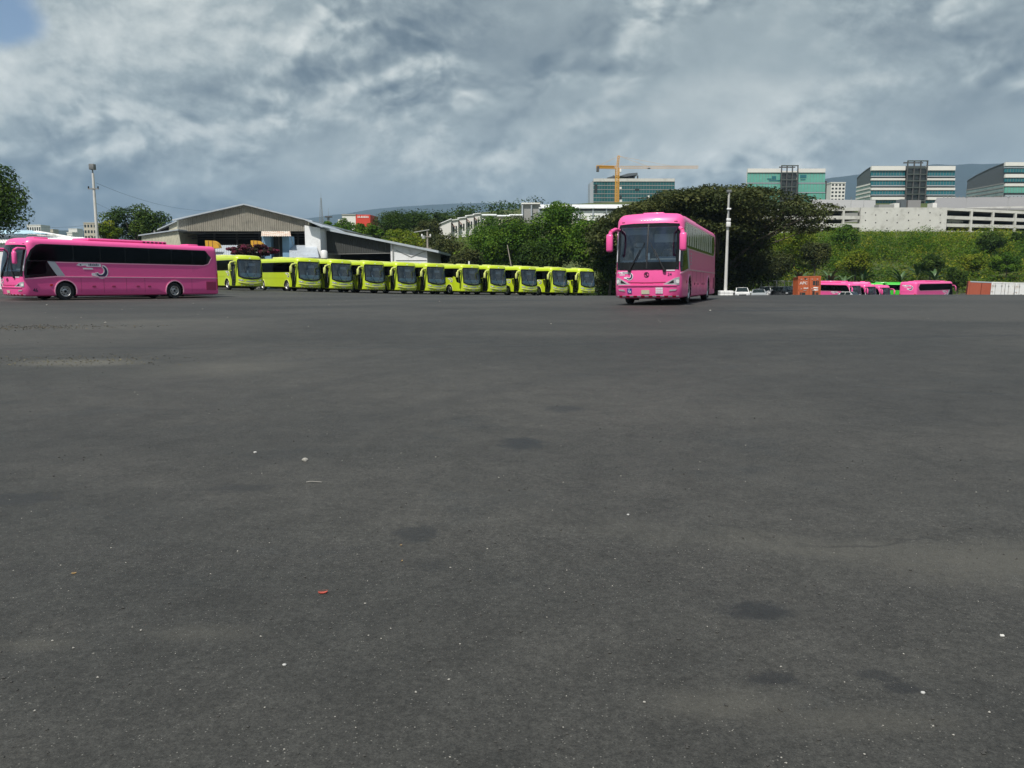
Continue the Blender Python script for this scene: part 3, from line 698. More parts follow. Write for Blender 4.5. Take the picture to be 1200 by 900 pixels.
        sh = MB(); sh.bbox(hx + 0.13, hx + 0.33, s * 1.35 - 0.125, s * 1.35 + 0.125, 1.96, 2.62, 0.07); sh.build('mirror_housing', M['pink'], mb_, 50)
        MB().box(hx + 0.123, hx + 0.127, s * 1.35 - 0.09, s * 1.35 + 0.09, 2.03, 2.54).build('mirror_glass', M['mirror'], mb_)
    # front
    for s in (-1, 1):
        pts = [(s * 0.56, 0.73), (s * 1.24, 0.74), (s * 1.25, 1.03), (s * 1.05, 1.0)]
        hl = patch(S, 'front', pts[::s], 0.014, 'headlight', M['lamp_glass'], root, skirt=0.02, du=0.1)
        q = rect(min(s * 1.08, s * 1.22), max(s * 1.08, s * 1.22), 0.79, 0.93, 0.05); patch(S, 'front', q, 0.026, 'lamp_lens', M['white'], hl, skirt=0.012, du=.07)
        pts = [(s * 0.76, 0.78), (s * 1.0, 0.80), (s * 0.98, 0.92)]; patch(S, 'front', pts[::s], 0.020, 'lamp_reflector', M['black'], hl, skirt=0.01, du=.1)
        pts = [(s * 0.82, 0.50), (s * 1.05, 0.52), (s * 1.12, 0.58), (s * 0.86, 0.57)]; patch(S, 'front', pts[::s], 0.010, 'fog_lamp', M['lamp_glass'], root, skirt=0.01, du=.1)
    patch(S, 'front', [(-0.70, 0.82), (0, 0.80), (0.70, 0.82), (0.70, 0.85), (0, 0.835), (-0.70, 0.85)], 0.008, 'front_crease', M['pink_dark'], root, skirt=0.006)
    patch(S, 'front', [(-1.1, 0.70), (1.1, 0.70), (1.1, 0.735), (0.5, 0.755), (-0.5, 0.755), (-1.1, 0.735)], 0.03, 'bumper_lip', M['pink'], root, skirt=0.03)
    for k in range(9):
        u = -1.15 + k * 0.2875
        q = rect(u - 0.072, u + 0.072, 0.285, 0.34); patch(S, 'front', q, 0.012, 'reflector', M['decal'], root, skirt=0.01, du=.1)
        if k < 8:
            q = rect(u + 0.075, u + 0.212, 0.285, 0.34); patch(S, 'front', q, 0.011, 'reflector', M['red'], root, skirt=0.01, du=.1)
    em = patch(S, 'front', arc(0, 1.12, 0.085, 0.018, 0.018, 0, 350, 20), 0.02, 'emblem', M['black'], root, skirt=0.015, du=.1)
    patch(S, 'front', [(-0.06, 1.14), (0.02, 1.17), (0.0, 1.12), (0.07, 1.06), (0.05, 1.05), (-0.02, 1.10)][::-1], 0.02, 'emblem_stroke', M['black'], em, skirt=0.015, du=.1)
    patch(S, 'front', rect(-0.19, 0.11, 0.40, 0.55, 0.015), 0.014, 'number_plate', M['plate'], root, skirt=0.012)
    for k, wd in enumerate((0.05, 0.07, 0.06, 0.04, 0.06, 0.08)):
        u = -0.30 + k * 0.11; q = rect(u, u + wd, 3.10, 3.125); patch(S, 'front', q, 0.010, 'roof_print', M['decal'], root, skirt=0.008, du=.1)
    patch(S, 'front', rect(0.72, 1.02, 1.25, 1.29), 0.016, 'windscreen_print', M['decal'], root, skirt=0.008, du=.1)
    for s in (-1, 1): patch(S, 'front', rect(s * 0.98 - 0.06, s * 0.98 + 0.06, 3.06, 3.085), 0.01, 'marker_lamp', M['black'], root, skirt=0.008, du=.1)
    # roof
    MB().bbox(-hx + 3.6, hx - 4.1, -0.85, 0.85, H + 0.0, H + 0.19, 0.08).build('air_conditioner', M['pink'], root, 50)
    MB().bbox(hx - 2.1, hx - 1.3, -0.4, 0.4, H, H + 0.13, 0.04).build('roof_hatch', M['pink'], root, 50)
    MB().bbox(-hx + 1.0, -hx + 1.8, -0.4, 0.4, H, H + 0.13, 0.04).build('roof_hatch', M['pink'], root, 50)
    for k in range(6): MB().box(-hx + 3.7 + k * 0.28, -hx + 3.85 + k * 0.28, 0.85, 0.87, H + 0.06, H + 0.14).build('roof_vent', M['black'], root)
    # rear, underside, wheels
    for s in (-1, 1):
        patch(S, 'rear', rect(min(s * 0.98, s * 1.2), max(s * 0.98, s * 1.2), 0.75, 1.7, 0.05), 0.012, 'tail_lamp', M['red'], root, skirt=0.01)
    patch(S, 'rear', rect(-0.9, 0.9, 1.95, 1.98), 0.008, 'rear_seam', M['pink_dark'], root, skirt=0.006)
    patch(S, 'rear', rect(-0.28, 0.28, 0.65, 0.8), 0.012, 'number_plate', M['plate'], root, skirt=0.01)
    und = MB(); und.box(ax[1] + 0.9, ax[0] - 0.9, -0.9, 0.9, 0.20, 0.32); und.box(hx - 1.9, hx - 0.6, -0.8, 0.8, 0.22, 0.33); und.box(-hx + 0.5, -hx + 2.1, -0.8, 0.8, 0.24, 0.33)
    for a in ax: und.tube((a, -1.0, wr), (a, 1.0, wr), 0.09, None, 8)
    und.build('chassis', M['well'], root)
    for a in ax:
        MB().box(a - wr - 0.16, a - wr - 0.13, 0.85, 1.22, 0.12, 0.42).build('mud_flap', M['black'], root)
        MB().box(a - wr - 0.16, a - wr - 0.13, -1.22, -0.85, 0.12, 0.42).build('mud_flap', M['black'], root)
    add_wheels(root, ax, wr, hy)
    return root, S

def ground_matrix(x, y, fwd, half=3.0, side=1.0, level=False):
    """stand a vehicle on the ground: its own x axis points along fwd"""
    f = Vector((fwd[0], fwd[1])).normalized(); l = Vector((-f.y, f.x))
    def g(a, b): return Vector((x + f.x * a + l.x * b, y + f.y * a + l.y * b, gz(x + f.x * a + l.x * b, y + f.y * a + l.y * b)))
    X = (g(half, 0) - g(-half, 0)).normalized(); Yv = (g(0, side) - g(0, -side)).normalized(); Z = X.cross(Yv).normalized(); Yv = Z.cross(X)
    if level: X = Vector((f.x, f.y, 0)); Yv = Vector((l.x, l.y, 0)); Z = Vector((0, 0, 1))
    c = (g(half, side) + g(half, -side) + g(-half, side) + g(-half, -side)) / 4
    return Matrix(((X.x, Yv.x, Z.x, c.x), (X.y, Yv.y, Z.y, c.y), (X.z, Yv.z, Z.z, c.z), (0, 0, 0, 1)))

coach, SCO = make_coach()
coach_src = coach
HXC = 12.8 / 2
def place_front(px, Y, fwd, hl):
    """centre of a vehicle whose front centre stands at column px, distance Y"""
    p = P(px, 320, Y); f = Vector(fwd).normalized(); return p.x - f.x * hl, Y - f.y * hl

# far coaches first (copies of the plain vehicle)
fr = (0.407, -0.914)
coaches_far = []
for k, (px, Y, lab) in enumerate(((1006, 125, 'pink coach whose tinted side shows right beside the orange shipping container'),
                                  (1024, 126.6, 'pink coach with mirror hooks, in the middle of the far row of three fronts'),
                                  (1041, 128.2, 'pink coach at the right end of the far row of fronts, before the green coach'))):
    x, y = place_front(px, Y, fr, HXC)
    coaches_far.append(dup(coach, lab, ground_matrix(x, y, fr, level=True), 'pink coaches parked at the far edge of the lot'))
logo_far = logo(SCO, 'right', HXC - 3.3, 1.72, 1.7, coaches_far[0])
x, y = place_front(1092, 143, (0.95, -0.31), HXC)
green = dup(coach, 'bright green coach parked behind the far row of pink coaches', ground_matrix(x, y, (0.95, -0.31), level=True), None)
for o in green.children:
    sub = {M['pink']: M['green'], M['pink_trim']: M['green_trim'], M['pink_dark']: M['green']}
    for sl in o.material_slots:
        if sl.material in sub:
            mm = sub[sl.material]; sl.link = 'OBJECT'; sl.material = mm
    for o2 in o.children:
        for sl in o2.material_slots:
            if sl.material in sub:
                mm = sub[sl.material]; sl.link = 'OBJECT'; sl.material = mm
f2 = (0.77, 0.64)
xr, yr = 57.6, 115.3                                       # rear right corner
x, y = xr + f2[0] * HXC - f2[1] * 1.25, yr + f2[1] * HXC + f2[0] * 1.25
tailbus = dup(coach, 'pink coach turned away, its plain pink tail towards us beside the bushes', ground_matrix(x, y, f2, level=True), None)
logo(SCO, 'rear', 0.1, 2.62, 1.5, tailbus)
logo(SCO, 'right', HXC - 3.3, 1.72, 1.5, tailbus)
f3 = (0.93, -0.36)
x, y = place_front(1024, 141, f3, HXC)
fencebus = dup(coach, 'pink coach in shade behind the black car and the wire fence', ground_matrix(x, y, f3, level=True), None)
# left coach
fl = (-0.54, -0.842)
p1 = P(76, 320, 47.0); 
cxy = (-24.05, 49.55)
left = dup(coach, 'long pink coach in side view at the left edge, numbered 46', ground_matrix(cxy[0], cxy[1], fl), None)
logo(SCO, 'left', HXC - 4.0, 1.74, 1.75, left)
print_on(SCO, 'left', '46', HXC - 0.62, 0.56, 0.30, M['navy'], left, 'fleet_number', off=0.012)
logo(SCO, 'front', -0.85, 1.08, 0.62, left)
x, y = cxy[0] - 2.9 + 0.9, cxy[1] + 2.2 + 1.2
left2 = dup(coach, 'pink coach mostly hidden behind the long pink coach numbered 46', ground_matrix(x, y, fl), None)
# the coach in the middle of the lot: the source itself
fc = (-0.335, -0.942)
pf = P(758, 320, 30.1)
mx = ground_matrix(pf.x - fc[0] * HXC, 30.1 - fc[1] * HXC, fc)
coach['label'] = 'pink coach facing us in the middle of the lot, with wheelchair sign'
logo(SCO, 'front', -0.86, 1.10, 0.62, coach)
print_on(SCO, 'front', '24', 0.84, 1.12, 0.15, M['navy'], coach, 'fleet_number', off=0.012)
sg = patch(SCO, 'front', rect(-0.73, -0.56, 0.43, 0.61), 0.014, 'wheelchair_sign', M['bluesign'], coach, skirt=0.012)
patch(SCO, 'front', arc(-0.640, 0.498, 0.042, 0.016, 0.016, 120, 400, 12), 0.018, 'wheelchair_symbol', M['decal'], sg, skirt=0.006)
patch(SCO, 'front', rect(-0.672, -0.650, 0.505, 0.570), 0.019, 'wheelchair_symbol', M['decal'], sg, skirt=0.006)
patch(SCO, 'front', [(-0.655, 0.508), (-0.605, 0.508), (-0.580, 0.462), (-0.598, 0.455), (-0.617, 0.492), (-0.655, 0.492)][::-1], 0.020, 'wheelchair_symbol', M['decal'], sg, skirt=0.006)
patch(SCO, 'front', rect(-0.676, -0.646, 0.574, 0.602, 0.012), 0.019, 'wheelchair_symbol', M['decal'], sg, skirt=0.006)
nt = patch(SCO, 'front', rect(0.34, 0.60, 0.42, 0.64), 0.014, 'white_notice', M['decal'], coach, skirt=0.012)
for k in range(2): patch(SCO, 'front', rect(0.415 + k * 0.09, 0.425 + k * 0.09, 0.43, 0.63), 0.017, 'notice_line', M['pink_trim'], nt, skirt=0.003)
for k in range(2): patch(SCO, 'front', rect(0.35, 0.59, 0.485 + k * 0.08, 0.495 + k * 0.08), 0.0185, 'notice_line', M['pink_trim'], nt, skirt=0.003)
cuts = [HXC - 1.48, HXC - 2.98, HXC - 4.55, HXC - 6.1, HXC - 7.65, HXC - 9.2, HXC - 10.7]
for o in list(coach.children):
    if o.name.startswith('window_band'):
        for g in o.children:
            if g.name.startswith('side_window'):
                g.material_slots[0].link = 'OBJECT'; g.material_slots[0].material = M['sideglass']
for i in range(len(cuts) - 1):
    for q in range(2):
        u = cuts[i] - 0.12 - q * 0.75
        pts = [(u - 0.45, 2.24), (u - 0.38, 2.6), (u - 0.45, 3.02), (u, 3.02), (u - 0.04, 2.6), (u, 2.24)]
        patch(SCO, 'left', pts, 0.0125, 'curtain', M['curtain'], coach, skirt=0.003, du=2)
for k, v in enumerate((1.95, 1.80, 1.68, 1.55)):
    q = rect(HXC - 2.9, HXC - 2.7, v - 0.04, v + 0.04)[::-1]; patch(SCO, 'left', q, 0.012, 'side_print', M['silver'], coach, skirt=0.01)
coach.matrix_world = mx

# ---------------------------------------------------------------- lime yellow city buses
def make_city_bus():
    L, W, H, zb = 10.8, 2.5, 3.02, 0.32
    S = bus_shape(L, W, H, zb, 0.32, 0.34, 0.26, 0.08, 0.34, 0.24, 0.95, 0.07)
    hx, hy = L / 2, W / 2; ax = (hx - 2.45, -hx + 2.9); wr = 0.47
    root = thing('city_bus', 'yellow bus', 'bus')
    bus_body(S, M['yellow'], ax, wr, (hx - 1.9, -1.02, 1.02, 1.18, 2.62), root)
    roof = [(hx - 0.02, -hy + 0.02), (hx - 0.02, hy - 0.02), (-hx + 0.05, hy - 0.02), (-hx + 0.05, -hy + 0.02)]
    patch(S, 'top', [(u * 0.985, v * 0.97) for u, v in roof][::-1], 0.008, 'roof_skin', M['yellow_pale'], root, skirt=0.006, du=0.3)
    ws = [(-1.12, 1.22), (-0.7, 1.05), (0, 0.98), (0.7, 1.05), (1.12, 1.22), (1.13, 2.58), (1.02, 2.72), (-1.02, 2.72), (-1.13, 2.58)]
    gl = patch(S, 'front', ws, 0.006, 'windscreen', M['glass'], root, skirt=0)
    def frit(pts): patch(S, 'front', pts, 0.013, 'windscreen_border', M['blackgloss'], gl, skirt=0.012)
    frit([(-1.15, 1.20), (-0.7, 1.02), (0, 0.95), (0.7, 1.02), (1.15, 1.20), (1.02, 1.28), (0.7, 1.16), (0, 1.09), (-0.7, 1.16), (-1.02, 1.28)])
    frit([(-1.02, 2.62), (1.02, 2.62), (1.03, 2.74), (-1.03, 2.74)]); frit([(-1.15, 1.24), (-1.02, 1.28), (-1.02, 2.62), (-1.03, 2.74), (-1.15, 2.58)]); frit([(1.02, 1.28), (1.15, 1.24), (1.15, 2.58), (1.03, 2.74), (1.02, 2.62)])
    for s in (-1, 1):
        wp = MB(); a = Vector(S((hx, s * 0.12, 1.0), 0.04)); b = Vector(S((hx, s * 0.55, 1.75), 0.03)); wp.tube(a, b, 0.022, 0.012, 5); wp.tube(Vector(S((hx, s * 0.5, 1.35), 0.025)), Vector(S((hx, s * 0.58, 2.05), 0.025)), 0.012, None, 5)
        wp.build('wiper', M['black'], root)
    MB().bbox(hx - 1.1, hx - 0.40, -1.0, 1.0, 1.185, 1.52, 0.04).build('dashboard', M['teal_dash'], root, 40)
    seat(root, hx - 1.5, 0.5, 1.45, M['seat'])
    MB().bbox(hx - 1.85, hx - 1.83, -0.3, -0.25, 1.2, 2.6, 0.004).build('grab_pole', M['chrome'], root)
    MB().bbox(hx - 0.9, hx - 0.87, 0.12, 0.75, 2.18, 2.42, 0.01).build('route_board', M['seatcover'], root)
    MB().bbox(hx - 0.75, hx - 0.70, -0.10, 0.02, 1.46, 1.75, 0.01).build('ticket_machine', M['white'], root)
    # front details
    patch(S, 'front', [(-1.15, 0.70), (-0.5, 0.60), (0.5, 0.60), (1.15, 0.70), (1.15, 0.78), (0.5, 0.69), (-0.5, 0.69), (-1.15, 0.78)], 0.035, 'bumper_lip', M['yellow_pale'], root, skirt=0.05, du=.1)
    patch(S, 'front', [(-0.55, 0.76), (0.55, 0.76), (0.40, 0.84), (-0.40, 0.84)], 0.010, 'badge_panel', M['silver'], root, skirt=0.01, du=.1)
    patch(S, 'front', [(-0.30, 0.725), (0.30, 0.725), (0.28, 0.75), (-0.28, 0.75)], 0.012, 'grille_slot', M['black'], root, skirt=0.01, du=.1)
    for s in (-1, 1):
        hl = patch(S, 'front', [(s * 0.62, 0.80), (s * 1.05, 0.84), (s * 1.16, 0.98), (s * 0.8, 0.94)][::s], 0.014, 'headlight', M['lamp_glass'], root, skirt=0.02, du=.1)
        patch(S, 'front', rect(s * 0.9 - 0.05, s * 0.9 + 0.05, 0.85, 0.92, 0.03), 0.022, 'lamp_lens', M['white'], hl, skirt=0.01, du=.1)
        patch(S, 'front', rect(s * 0.85 - 0.07, s * 0.85 + 0.07, 0.45, 0.52, 0.03), 0.012, 'fog_lamp', M['lamp_glass'], root, skirt=0.01, du=.1)
    for k in range(7): patch(S, 'front', rect(-0.9 + k * 0.27, -0.80 + k * 0.27, 0.36, 0.40), 0.012, 'reflector', M['decal'], root, skirt=0.01, du=.2)
    patch(S, 'front', rect(-0.2, 0.2, 0.46, 0.57), 0.012, 'number_plate', M['plate'], root, skirt=0.01)
    patch(S, 'front', rect(-0.08, 0.08, 2.80, 2.84), 0.012, 'marker_lamp', M['decal'], root, skirt=0.01)
    # sides
    for s, face in ((1, 'left'), (-1, 'right')):
        fx = (lambda q: q[::-1]) if s > 0 else (lambda q: q)
        top = 2.66
        band = [(-hx + 0.3, 1.74), (hx - 1.70, 1.74), (hx - 0.25, 1.90), (hx - 0.14, 2.2), (hx - 0.30, top - 0.08), (hx - 0.5, top), (-hx + 0.4, top), (-hx + 0.3, top - 0.1)]
        if s > 0: band = [(-hx + 0.3, 1.74), (hx - 0.9, 1.74), (hx - 0.6, 1.35), (hx - 0.12, 1.35), (hx - 0.12, 2.3), (hx - 0.30, top - 0.08), (hx - 0.5, top), (-hx + 0.4, top), (-hx + 0.3, top - 0.1)]
        bd = patch(S, face, fx(band), 0.008, 'window_band', M['blackgloss'], root, skirt=0.02)
        u = hx - 1.75
        while u - 1.2 > -hx + 0.2:
            patch(S, face, fx(rect(u - 1.22, u - 0.02, 1.80, top - 0.05, 0.05)), 0.022, 'side_window', M['sideglass_dark'], bd, skirt=0.012, du=2); u -= 1.28
        patch(S, face, fx(rect(-hx + 0.1, hx - 2.9, 1.185, 1.20)), 0.010, 'side_seam', M['yellow_shade'], root, skirt=0.008, du=2)
        for a in ax:
            ring = [(a + (wr + 0.10) * math.cos(math.radians(q)), wr + (wr + 0.10) * math.sin(math.radians(q))) for q in range(-15, 196, 15)]
            ring2 = [(a + (wr + 0.15) * math.cos(math.radians(q)), wr + (wr + 0.15) * math.sin(math.radians(q))) for q in range(195, -16, -15)]
            pts = [(uu, max(vv, zb + 0.02)) for uu, vv in ring + ring2]
            patch(S, face, pts if s > 0 else pts[::-1], 0.026, 'arch_trim', M['yellow_pale'], root, skirt=0.04, du=5)
    # door on the kerb side with its dark glass and a slanted quarter light
    dr = patch(S, 'right', rect(hx - 1.22, hx - 0.30, 0.40, 2.30, 0.06), 0.016, 'door', M['blackgloss'], root, skirt=0.02, du=.2)
    for k, (a, b) in enumerate(((hx - 1.18, hx - 0.78), (hx - 0.74, hx - 0.34))):
        patch(S, 'right', rect(a, b, 0.85, 2.24, 0.05), 0.026, 'door_glass', M['sideglass_dark'], dr, skirt=0.008, du=.3)
        patch(S, 'right', rect(a, b, 0.46, 0.80, 0.03), 0.026, 'door_glass', M['sideglass'], dr, skirt=0.008, du=.3)
        patch(S, 'right', rect((a + b) / 2 - 0.015, (a + b) / 2 + 0.015, 0.9, 2.1), 0.034, 'door_rail', M['chrome'], dr, skirt=0.008, du=.5)
    q = patch(S, 'right', [(hx - 1.30, 0.95), (hx - 1.26, 1.70), (hx - 1.62, 1.70), (hx - 1.52, 1.30)][::-1], 0.012, 'quarter_light', M['blackgloss'], root, skirt=0.01)
    logo(S, 'right', hx - 2.35, 1.50, 0.85, root)
    # mirrors
    for s in (-1,):
        arm = MB(); arm.path([(hx - 0.50, s * 1.2, 2.46), (hx - 0.34, s * 1.42, 2.50), (hx - 0.22, s * 1.78, 2.42), (hx - 0.22, s * 1.86, 2.25)], [0.065, 0.085, 0.085, 0.07], 8)
        ar = arm.build('mirror_arm', M['yellow_pale'], root, 60)
        MB().bbox(hx - 0.34, hx - 0.16, s * 1.86 - 0.11, s * 1.86 + 0.11, 1.72, 2.27, 0.05).build('mirror_housing', M['yellow_pale'], ar, 50)
        MB().box(hx - 0.346, hx - 0.342, s * 1.86 - 0.08, s * 1.86 + 0.08, 1.78, 2.2).build('mirror_glass', M['mirror'], ar)
    MB().bbox(-1.2, 0.9, -0.8, 0.8, H + 0.02, H + 0.18, 0.06).build('air_conditioner', M['yellow_pale'], root, 50)
    MB().bbox(hx - 2.6, hx - 1.9, -0.35, 0.35, H + 0.04, H + 0.13, 0.03).build('roof_hatch', M['yellow_pale'], root, 50)
    und = MB(); und.box(ax[1] + 0.85, ax[0] - 0.85, -0.9, 0.9, 0.22, 0.34); und.box(hx - 1.8, hx - 0.6, -0.8, 0.8, 0.24, 0.36)
    for a in ax: und.tube((a, -1.0, wr), (a, 1.0, wr), 0.09, None, 8)
    und.build('chassis', M['well'], root)
    add_wheels(root, ax, wr, hy)
    return root, S, dr, q
M['teal_dash'] = mat('teal_dashboard', (0.20, 0.36, 0.38), 0.5, var=0.2)
M['yellow_shade'] = mat('olive_seam', (0.33, 0.36, 0.02), 0.5, var=0.1)
city, SCI, city_door, city_q = make_city_bus()
fy = (0.656, -0.755)
A0, A1 = Vector((P(292, 320, 72).x, 72)), Vector((P(687, 320, 88.5).x, 88.5))
marks = ['first yellow bus of the row, half hidden by the tail of the pink coach', 'second yellow bus of the row, its long side fully shown below the blue porch',
         'third yellow bus of the row, in front of the white warehouse wall', 'fourth yellow bus of the row, under the left half of the dark lean-to',
         'fifth yellow bus of the row, under the right half of the dark lean-to', 'sixth yellow bus of the row, before the white end wall of the lean-to',
         'seventh yellow bus of the row, with a plain yellow panel below a dark corner window', 'eighth yellow bus of the row, just right of the one with the plain yellow panel',
         'ninth yellow bus of the row, third from the right end', 'tenth yellow bus of the row, next to the last one', 'last yellow bus of the row, nearest the middle pink coach']
mats_, copies = [], []
for k, px in enumerate((297, 366, 404, 442, 479.5, 514, 555, 586, 622, 658, 690)):
    u = (px - 600) / F; d = A1 - A0                               # meeting of the column with the row line
    t = (u * A0.y - A0.x) / (d.x - u * d.y); c = A0 + d * t
    jig = random.uniform(-0.018, 0.018); f_ = (fy[0] * math.cos(jig) - fy[1] * math.sin(jig), fy[0] * math.sin(jig) + fy[1] * math.cos(jig))
    mats_.append(ground_matrix(c.x - f_[0] * 5.4, c.y - f_[1] * 5.4, f_))
for k in range(1, 11): copies.append(dup(city, marks[k], mats_[k], 'lime yellow buses parked side by side in a row'))
city['label'] = marks[0]; city['group'] = 'lime yellow buses parked side by side in a row'
city.matrix_world = mats_[0]
v7 = copies[5]                                                     # seventh of the row: plain panel instead of the glazed door foot
patch(SCI, 'right', [(5.4 - 1.75, 0.36), (5.4 - 0.26, 0.36), (5.4 - 0.26, 1.12), (5.4 - 1.0, 1.28), (5.4 - 1.40, 1.80), (5.4 - 1.75, 1.84)], 0.045, 'side_panel', M['yellow'], v7, skirt=0.05)['label'] = 'plain yellow panel below a dark corner window'

# ---------------------------------------------------------------- buildings
M['corr'] = mat('weathered_cladding', (0.27, 0.25, 0.205), 0.7, var=0.35, scale=0.9, dirt=0.5, dirtcol=(0.15, 0.145, 0.12))
M['corr_cream'] = mat('cream_cladding', (0.58, 0.56, 0.44), 0.7, var=0.2, scale=0.8, dirt=0.4, dirtcol=(0.33, 0.32, 0.24))
M['corr_dark'] = mat('dark_cladding', (0.055, 0.058, 0.055), 0.7, var=0.25, scale=1.2)
M['roofmetal'] = mat('zinc_roofing', (0.50, 0.55, 0.60), 0.42, metal=0.3, var=0.25, scale=0.8, dirt=0.3, dirtcol=(0.4, 0.38, 0.33))
M['whiteroof'] = mat('white_roofing', (0.72, 0.74, 0.73), 0.45, var=0.12, scale=0.5, dirt=0.15, dirtcol=(0.5, 0.5, 0.46))
M['blueroof'] = mat('pale_blue_roofing', (0.42, 0.60, 0.70), 0.45, var=0.12, scale=0.5)
M['whitewall'] = mat('white_wall', (0.78, 0.79, 0.79), 0.75, var=0.10, scale=0.7, dirt=0.35, dirtcol=(0.45, 0.45, 0.42), bump=0.2)
M['bluewall'] = mat('pale_blue_wall', (0.20, 0.36, 0.52), 0.7, var=0.2, scale=1.5, dirt=0.3, dirtcol=(0.28, 0.33, 0.36))
M['rust'] = mat('rusty_awning', (0.62, 0.58, 0.52), 0.7, var=0.2, scale=1.2, dirt=0.75, dirtcol=(0.42, 0.17, 0.06))
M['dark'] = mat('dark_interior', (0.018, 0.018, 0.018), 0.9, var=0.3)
M['beam'] = mat('steel_beam', (0.22, 0.22, 0.21), 0.6, var=0.2)
M['beamdark'] = mat('dark_steel_beam', (0.08, 0.08, 0.08), 0.6, var=0.2)
M['ochre'] = mat('ochre_hood_paint', (0.62, 0.33, 0.03), 0.5, var=0.2, scale=2, dirt=0.3, dirtcol=(0.35, 0.18, 0.04))
M['concrete'] = mat('raw_concrete', (0.56, 0.555, 0.52), 0.85, var=0.18, scale=0.25, dirt=0.40, dirtcol=(0.26, 0.25, 0.22), bump=0.3, bscale=4)
M['concrete_grey'] = mat('grey_concrete', (0.30, 0.30, 0.29), 0.85, var=0.15, scale=0.3)
M['roofgrey'] = mat('grey_roofing', (0.24, 0.235, 0.23), 0.6, var=0.08, scale=0.2)
M['ivory'] = mat('ivory_render', (0.72, 0.71, 0.67), 0.7, var=0.06, scale=0.4)
M['teal'] = mat('teal_curtain_glass', (0.015, 0.14, 0.165), 0.10, var=0.35, scale=0.30, spec=0.9)
M['aqua'] = mat('aqua_curtain_glass', (0.13, 0.40, 0.32), 0.14, var=0.22, scale=0.35, spec=0.9)
M['deepglass'] = mat('deep_green_glass', (0.012, 0.10, 0.105), 0.10, var=0.6, scale=0.4, spec=0.9)
M['shaftgreen'] = mat('dark_green_steel', (0.075, 0.09, 0.08), 0.6, var=0.2)
M['sideglass_grey'] = mat('grey_green_side_glass', (0.25, 0.33, 0.31), 0.2, var=0.5, scale=0.25, spec=0.8)
M['smoke'] = mat('smoked_glass', (0.025, 0.032, 0.030), 0.15, var=0.5, scale=0.5, spec=0.8)
M['slate'] = mat('slate_roofing', (0.10, 0.115, 0.125), 0.5, var=0.15, scale=0.3)
M['redwall'] = mat('red_facade', (0.62, 0.055, 0.03), 0.55, var=0.08, scale=0.4)
M['brick'] = mat('red_brown_timber', (0.20, 0.07, 0.04), 0.7, var=0.2)
M['crane'] = mat('crane_yellow', (0.66, 0.34, 0.035), 0.5, var=0.12)
M['galv'] = mat('galvanised_steel', (0.45, 0.45, 0.43), 0.5, metal=0.5, var=0.2, scale=3)
M['wood'] = mat('grey_timber', (0.28, 0.25, 0.21), 0.85, var=0.25, scale=4)
M['wire'] = mat('cable', (0.03, 0.03, 0.03), 0.6)
M['lampgrey'] = mat('lamp_housing', (0.16, 0.17, 0.17), 0.5, var=0.15)
M['tan'] = mat('tan_render', (0.52, 0.47, 0.38), 0.8, var=0.1, scale=0.3)

def X(px, Y): return P(px, 320, Y).x
def Zr(py, Y): return P(600, py, Y).z
def R(px0, px1, py0, py1, Y): return P(px0, (py0 + py1) / 2, Y).x, P(px1, (py0 + py1) / 2, Y).x, Zr(max(py0, py1), Y), Zr(min(py0, py1), Y)
def pbox(mb, px0, px1, py0, py1, Y, dep, m=0, zb=None):
    x0, x1, z0, z1 = R(px0, px1, py0, py1, Y); mb.box(x0, x1, Y, Y + dep, z0 if zb is None else zb, z1, m); return mb
def base(px, Y): return (X(px, Y), Y, gz(X(px, Y), Y))

# big warehouse with the wide gable
Yw = 104
wh = thing('warehouse', 'long warehouse with wide weathered corrugated gable above a dark opening', 'warehouse', base(285, Yw))
p = lambda x, y, d=0: P(x, y, Yw) + Vector((0, d, 0))
bl, br = p(209.5, 271), p(360.5, 271); tl, ap, tr = p(208.5, 258), p(286.7, 240.5), p(361.5, 259)
mb = MB()
# gable built of ribbed strips with a sloping top
n = 60; vs = []; fs = []
for i in range(n * 4 + 1):
    t = i / (n * 4); xx = bl.x + (br.x - bl.x) * t
    zt = (tl.z + (ap.z - tl.z) * (xx - tl.x) / (ap.x - tl.x)) if xx < ap.x else (ap.z + (tr.z - ap.z) * (xx - ap.x) / (tr.x - ap.x))
    o = -0.06 if i % 4 in (1, 2) else 0.0
    vs += [(xx, Yw + o, bl.z), (xx, Yw + o, zt)]
for i in range(n * 4): fs.append((2 * i, 2 * i + 2, 2 * i + 3, 2 * i + 1))
mb.add(vs, fs); mb.build('gable', M['corr'], wh)
ov = 0.7
def roof_slab(a, b, depth, th, name, m, parent, over=0.4):
    a = Vector(a); b = Vector(b); d = (b - a).normalized(); a = a - d * 0.02; b = b + d * over
    nrm = Vector((-d.z, 0, d.x)); nrm = nrm if nrm.z > 0 else -nrm
    q = [a, b, b + nrm * th, a + nrm * th]
    return MB().prism([v + Vector((0, -0.55, 0)) for v in q], (0, depth, 0)).build(name, m, parent)
roof_slab(ap, tl, 55, 0.16, 'roof', M['roofmetal'], wh, 0.5); roof_slab(ap + Vector((0.02, 0, 0.02)), tr, 55, 0.16, 'roof', M['roofmetal'], wh, 0.6)
g0 = gz(bl.x, Yw)
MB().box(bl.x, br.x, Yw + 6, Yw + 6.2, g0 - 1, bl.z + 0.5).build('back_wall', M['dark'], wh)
mb = MB(); mb.box(bl.x - 0.2, bl.x, Yw + 0.1, Yw + 55, g0 - 1, tl.z); mb.box(br.x, br.x + 0.2, Yw + 0.1, Yw + 55, g0 - 1, tr.z); mb.box(bl.x, br.x, Yw + 54.8, Yw + 55, g0 - 1, bl.z); mb.build('side_wall', M['corr_cream'], wh)
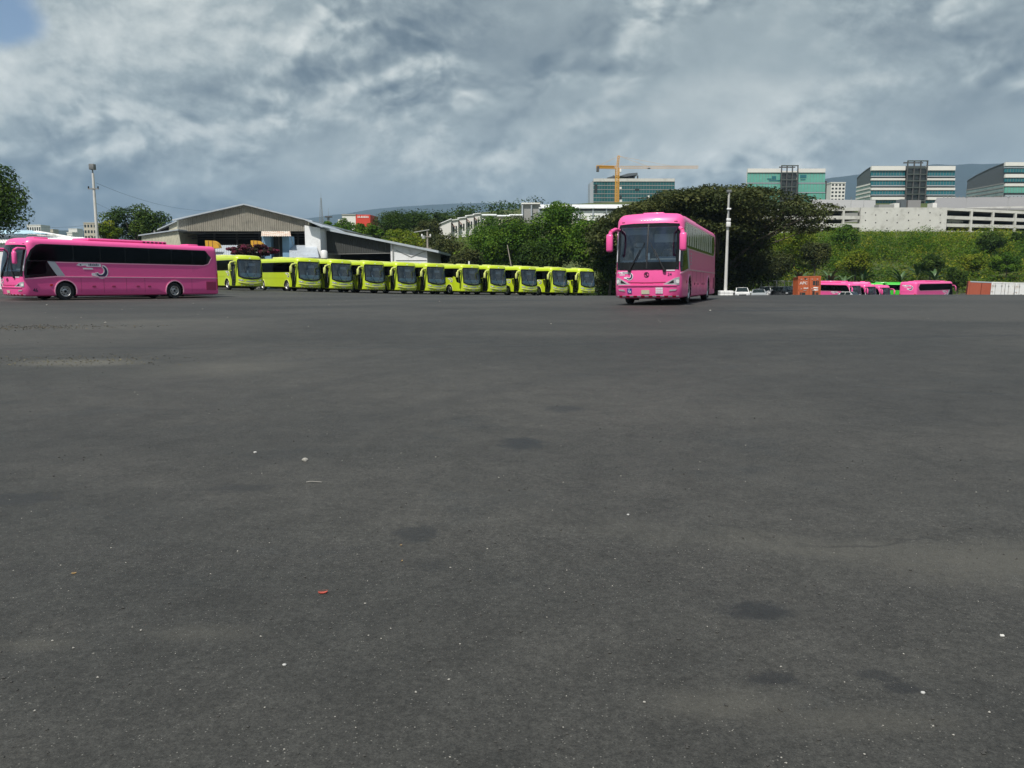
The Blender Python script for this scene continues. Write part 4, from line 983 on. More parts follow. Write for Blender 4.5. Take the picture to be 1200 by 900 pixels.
for k, py in enumerate((272.3, 275.2, 277.8)):
    x0, x1, z0, z1 = R(211, 359, py, py + 0.9, Yw); MB().box(x0, x1, Yw + 1.0 + k * 1.4, Yw + 1.2 + k * 1.4, z0, z1).build('beam', M['beamdark'] if k else M['beam'], wh)
for px in (243, 270, 297, 343):
    x0 = X(px, Yw); MB().box(x0 - 0.1, x0 + 0.1, Yw + 3, Yw + 3.2, g0 - 1, bl.z).build('post', M['beamdark'], wh)
# low canopy roofs before the opening
for nm, (a, b) in (('canopy', (251, 307)), ('canopy', (339, 371))):
    q0, q1 = P(a, 287.5, Yw - 0.6), P(b, 287.5, Yw - 0.6); q2, q3 = P(b + (3 if b > 350 else 0), 302, Yw - 6.5), P(a, 302, Yw - 6.5)
    c = MB().sheet(q3, q2, q1, q0, 22, 0.05); cc = c.build(nm, M['roofmetal'], wh)
    MB().prism([q3 - Vector((0, 0, .1)), q2 - Vector((0, 0, .1)), q2 - Vector((0, 0, .22)), q3 - Vector((0, 0, .22))], (0, 0.12, 0)).build('fascia', M['beam'], cc)
    for q in (q3, q2): MB().box(q.x - 0.06, q.x + 0.06, q.y + 0.15, q.y + 0.27, gz(q.x, q.y) - 0.3, q.z - 0.1).build('post', M['beam'], cc)
# white wall on its right and stray roof pieces
x0, x1, z0, z1 = R(357.5, 375.5, 264, 302, Yw - 1.5)
MB().prism([(x0, Yw - 1.5, g0 - 1), (x1, Yw - 1.5, g0 - 1), (x1, Yw - 1.5, z1 - 0.35), (x0, Yw - 1.5, z1)], (0, 18, 0)).build('white_end_wall', M['whitewall'], wh)
q = [P(359, 258.5, Yw - 2), P(378, 266.5, Yw - 2)]
roof_slab(q[0], q[1], 14, 0.12, 'roof_edge', M['roofmetal'], wh, 0.1)
# left wing
lw = thing('side_shed', 'cream corrugated shed wing left of the wide warehouse gable', 'shed', base(195, 102))
a, b, c, d = P(166, 296, 101.5), P(213.5, 296, 101.5), P(209, 270.5, 101.5), P(166, 276.5, 101.5)
MB().sheet(a, b, c, d, 26, 0.05).build('wall', M['corr_cream'], lw)
q = [P(162, 276.5, 101.2), P(209, 269.8, 101.2)]
q0, q1 = q; MB().prism([q0, q1, q1 + Vector((0, 0, .14)), q0 + Vector((0, 0, .14))], (0, 9, 0)).build('roof', M['roofmetal'], lw)
for px in (166.5, 213): MB().box(X(px, 101.7) - .08, X(px, 101.7) + .08, 101.7, 101.86, gz(X(px, 101.7), 101.7) - .3, Zr(290, 101.7)).build('post', M['beam'], lw)
lw2 = thing('side_shed', 'small low roof tucked between the round tree and the wide gable', 'shed', base(197, 116))
q0, q1 = P(184, 270, 115), P(212, 257.5, 115)
MB().prism([q0, q1, q1 + Vector((0, 0, .18)), q0 + Vector((0, 0, .18))], (0, 12, 0)).build('roof', M['roofmetal'], lw2)
MB().prism([P(198, 277, 115.3), P(212, 277, 115.3), P(212, 258.5, 115.3), P(198, 264.5, 115.3)], (0, 0.2, 0)).build('wall', M['corr_cream'], lw2)
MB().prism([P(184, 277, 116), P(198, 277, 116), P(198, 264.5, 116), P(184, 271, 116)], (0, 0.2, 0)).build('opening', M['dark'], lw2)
MB().box(X(184, 115.2) - .1, X(184, 115.2) + .12, 115.1, 115.3, gz(X(184, 115), 115) - .3, P(184, 270, 115).z).build('post', M['beam'], lw2)
# blue porch with rusty awning
Yp = 101
po = thing('porch', 'pale blue porch with a rusty white awning at the warehouse front', 'porch', base(323, Yp))
pz = gz(X(323, Yp), Yp) - 0.3
for a, b in ((307.2, 317.5), (331, 339.2)):
    x0, x1, z0, z1 = R(a, b, 276.5, 303, Yp); MB().box(x0, x1, Yp, Yp + 2.4, pz, z1).build('wall', M['bluewall'], po)
x0, x1, z0, z1 = R(317.5, 331, 276.5, 303, Yp); MB().box(x0, x1, Yp + 1.2, Yp + 1.3, pz, z1).build('doorway', M['corr_dark'], po)
MB().box((x0 + x1) / 2 - .06, (x0 + x1) / 2 + .06, Yp + 1.05, Yp + 1.2, pz, z1).build('door_post', M['wood'], po)
MB().sheet(P(306, 277, Yp - 1.1), P(341, 277, Yp - 1.1), P(340, 271.2, Yp + 1.2), P(306.5, 271.2, Yp + 1.2), 14, 0.05).build('awning', M['rust'], po)
for px in (306.3, 340.6): q = P(px, 277, Yp - 1.0); MB().tube(q, (q.x, Yp + 0.02, q.z - 1.0), 0.04).build('bracket', M['beam'], po)
# ochre hoods
for k, (a, b, lab) in enumerate(((240.5, 256.5, 'ochre curved vent hood rising behind the tail of the pink coach'), (294, 308, 'ochre curved vent hood left of the pale blue porch'))):
    Yh = 98.5; t = thing('vent_hood', lab, 'vent hood', base((a + b) / 2, Yh), 'ochre curved vent hoods before the warehouse')
    x0, x1, z0, z1 = R(a, b, 281.7, 291.5, Yh); w_ = x1 - x0; h = z1 - z0
    pr = [(x0, z0), (x0, z1)] + [(x0 + w_ * (0.45 + 0.55 * math.sin(math.radians(q))), z0 + h * (0.12 + 0.86 * math.cos(math.radians(q)))) for q in range(0, 91, 15)] + [(x1 - w_ * .18, z0 + h * .05)]
    MB().prism([(u, Yh, v) for u, v in pr], (0, 0.9, 0)).build('hood', M['ochre'], t)
    for q in (0.22, 0.52): MB().box(x0 + w_ * q, x0 + w_ * q + 0.06, Yh - 0.03, Yh, z0 + 0.05, z1 - 0.06).build('seam', M['brick'], t)
    MB().box(x0 + w_ * .25, x0 + w_ * .55, Yh + .2, Yh + .7, gz(x0, Yh) - .2, z0 + .1).build('pedestal', M['beam'], t)
# lean-to on the right
Yl = 106
ln_ = thing('lean_to', 'lean-to hall with long sloping roof and dark corrugated end', 'hall', base(440, Yl))
lz = gz(X(440, Yl), Yl) - 0.6
q0, q1 = P(372, 268, Yl), P(514.5, 296.5, Yl)
nv = Vector((0, 0, 0.28))
MB().prism([q0 + Vector((0, -.8, 0)), q1 + Vector((0, -.8, 0)), q1 + nv + Vector((0, -.8, 0)), q0 + nv + Vector((0, -.8, 0))], (0, 30, 0)).build('roof', M['roofmetal'], ln_)
def zroof(px): t = (px - 372) / (514.5 - 372); return q0.z + (q1.z - q0.z) * t
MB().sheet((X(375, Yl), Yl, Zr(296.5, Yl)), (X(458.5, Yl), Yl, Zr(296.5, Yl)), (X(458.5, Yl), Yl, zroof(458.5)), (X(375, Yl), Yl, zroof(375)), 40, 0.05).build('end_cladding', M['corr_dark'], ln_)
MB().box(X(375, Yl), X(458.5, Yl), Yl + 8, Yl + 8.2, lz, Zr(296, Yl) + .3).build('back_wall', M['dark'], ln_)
MB().prism([P(375, 298.4, Yl - .1), P(458.5, 297.0, Yl - .1), P(458.5, 296.2, Yl - .1), P(375, 297.6, Yl - .1)], (0, 0.18, 0)).build('beam', M['beam'], ln_)
MB().prism([(X(458.5, Yl), Yl - .2, lz), (X(501, Yl), Yl - .2, lz), (X(501, Yl), Yl - .2, zroof(501)), (X(458.5, Yl), Yl - .2, zroof(458.5))], (0, 0.4, 0)).build('end_wall', M['whitewall'], ln_)
MB().box(X(461.3, Yl) - .07, X(461.3, Yl) + .07, Yl - .36, Yl - .22, lz, zroof(462) - .05).build('drain_pipe', M['galv'], ln_)
for pa, pb in (((464, 293), (482, 301)), ((482, 301), (501, 293)), ((464, 305), (500, 305))):
    MB().tube(P(*pa, Yl - .24), P(*pb, Yl - .24), 0.035).build('brace', M['concrete_grey'], ln_)
MB().box(X(501, Yl) - .2, X(501, Yl), Yl + .2, Yl + 29, lz, zroof(501) - .02).build('side_wall', M['whitewall'], ln_)
MB().box(X(375, Yl), X(375, Yl) + .2, Yl + .2, Yl + 29, lz, zroof(375) - .02).build('side_wall', M['whitewall'], ln_)
tk = thing('water_tank', 'small white tank with a rusty foot at the corner of the white wall', 'tank', base(379.5, 101))
mb = MB(); c = P(380, 303.5, 101); mb.lathe([(0.01, 1.0), (0.3, 0.97), (0.42, 0.82), (0.43, 0.0), (0.01, 0.0)], (c.x, 101, c.z + .1), 'z', 16); mb.build('tank_shell', M['white'], tk, 40)
MB().lathe([(0.36, 0.1), (0.36, 0), (0.01, 0)], (c.x, 101, c.z), 'z', 14).build('tank_foot', M['rust'], tk)
MB().box(c.x - .3, c.x + .3, 100.75, 101.25, gz(c.x, 101) - .2, c.z).build('stand', M['beam'], tk)

# white shed roofs behind the left coach
sh = thing('long_shed', 'long low shed with white and pale blue roof behind the pink coach', 'shed', base(30, 74))
a0, a1, a2 = P(-80, 268.5, 78), P(40, 270.5, 78), P(108, 281, 78)
MB().sheet(P(-80, 285, 68), P(120, 285, 68), P(98, 278.3, 76), P(-80, 272.6, 76), 60, 0.04).build('roof', M['whiteroof'], sh)
MB().sheet(P(-80, 274.0, 76.1), P(60, 274.8, 76.1), P(38, 270.3, 82), P(-80, 269.5, 82), 40, 0.04).build('roof', M['blueroof'], sh)
MB().prism([P(39, 271, 79), P(43, 270.2, 79), P(104, 280.5, 74), P(100, 281.5, 74)], (0, 0, -0.15)).build('ridge_cap', M['white'], sh)
x0, x1 = P(-80, 285, 68).x, P(118, 285, 68).x
MB().box(x0, x1, 68.4, 68.6, gz(-40, 68) - .5, Zr(285, 68) - .02).build('wall', M['whitewall'], sh)
MB().box(x0, P(60, 280, 81).x, 81.6, 81.8, gz(-40, 82) - .5, Zr(275, 81.6)).build('wall', M['whitewall'], sh)

def tower_block(lab, px0, px1, py0, Y, dep, rows, cols, wall, glass_, name='apartment_block', cat='building', roofm=None, pyb=None):
    x0, x1 = X(px0, Y), X(px1, Y); z1 = Zr(py0, Y); zb = gz((x0 + x1) / 2, Y) - 2
    t = thing(name, lab, cat, ((x0 + x1) / 2, Y, zb))
    MB().box(x0, x1, Y, Y + dep, zb, z1).build('wall', wall, t)
    MB().box(x0 - .2, x1 + .2, Y - .2, Y + dep + .2, z1 + .003, z1 + .5).build('roof', roofm or wall, t)
    zlow = Zr(pyb, Y) if pyb else zb + 2
    cw, rh = (x1 - x0) / cols, (z1 - zlow) / rows
    me = None
    for i in range(rows):
        for j in range(cols):
            if me is None:
                o = MB().box(x0 + cw * .2 , x0 + cw * .8, Y - .06, Y + .1, z1 - rh * .75, z1 - rh * .25).build('window', glass_, t); me = o.data
            else:
                o = link('window', me, t); o.location = (cw * j, 0, -rh * i)
    return t
tower_block('white flat roofed block on the horizon just right of the big left tree', 36, 52, 264, 700, 14, 3, 6, M['ivory'], M['smoke'])
tower_block('taller tan apartment block behind the left floodlight pole', 102, 120, 261.5, 620, 14, 4, 5, M['tan'], M['smoke'])
tower_block('tiny pale block on the horizon left of the floodlight pole', 84, 94, 268.3, 900, 12, 2, 5, M['ivory'], M['smoke'])
tower_block('tiny grey house on the far horizon between the white and tan blocks', 60, 66, 269, 820, 10, 2, 3, M['tan'], M['smoke'])
tower_block('small white house roof low on the horizon before the tan block', 82, 88, 273, 520, 8, 1, 3, M['ivory'], M['smoke'], 'house')
# red and white shop block on the hill
Yr = 300; t = thing('shop_building', 'red shop building with white lettering beside its white block', 'building', base(425, Yr))
zb = t.location.z - 2
for nm, a, b, y0, m_ in (('white_block', 401, 416.9, 252.3, M['ivory']), ('low_block', 396, 401, 257, M['ivory']), ('red_facade', 417, 434, 251.5, M['redwall'])):
    x0, x1, z0, z1 = R(a, b, y0, 268, Yr); MB().box(x0, x1, Yr + (0.3 if nm == 'low_block' else 0), Yr + 14, zb, z1).build(nm, m_, t)
MB().prism([P(434.05, 268, Yr), P(441, 268, Yr + 12), P(441, 253.6, Yr + 12), P(434.05, 251.5, Yr)], (0.05, 4, 0)).build('red_side', M['redwall'], t)
x0, x1, z0, z1 = R(401, 417, 251.6, 252.2, Yr); MB().box(x0 - .2, x1, Yr - .2, Yr + 14, z1 - .2, z1 + .25).build('roof', M['concrete_grey'], t)
xx = 419.0
for wd in (1.1, 1.3, 0.6, 1.4, 1.2, 1.3, 1.1, 1.3, 0.9):
    x0, x1, z0, z1 = R(xx, xx + wd, 252.8, 255.2, Yr); MB().prism([(x0, Yr - .1, z0), (x1, Yr - .1, z0), (x1 - .1, Yr - .1, z1), (x0 + .12, Yr - .1, z1 - .1)], (0, .1, 0)).build('lettering', M['white'], t); xx += wd + 0.35
# terraced white houses on the grassy slope
Yt = 198
tops = [(514.5, 528.5, 261.5), (528.5, 537, 258.8), (537, 546, 256.2), (546, 555, 253.6), (555, 563, 251.6)]
for k, (a, b, y0) in enumerate(tops):
    lab = ['white gable-end house lowest in the stepped terrace on the slope', 'second white terraced house uphill with a red-brown pergola', 'third white terraced house uphill, middle of the stepped row',
           'fourth white terraced house uphill, half behind leaves', 'highest white terraced house at the top of the stepped row'][k]
    t = thing('terraced_house', lab, 'house', base((a + b) / 2, Yt + k * 1.5), 'stepped white terraced houses'); Yk = Yt + k * 1.5; zb = t.location.z - 3
    x0, x1, z0, z1 = R(a, b, y0, 275, Yk)
    MB().prism([(x0, Yk, zb), (x1, Yk, zb), (x1, Yk, z1 + (.9 if k == 0 else .25)), (x0, Yk, z1 - (.4 if k == 0 else 0))], (0, 9, 0)).build('wall', M['ivory'], t)
    MB().prism([(x0 - .15, Yk - .3, z1 - (.4 if k == 0 else 0) + .01), (x1 + .1, Yk - .3, z1 + (.9 if k == 0 else .25) + .01), (x1 + .1, Yk - .3, z1 + (.9 if k == 0 else .25) + .22), (x0 - .15, Yk - .3, z1 - (.4 if k == 0 else 0) + .22)], (0, 9.5, 0)).build('roof', M['whiteroof'], t)
    if k:
        w_ = x1 - x0
        MB().box(x0 + w_ * .25, x0 + w_ * .5, Yk - .05, Yk + .1, z1 - 2.6, z1 - 1.4).build('window', M['smoke'], t)
        MB().box(x0 + w_ * .62, x0 + w_ * .82, Yk - .05, Yk + .1, z1 - 2.9, z1 - 1.2).build('window', M['smoke'], t)
        MB().tube((x0 + .05, Yk - .5, z1 - .5), (x0 + w_ * .55, Yk - .5, z1 - 1.5), 0.12, None, 4).build('pergola_beam', M['brick'], t)
        MB().tube((x0 + .1, Yk - .5, z1 - .4), (x0 + .1, Yk - .5, z1 - 3.2), 0.12, None, 4).build('pergola_post', M['brick'], t)
for k, (a, b, y0, Yk, lab) in enumerate(((562, 580, 252.5, 225, 'white house beyond the terrace, half hidden by the green trees'), (584, 598, 253.5, 240, 'low pale house right of the white houses on the hill'), (598, 611, 252.5, 250, 'cream house next to the long white industrial hall'))):
    x0, x1, z0, z1 = R(a, b, y0, 272, Yk); t = thing('hill_house', lab, 'house', ((x0 + x1) / 2, Yk, gz((x0 + x1) / 2, Yk))); zb = t.location.z - 3
    MB().box(x0, x1, Yk, Yk + 9, zb, z1).build('wall', (M['ivory'], M['tan'], M['corr_cream'])[k], t)
    MB().prism([(x0 - .4, Yk - .4, z1 + .003), (x0 - .4, Yk + 9.4, z1 + .003), (x0 - .4, Yk + 4.5, z1 + .7)], (x1 - x0 + .8, 0, 0)).build('roof', M['whiteroof'], t)
    for j in range(3): w_ = (x1 - x0) / 3; MB().box(x0 + w_ * (j + .3), x0 + w_ * (j + .7), Yk - .05, Yk + .1, z1 - 2.0, z1 - .9).build('window', M['smoke'], t)

# long white industrial hall
Yi = 258; t = thing('industrial_hall', 'long white hall with vaulted roof below the glass building with the crane', 'hall', base(690, Yi)); zb = t.location.z - 3
x0, x1, z0, z1 = R(611.5, 633, 239.6, 262, Yi); MB().box(x0, x1, Yi + .5, Yi + 24, zb, z1).build('end_block', M['concrete_grey'], t)
x0, x1, z0, z1 = R(611, 633, 238.8, 239.9, Yi); MB().box(x0, x1, Yi - .3, Yi + 24.3, z1 - .1, z1 + .35).build('parapet', M['ivory'], t)
x0, x1, z0, z1 = R(631, 790, 247, 264, Yi); MB().box(x0, x1, Yi + .3, Yi + 22, zb, z1).build('wall', M['whitewall'], t)
x0, x1, z0, z1 = R(631, 790, 244.4, 247, Yi); MB().box(x0, x1, Yi + .6, Yi + 22, z0 - .05, z1).build('window_strip', M['smoke'], t)
pr = []
for k in range(9):
    q = k / 8; pr.append((Yi - 0.5 + 24 * q, Zr(244.8, Yi) + 2.7 * math.sin(math.pi * (0.10 + 0.8 * q)) - 0.5))
x0, x1 = X(631, Yi), X(792, Yi)
rf = MB(); nseg = 10
for i in range(nseg):
    xa, xb = x0 + (x1 - x0) * i / nseg, x0 + (x1 - x0) * (i + 1) / nseg - 0.06
    rf2 = MB().prism([(xa, y, z) for y, z in pr] + [(xa, y, z - .25) for y, z in pr[::-1]], (xb - xa, 0, 0)); rf2.build('roof_sheet', M['whiteroof'], t)
for px in [612, 622.5] + [631.5 + 15.6 * k for k in range(11)]:
    xx = X(px, Yi); MB().box(xx - .2, xx + .2, Yi - .15, Yi + .25, zb, Zr(244.6 if px > 625 else 240, Yi)).build('pilaster', M['silver'], t)
for px in (641, 651, 668, 684, 697, 715): MB().box(X(px, Yi - 4) - .8, X(px, Yi - 4) + .8, Yi - 5, Yi - 4, zb, Zr(256.5 + (px % 3) * .6, Yi - 4)).build('service_box', M['ivory'] if px % 2 else M['tan'], t)

# glass office blocks
def lattice_shaft(parent, px0, px1, py0, py1, Y, dep, rows, glassm):
    """the steel framed stair shaft that stands proud of the glass"""
    x0, x1, z0, z1 = R(px0, px1, py0, py1, Y); w_ = x1 - x0
    core = MB().box(x0 + .3, x1 - .3, Y + .5, Y + dep, z0, z1 - (z1 - z0) * .16).build('stair_glass', glassm, parent)
    fr = MB()
    for k in range(4):
        u = x0 + w_ * k / 3; fr.box(u - .22, u + .22, Y - .05, Y + .4, z0, z1)
    f1 = fr.build('shaft_post', M['beamdark'], parent)
    for i in range(rows + 1):
        zz = z0 + (z1 - z0) * i / rows
        MB().box(x0 - .2, x1 + .2, Y - .12, Y + .45, zz - .2, zz + .2).build('shaft_beam', M['shaftgreen'], parent)
    for i in range(rows - 1):
        for k in range(3):
            if (i + k) % 2: MB().box(x0 + w_ * k / 3 + .5, x0 + w_ * (k + 1) / 3 - .5, Y + .3, Y + .48, z0 + (z1 - z0) * (i + .25) / rows, z0 + (z1 - z0) * (i + .8) / rows).build('stair_panel', M['smoke'], parent)
    MB().box(x0, x1, Y + dep - .4, Y + dep, z1 - .5, z1).build('shaft_beam', M['beamdark'], parent)

def mullions(parent, px0, px1, py0, py1, Y, n, m_, w_=.10):
    x0, x1, z0, z1 = R(px0, px1, py0, py1, Y); mb = MB()
    for i in range(n + 1): u = x0 + (x1 - x0) * i / n; mb.box(u - w_ / 2, u + w_ / 2, Y - .10, Y - .02, z0, z1)
    return mb.build('mullion_frame', m_, parent)

# office with banded facade (right)
def wedge(t, x0, x1, zb, z1, Y, dep, zback, bands):
    """body of the block: its roof slopes down towards the back, its end wall is banded glass"""
    pr = [(Y + .6, zb), (Y + dep, zb), (Y + dep, zback), (Y + dep * .75, zback + (z1 - zback) * .40), (Y + dep * .4, zback + (z1 - zback) * .75), (Y + .6, z1)]
    MB().prism([(x0 + .1, y, z) for y, z in pr], (x1 - x0 - .2, 0, 0)).build('core_wall', M['slate'], t)
    top = [pr[2], pr[3], pr[4], pr[5]]
    MB().prism([(x0 - .05, y, z + .02) for y, z in top] + [(x0 - .05, y, z + .3) for y, z in top[::-1]], (x1 - x0 + .1, 0, 0)).build('sloping_roof', M['slate'], t)
    for y0, y1, m_ in bands:
        z0_, z1_ = Zr(y1, Y), Zr(y0, Y)
        MB().box(x0 - (.02 if 'glass' in m_ else .12), x0 + .15, Y + .7, Y + dep - .1, z0_, z1_).build('glass_band' if 'glass' in m_ else 'side_band', M[m_], t)
def banded(t, spans, bands, Y, dep):
    for a, b in spans:
        for y0, y1, m_, pr_, nm in bands:
            x0, x1, z0, z1 = R(a, b, y0, y1, Y); o = MB().box(x0, x1, Y - pr_, Y + .6, z0 + .01, z1 - .01).build(nm, m_, t)
            if nm == 'glass_band':
                k = max(2, int((b - a) / 3.2)); q = MB()
                for i in range(1, k): u = x0 + (x1 - x0) * i / k; q.box(u - .05, u + .05, Y - pr_ - .06, Y - pr_ + .01, z0 + .05, z1 - .05)
                q.build('mullion_frame', M['beam'], o)
Yo = 330
b3 = [(194.7, 199.8, M['ivory'], .5, 'parapet'), (200.2, 205.9, M['teal'], .0, 'glass_band'), (206.1, 207.3, M['silver'], .2, 'spandrel'), (207.5, 208.6, M['smoke'], .0, 'dark_band'), (208.9, 211.4, M['ivory'], .3, 'spandrel'),
      (211.8, 216.8, M['teal'], .0, 'glass_band'), (217.0, 218.3, M['silver'], .2, 'spandrel'), (218.5, 219.6, M['smoke'], .0, 'dark_band'), (220, 222.9, M['ivory'], .3, 'spandrel'),
      (223.3, 227.8, M['teal'], .0, 'glass_band'), (228, 229, M['silver'], .2, 'spandrel'), (229.2, 230.6, M['smoke'], .0, 'dark_band'), (231, 234.4, M['ivory'], .8, 'spandrel'), (234.8, 238.4, M['teal'], .0, 'glass_band'), (238.6, 243.5, M['silver'], .0, 'spandrel')]
t = thing('office_building', 'banded white and teal glass office with dark stair shaft in its middle', 'office building', base(1060, Yo))
zb = t.location.z - 4
x0, x1, z0, z1 = R(1021, 1119, 195, 244, Yo); wedge(t, x0, x1, zb, z1, Yo, 14.3, Zr(209.5, Yo + 14.3), ((214.5, 216.3, 'ivory'), (216.5, 219, 'sideglass_grey'), (219.2, 221, 'ivory'), (221.2, 223.6, 'sideglass_grey'), (223.8, 225.6, 'ivory'), (225.8, 228.3, 'sideglass_grey'), (228.5, 230.3, 'ivory'), (230.5, 234, 'sideglass_grey')))
banded(t, ((1020.8, 1060.5), (1085.6, 1119)), b3, Yo, 26)
lattice_shaft(t, 1062.5, 1085.5, 188.5, 243, Yo - 2, 4, 7, M['smoke'])
t = thing('office_building', 'banded teal glass office cut by the right edge, with long sloping side roof', 'office building', base(1190, Yo)); zb = t.location.z - 4
b4 = [(190.2, 194.6, M['ivory'], .5, 'parapet'), (195, 197, M['silver'], .2, 'spandrel'), (197.2, 202.0, M['teal'], .0, 'glass_band'), (202.3, 203.6, M['smoke'], .0, 'dark_band'), (204, 208.2, M['ivory'], .3, 'spandrel'), (208.5, 213.0, M['teal'], .0, 'glass_band'), (213.3, 214.5, M['smoke'], .0, 'dark_band'), (215, 218.3, M['ivory'], .3, 'spandrel'), (218.6, 226, M['aqua'], .0, 'glass_band'), (226.2, 228, M['smoke'], .0, 'dark_band'), (228.3, 240, M['silver'], .0, 'spandrel')]
x0, x1, z0, z1 = R(1177.5, 1270, 190.6, 244, Yo); wedge(t, x0, x1, zb, z1, Yo, 27.6, Zr(212.5, Yo + 27.6), ((214, 215.2, 'concrete_grey'), (215.4, 218.6, 'sideglass_grey'), (218.8, 219.8, 'concrete_grey'), (220, 223.4, 'sideglass_grey'), (223.6, 224.6, 'concrete_grey'), (224.8, 228.4, 'sideglass_grey'), (228.6, 230, 'concrete_grey'), (230.2, 234, 'sideglass_grey')))
banded(t, ((1177.5, 1270),), b4, Yo, 26)
# pale green glass office
Yg = 372; t = thing('office_building', 'pale green glass office with dark open stair shaft above the spreading tree', 'office building', base(920, Yg)); zb = t.location.z - 4
x0, x1, z0, z1 = R(876, 967, 200, 246, Yg); MB().box(x0 + .1, x1 - .1, Yg + .6, Yg + 3, zb, z1).build('core_wall', M['ivory'], t)
bg_ = [(197.6, 202.3, M['ivory'], .4, 'parapet'), (202.6, 213.8, M['aqua'], .0, 'glass_band'), (214.0, 215.2, M['silver'], .15, 'spandrel'), (215.4, 225, M['aqua'], .0, 'glass_band'), (225.2, 226.2, M['silver'], .15, 'spandrel'), (226.4, 236, M['aqua'], .0, 'glass_band'), (236.2, 244, M['aqua'], .05, 'glass_band')]
banded(t, ((876, 914.3), (935.5, 967)), bg_, Yg, 24)
for a, b, y0, y1 in ((899, 904, 209, 210.3), (904.5, 909.5, 206.3, 210.2), (901, 914, 211, 212.2), (937.5, 945, 204.8, 208.6), (938, 944, 210, 211), (897, 901, 219, 222)):
    x0, x1, z0, z1 = R(a, b, y0, y1, Yg); MB().box(x0, x1, Yg - .12, Yg - .03, z0, z1).build('window', M['teal'], t)
x0, x1, z0, z1 = R(967, 968.6, 212, 244, Yg); MB().box(x0 + .02, x1, Yg + .2, Yg + 20, zb, z1).build('side_pier', M['beamdark'], t)
lattice_shaft(t, 915.2, 934.2, 194, 244, Yg - 2, 4, 6, M['smoke'])
tower_block('small white tower block with rows of square windows between two glass offices', 968.5, 985, 214.5, 460, 14, 5, 4, M['ivory'], M['smoke'], 'apartment_block', 'building', None, 236)
# office under construction with its crane
Yc = 385; t = thing('office_building', 'dark green glass office under construction beneath the yellow crane', 'office building', base(745, Yc)); zb = t.location.z - 4
x0, x1, z0, z1 = R(696, 791, 209.8, 246, Yc); MB().box(x0 + .1, x1 - .1, Yc + .6, Yc + 12, zb, z1).build('core_wall', M['concrete_grey'], t)
bc = [(209.2, 212.8, M['concrete'], .3, 'parapet')]
y0 = 213.0
for k in range(6): bc += [(y0, y0 + 3.9, M['deepglass'], .0, 'glass_band'), (y0 + 4.0, y0 + 4.7, M['concrete_grey'], .12, 'spandrel')]; y0 += 4.8
banded(t, ((695.5, 790.5),), bc, Yc, 26)
for a, b, y0, y1, m_ in ((726, 728.5, 219, 221.5, M['ivory']), (744, 749, 221, 223.5, M['smoke']), (726, 728.5, 229, 233, M['smoke']), (759, 761, 229, 233, M['ivory']), (696.5, 700, 216, 226, M['smoke']), (726, 729, 234, 237, M['ivory'])):
    x0, x1, z0, z1 = R(a, b, y0, y1, Yc); MB().box(x0, x1, Yc - .16, Yc - .03, z0, z1).build('window', m_, t)
for pts in ([(712, 208), (721, 205.5), (726, 205.2), (726, 206.4), (716, 208.8)], [(726.5, 206), (736, 203.2), (747, 202.3), (747.5, 204.6), (733, 207)]):
    MB().prism([P(u, v, Yc + 4) for u, v in pts], (0, 14, 0)).build('roof_canopy', M['slate'], t)
for px in (717, 723, 735, 741, 745): MB().box(X(px, Yc + 6) - .3, X(px, Yc + 6) + .3, Yc + 6, Yc + 6.6, Zr(210, Yc), Zr(205.5, Yc + 6)).build('roof_post', M['beamdark'], t)
x0, x1, z0, z1 = R(732, 743, 204.8, 209, Yc + 8); MB().box(x0, x1, Yc + 8, Yc + 14, z0 - .5, z1).build('plant_room', M['smoke'], t)
MB().box(X(690.5, Yc), X(695.5, Yc), Yc + 1, Yc + 12, zb, Zr(213.4, Yc)).build('side_frame', M['silver'], t)

Yk = 362; cr_ = thing('tower_crane', 'yellow tower crane over the green glass building site', 'crane', base(723.4, Yk))
def lattice(mb, a, b, w_, n, r=0.09):
    a = Vector(a); b = Vector(b); d = (b - a).normalized(); s1 = Vector((0, 1, 0)); s2 = d.cross(s1).normalized()
    cs = [s1 * w_ / 2 + s2 * w_ / 2, s1 * w_ / 2 - s2 * w_ / 2, -s1 * w_ / 2 - s2 * w_ / 2, -s1 * w_ / 2 + s2 * w_ / 2]
    for c in cs: mb.tube(a + c, b + c, r, None, 4)
    for i in range(n):
        p0 = a.lerp(b, i / n); p1 = a.lerp(b, (i + 1) / n)
        for k in range(4):
            c0, c1 = cs[k], cs[(k + 1) % 4]; mb.tube(p0 + c0, p1 + c1, r * .6, None, 3, caps=False); mb.tube(p1 + c0, p1 + c1, r * .6, None, 3, caps=False)
    return mb
mx0 = P(723.5, 197, Yk); zt = Zr(197, Yk); zj = Zr(195.8, Yk)
lattice(MB(), (mx0.x, Yk, cr_.location.z - 1), (mx0.x, Yk, zt), 1.5, 22, 0.15).build('mast', M['crane'], cr_)
lattice(MB(), (mx0.x, Yk, zt), P(725, 182.5, Yk), 0.8, 5, 0.11).build('tower_top', M['crane'], cr_)
lattice(MB(), P(726, 196.0, Yk), P(818, 195.8, Yk), 0.9, 40, 0.045).build('jib', M['crane'], cr_)
cj = lattice(MB(), P(722, 196.2, Yk), P(699, 195.6, Yk), 1.1, 10, 0.13).build('counter_jib', M['crane'], cr_)
x0, x1, z0, z1 = R(702, 720, 194.4, 196.6, Yk); MB().box(x0, x1, Yk - .35, Yk + .35, z0, z1).build('machine_deck', M['crane'], cj)
x0, x1, z0, z1 = R(699, 702, 195, 201.3, Yk); MB().bbox(x0, x1, Yk - .8, Yk + .8, z0, z1, .1).build('counterweight', M['beamdark'], cr_)
x0, x1, z0, z1 = R(725.6, 728, 198, 202, Yk); MB().bbox(x0, x1, Yk - .8, Yk + .8, z0, z1, .1).build('operator_cab', M['white'], cr_)
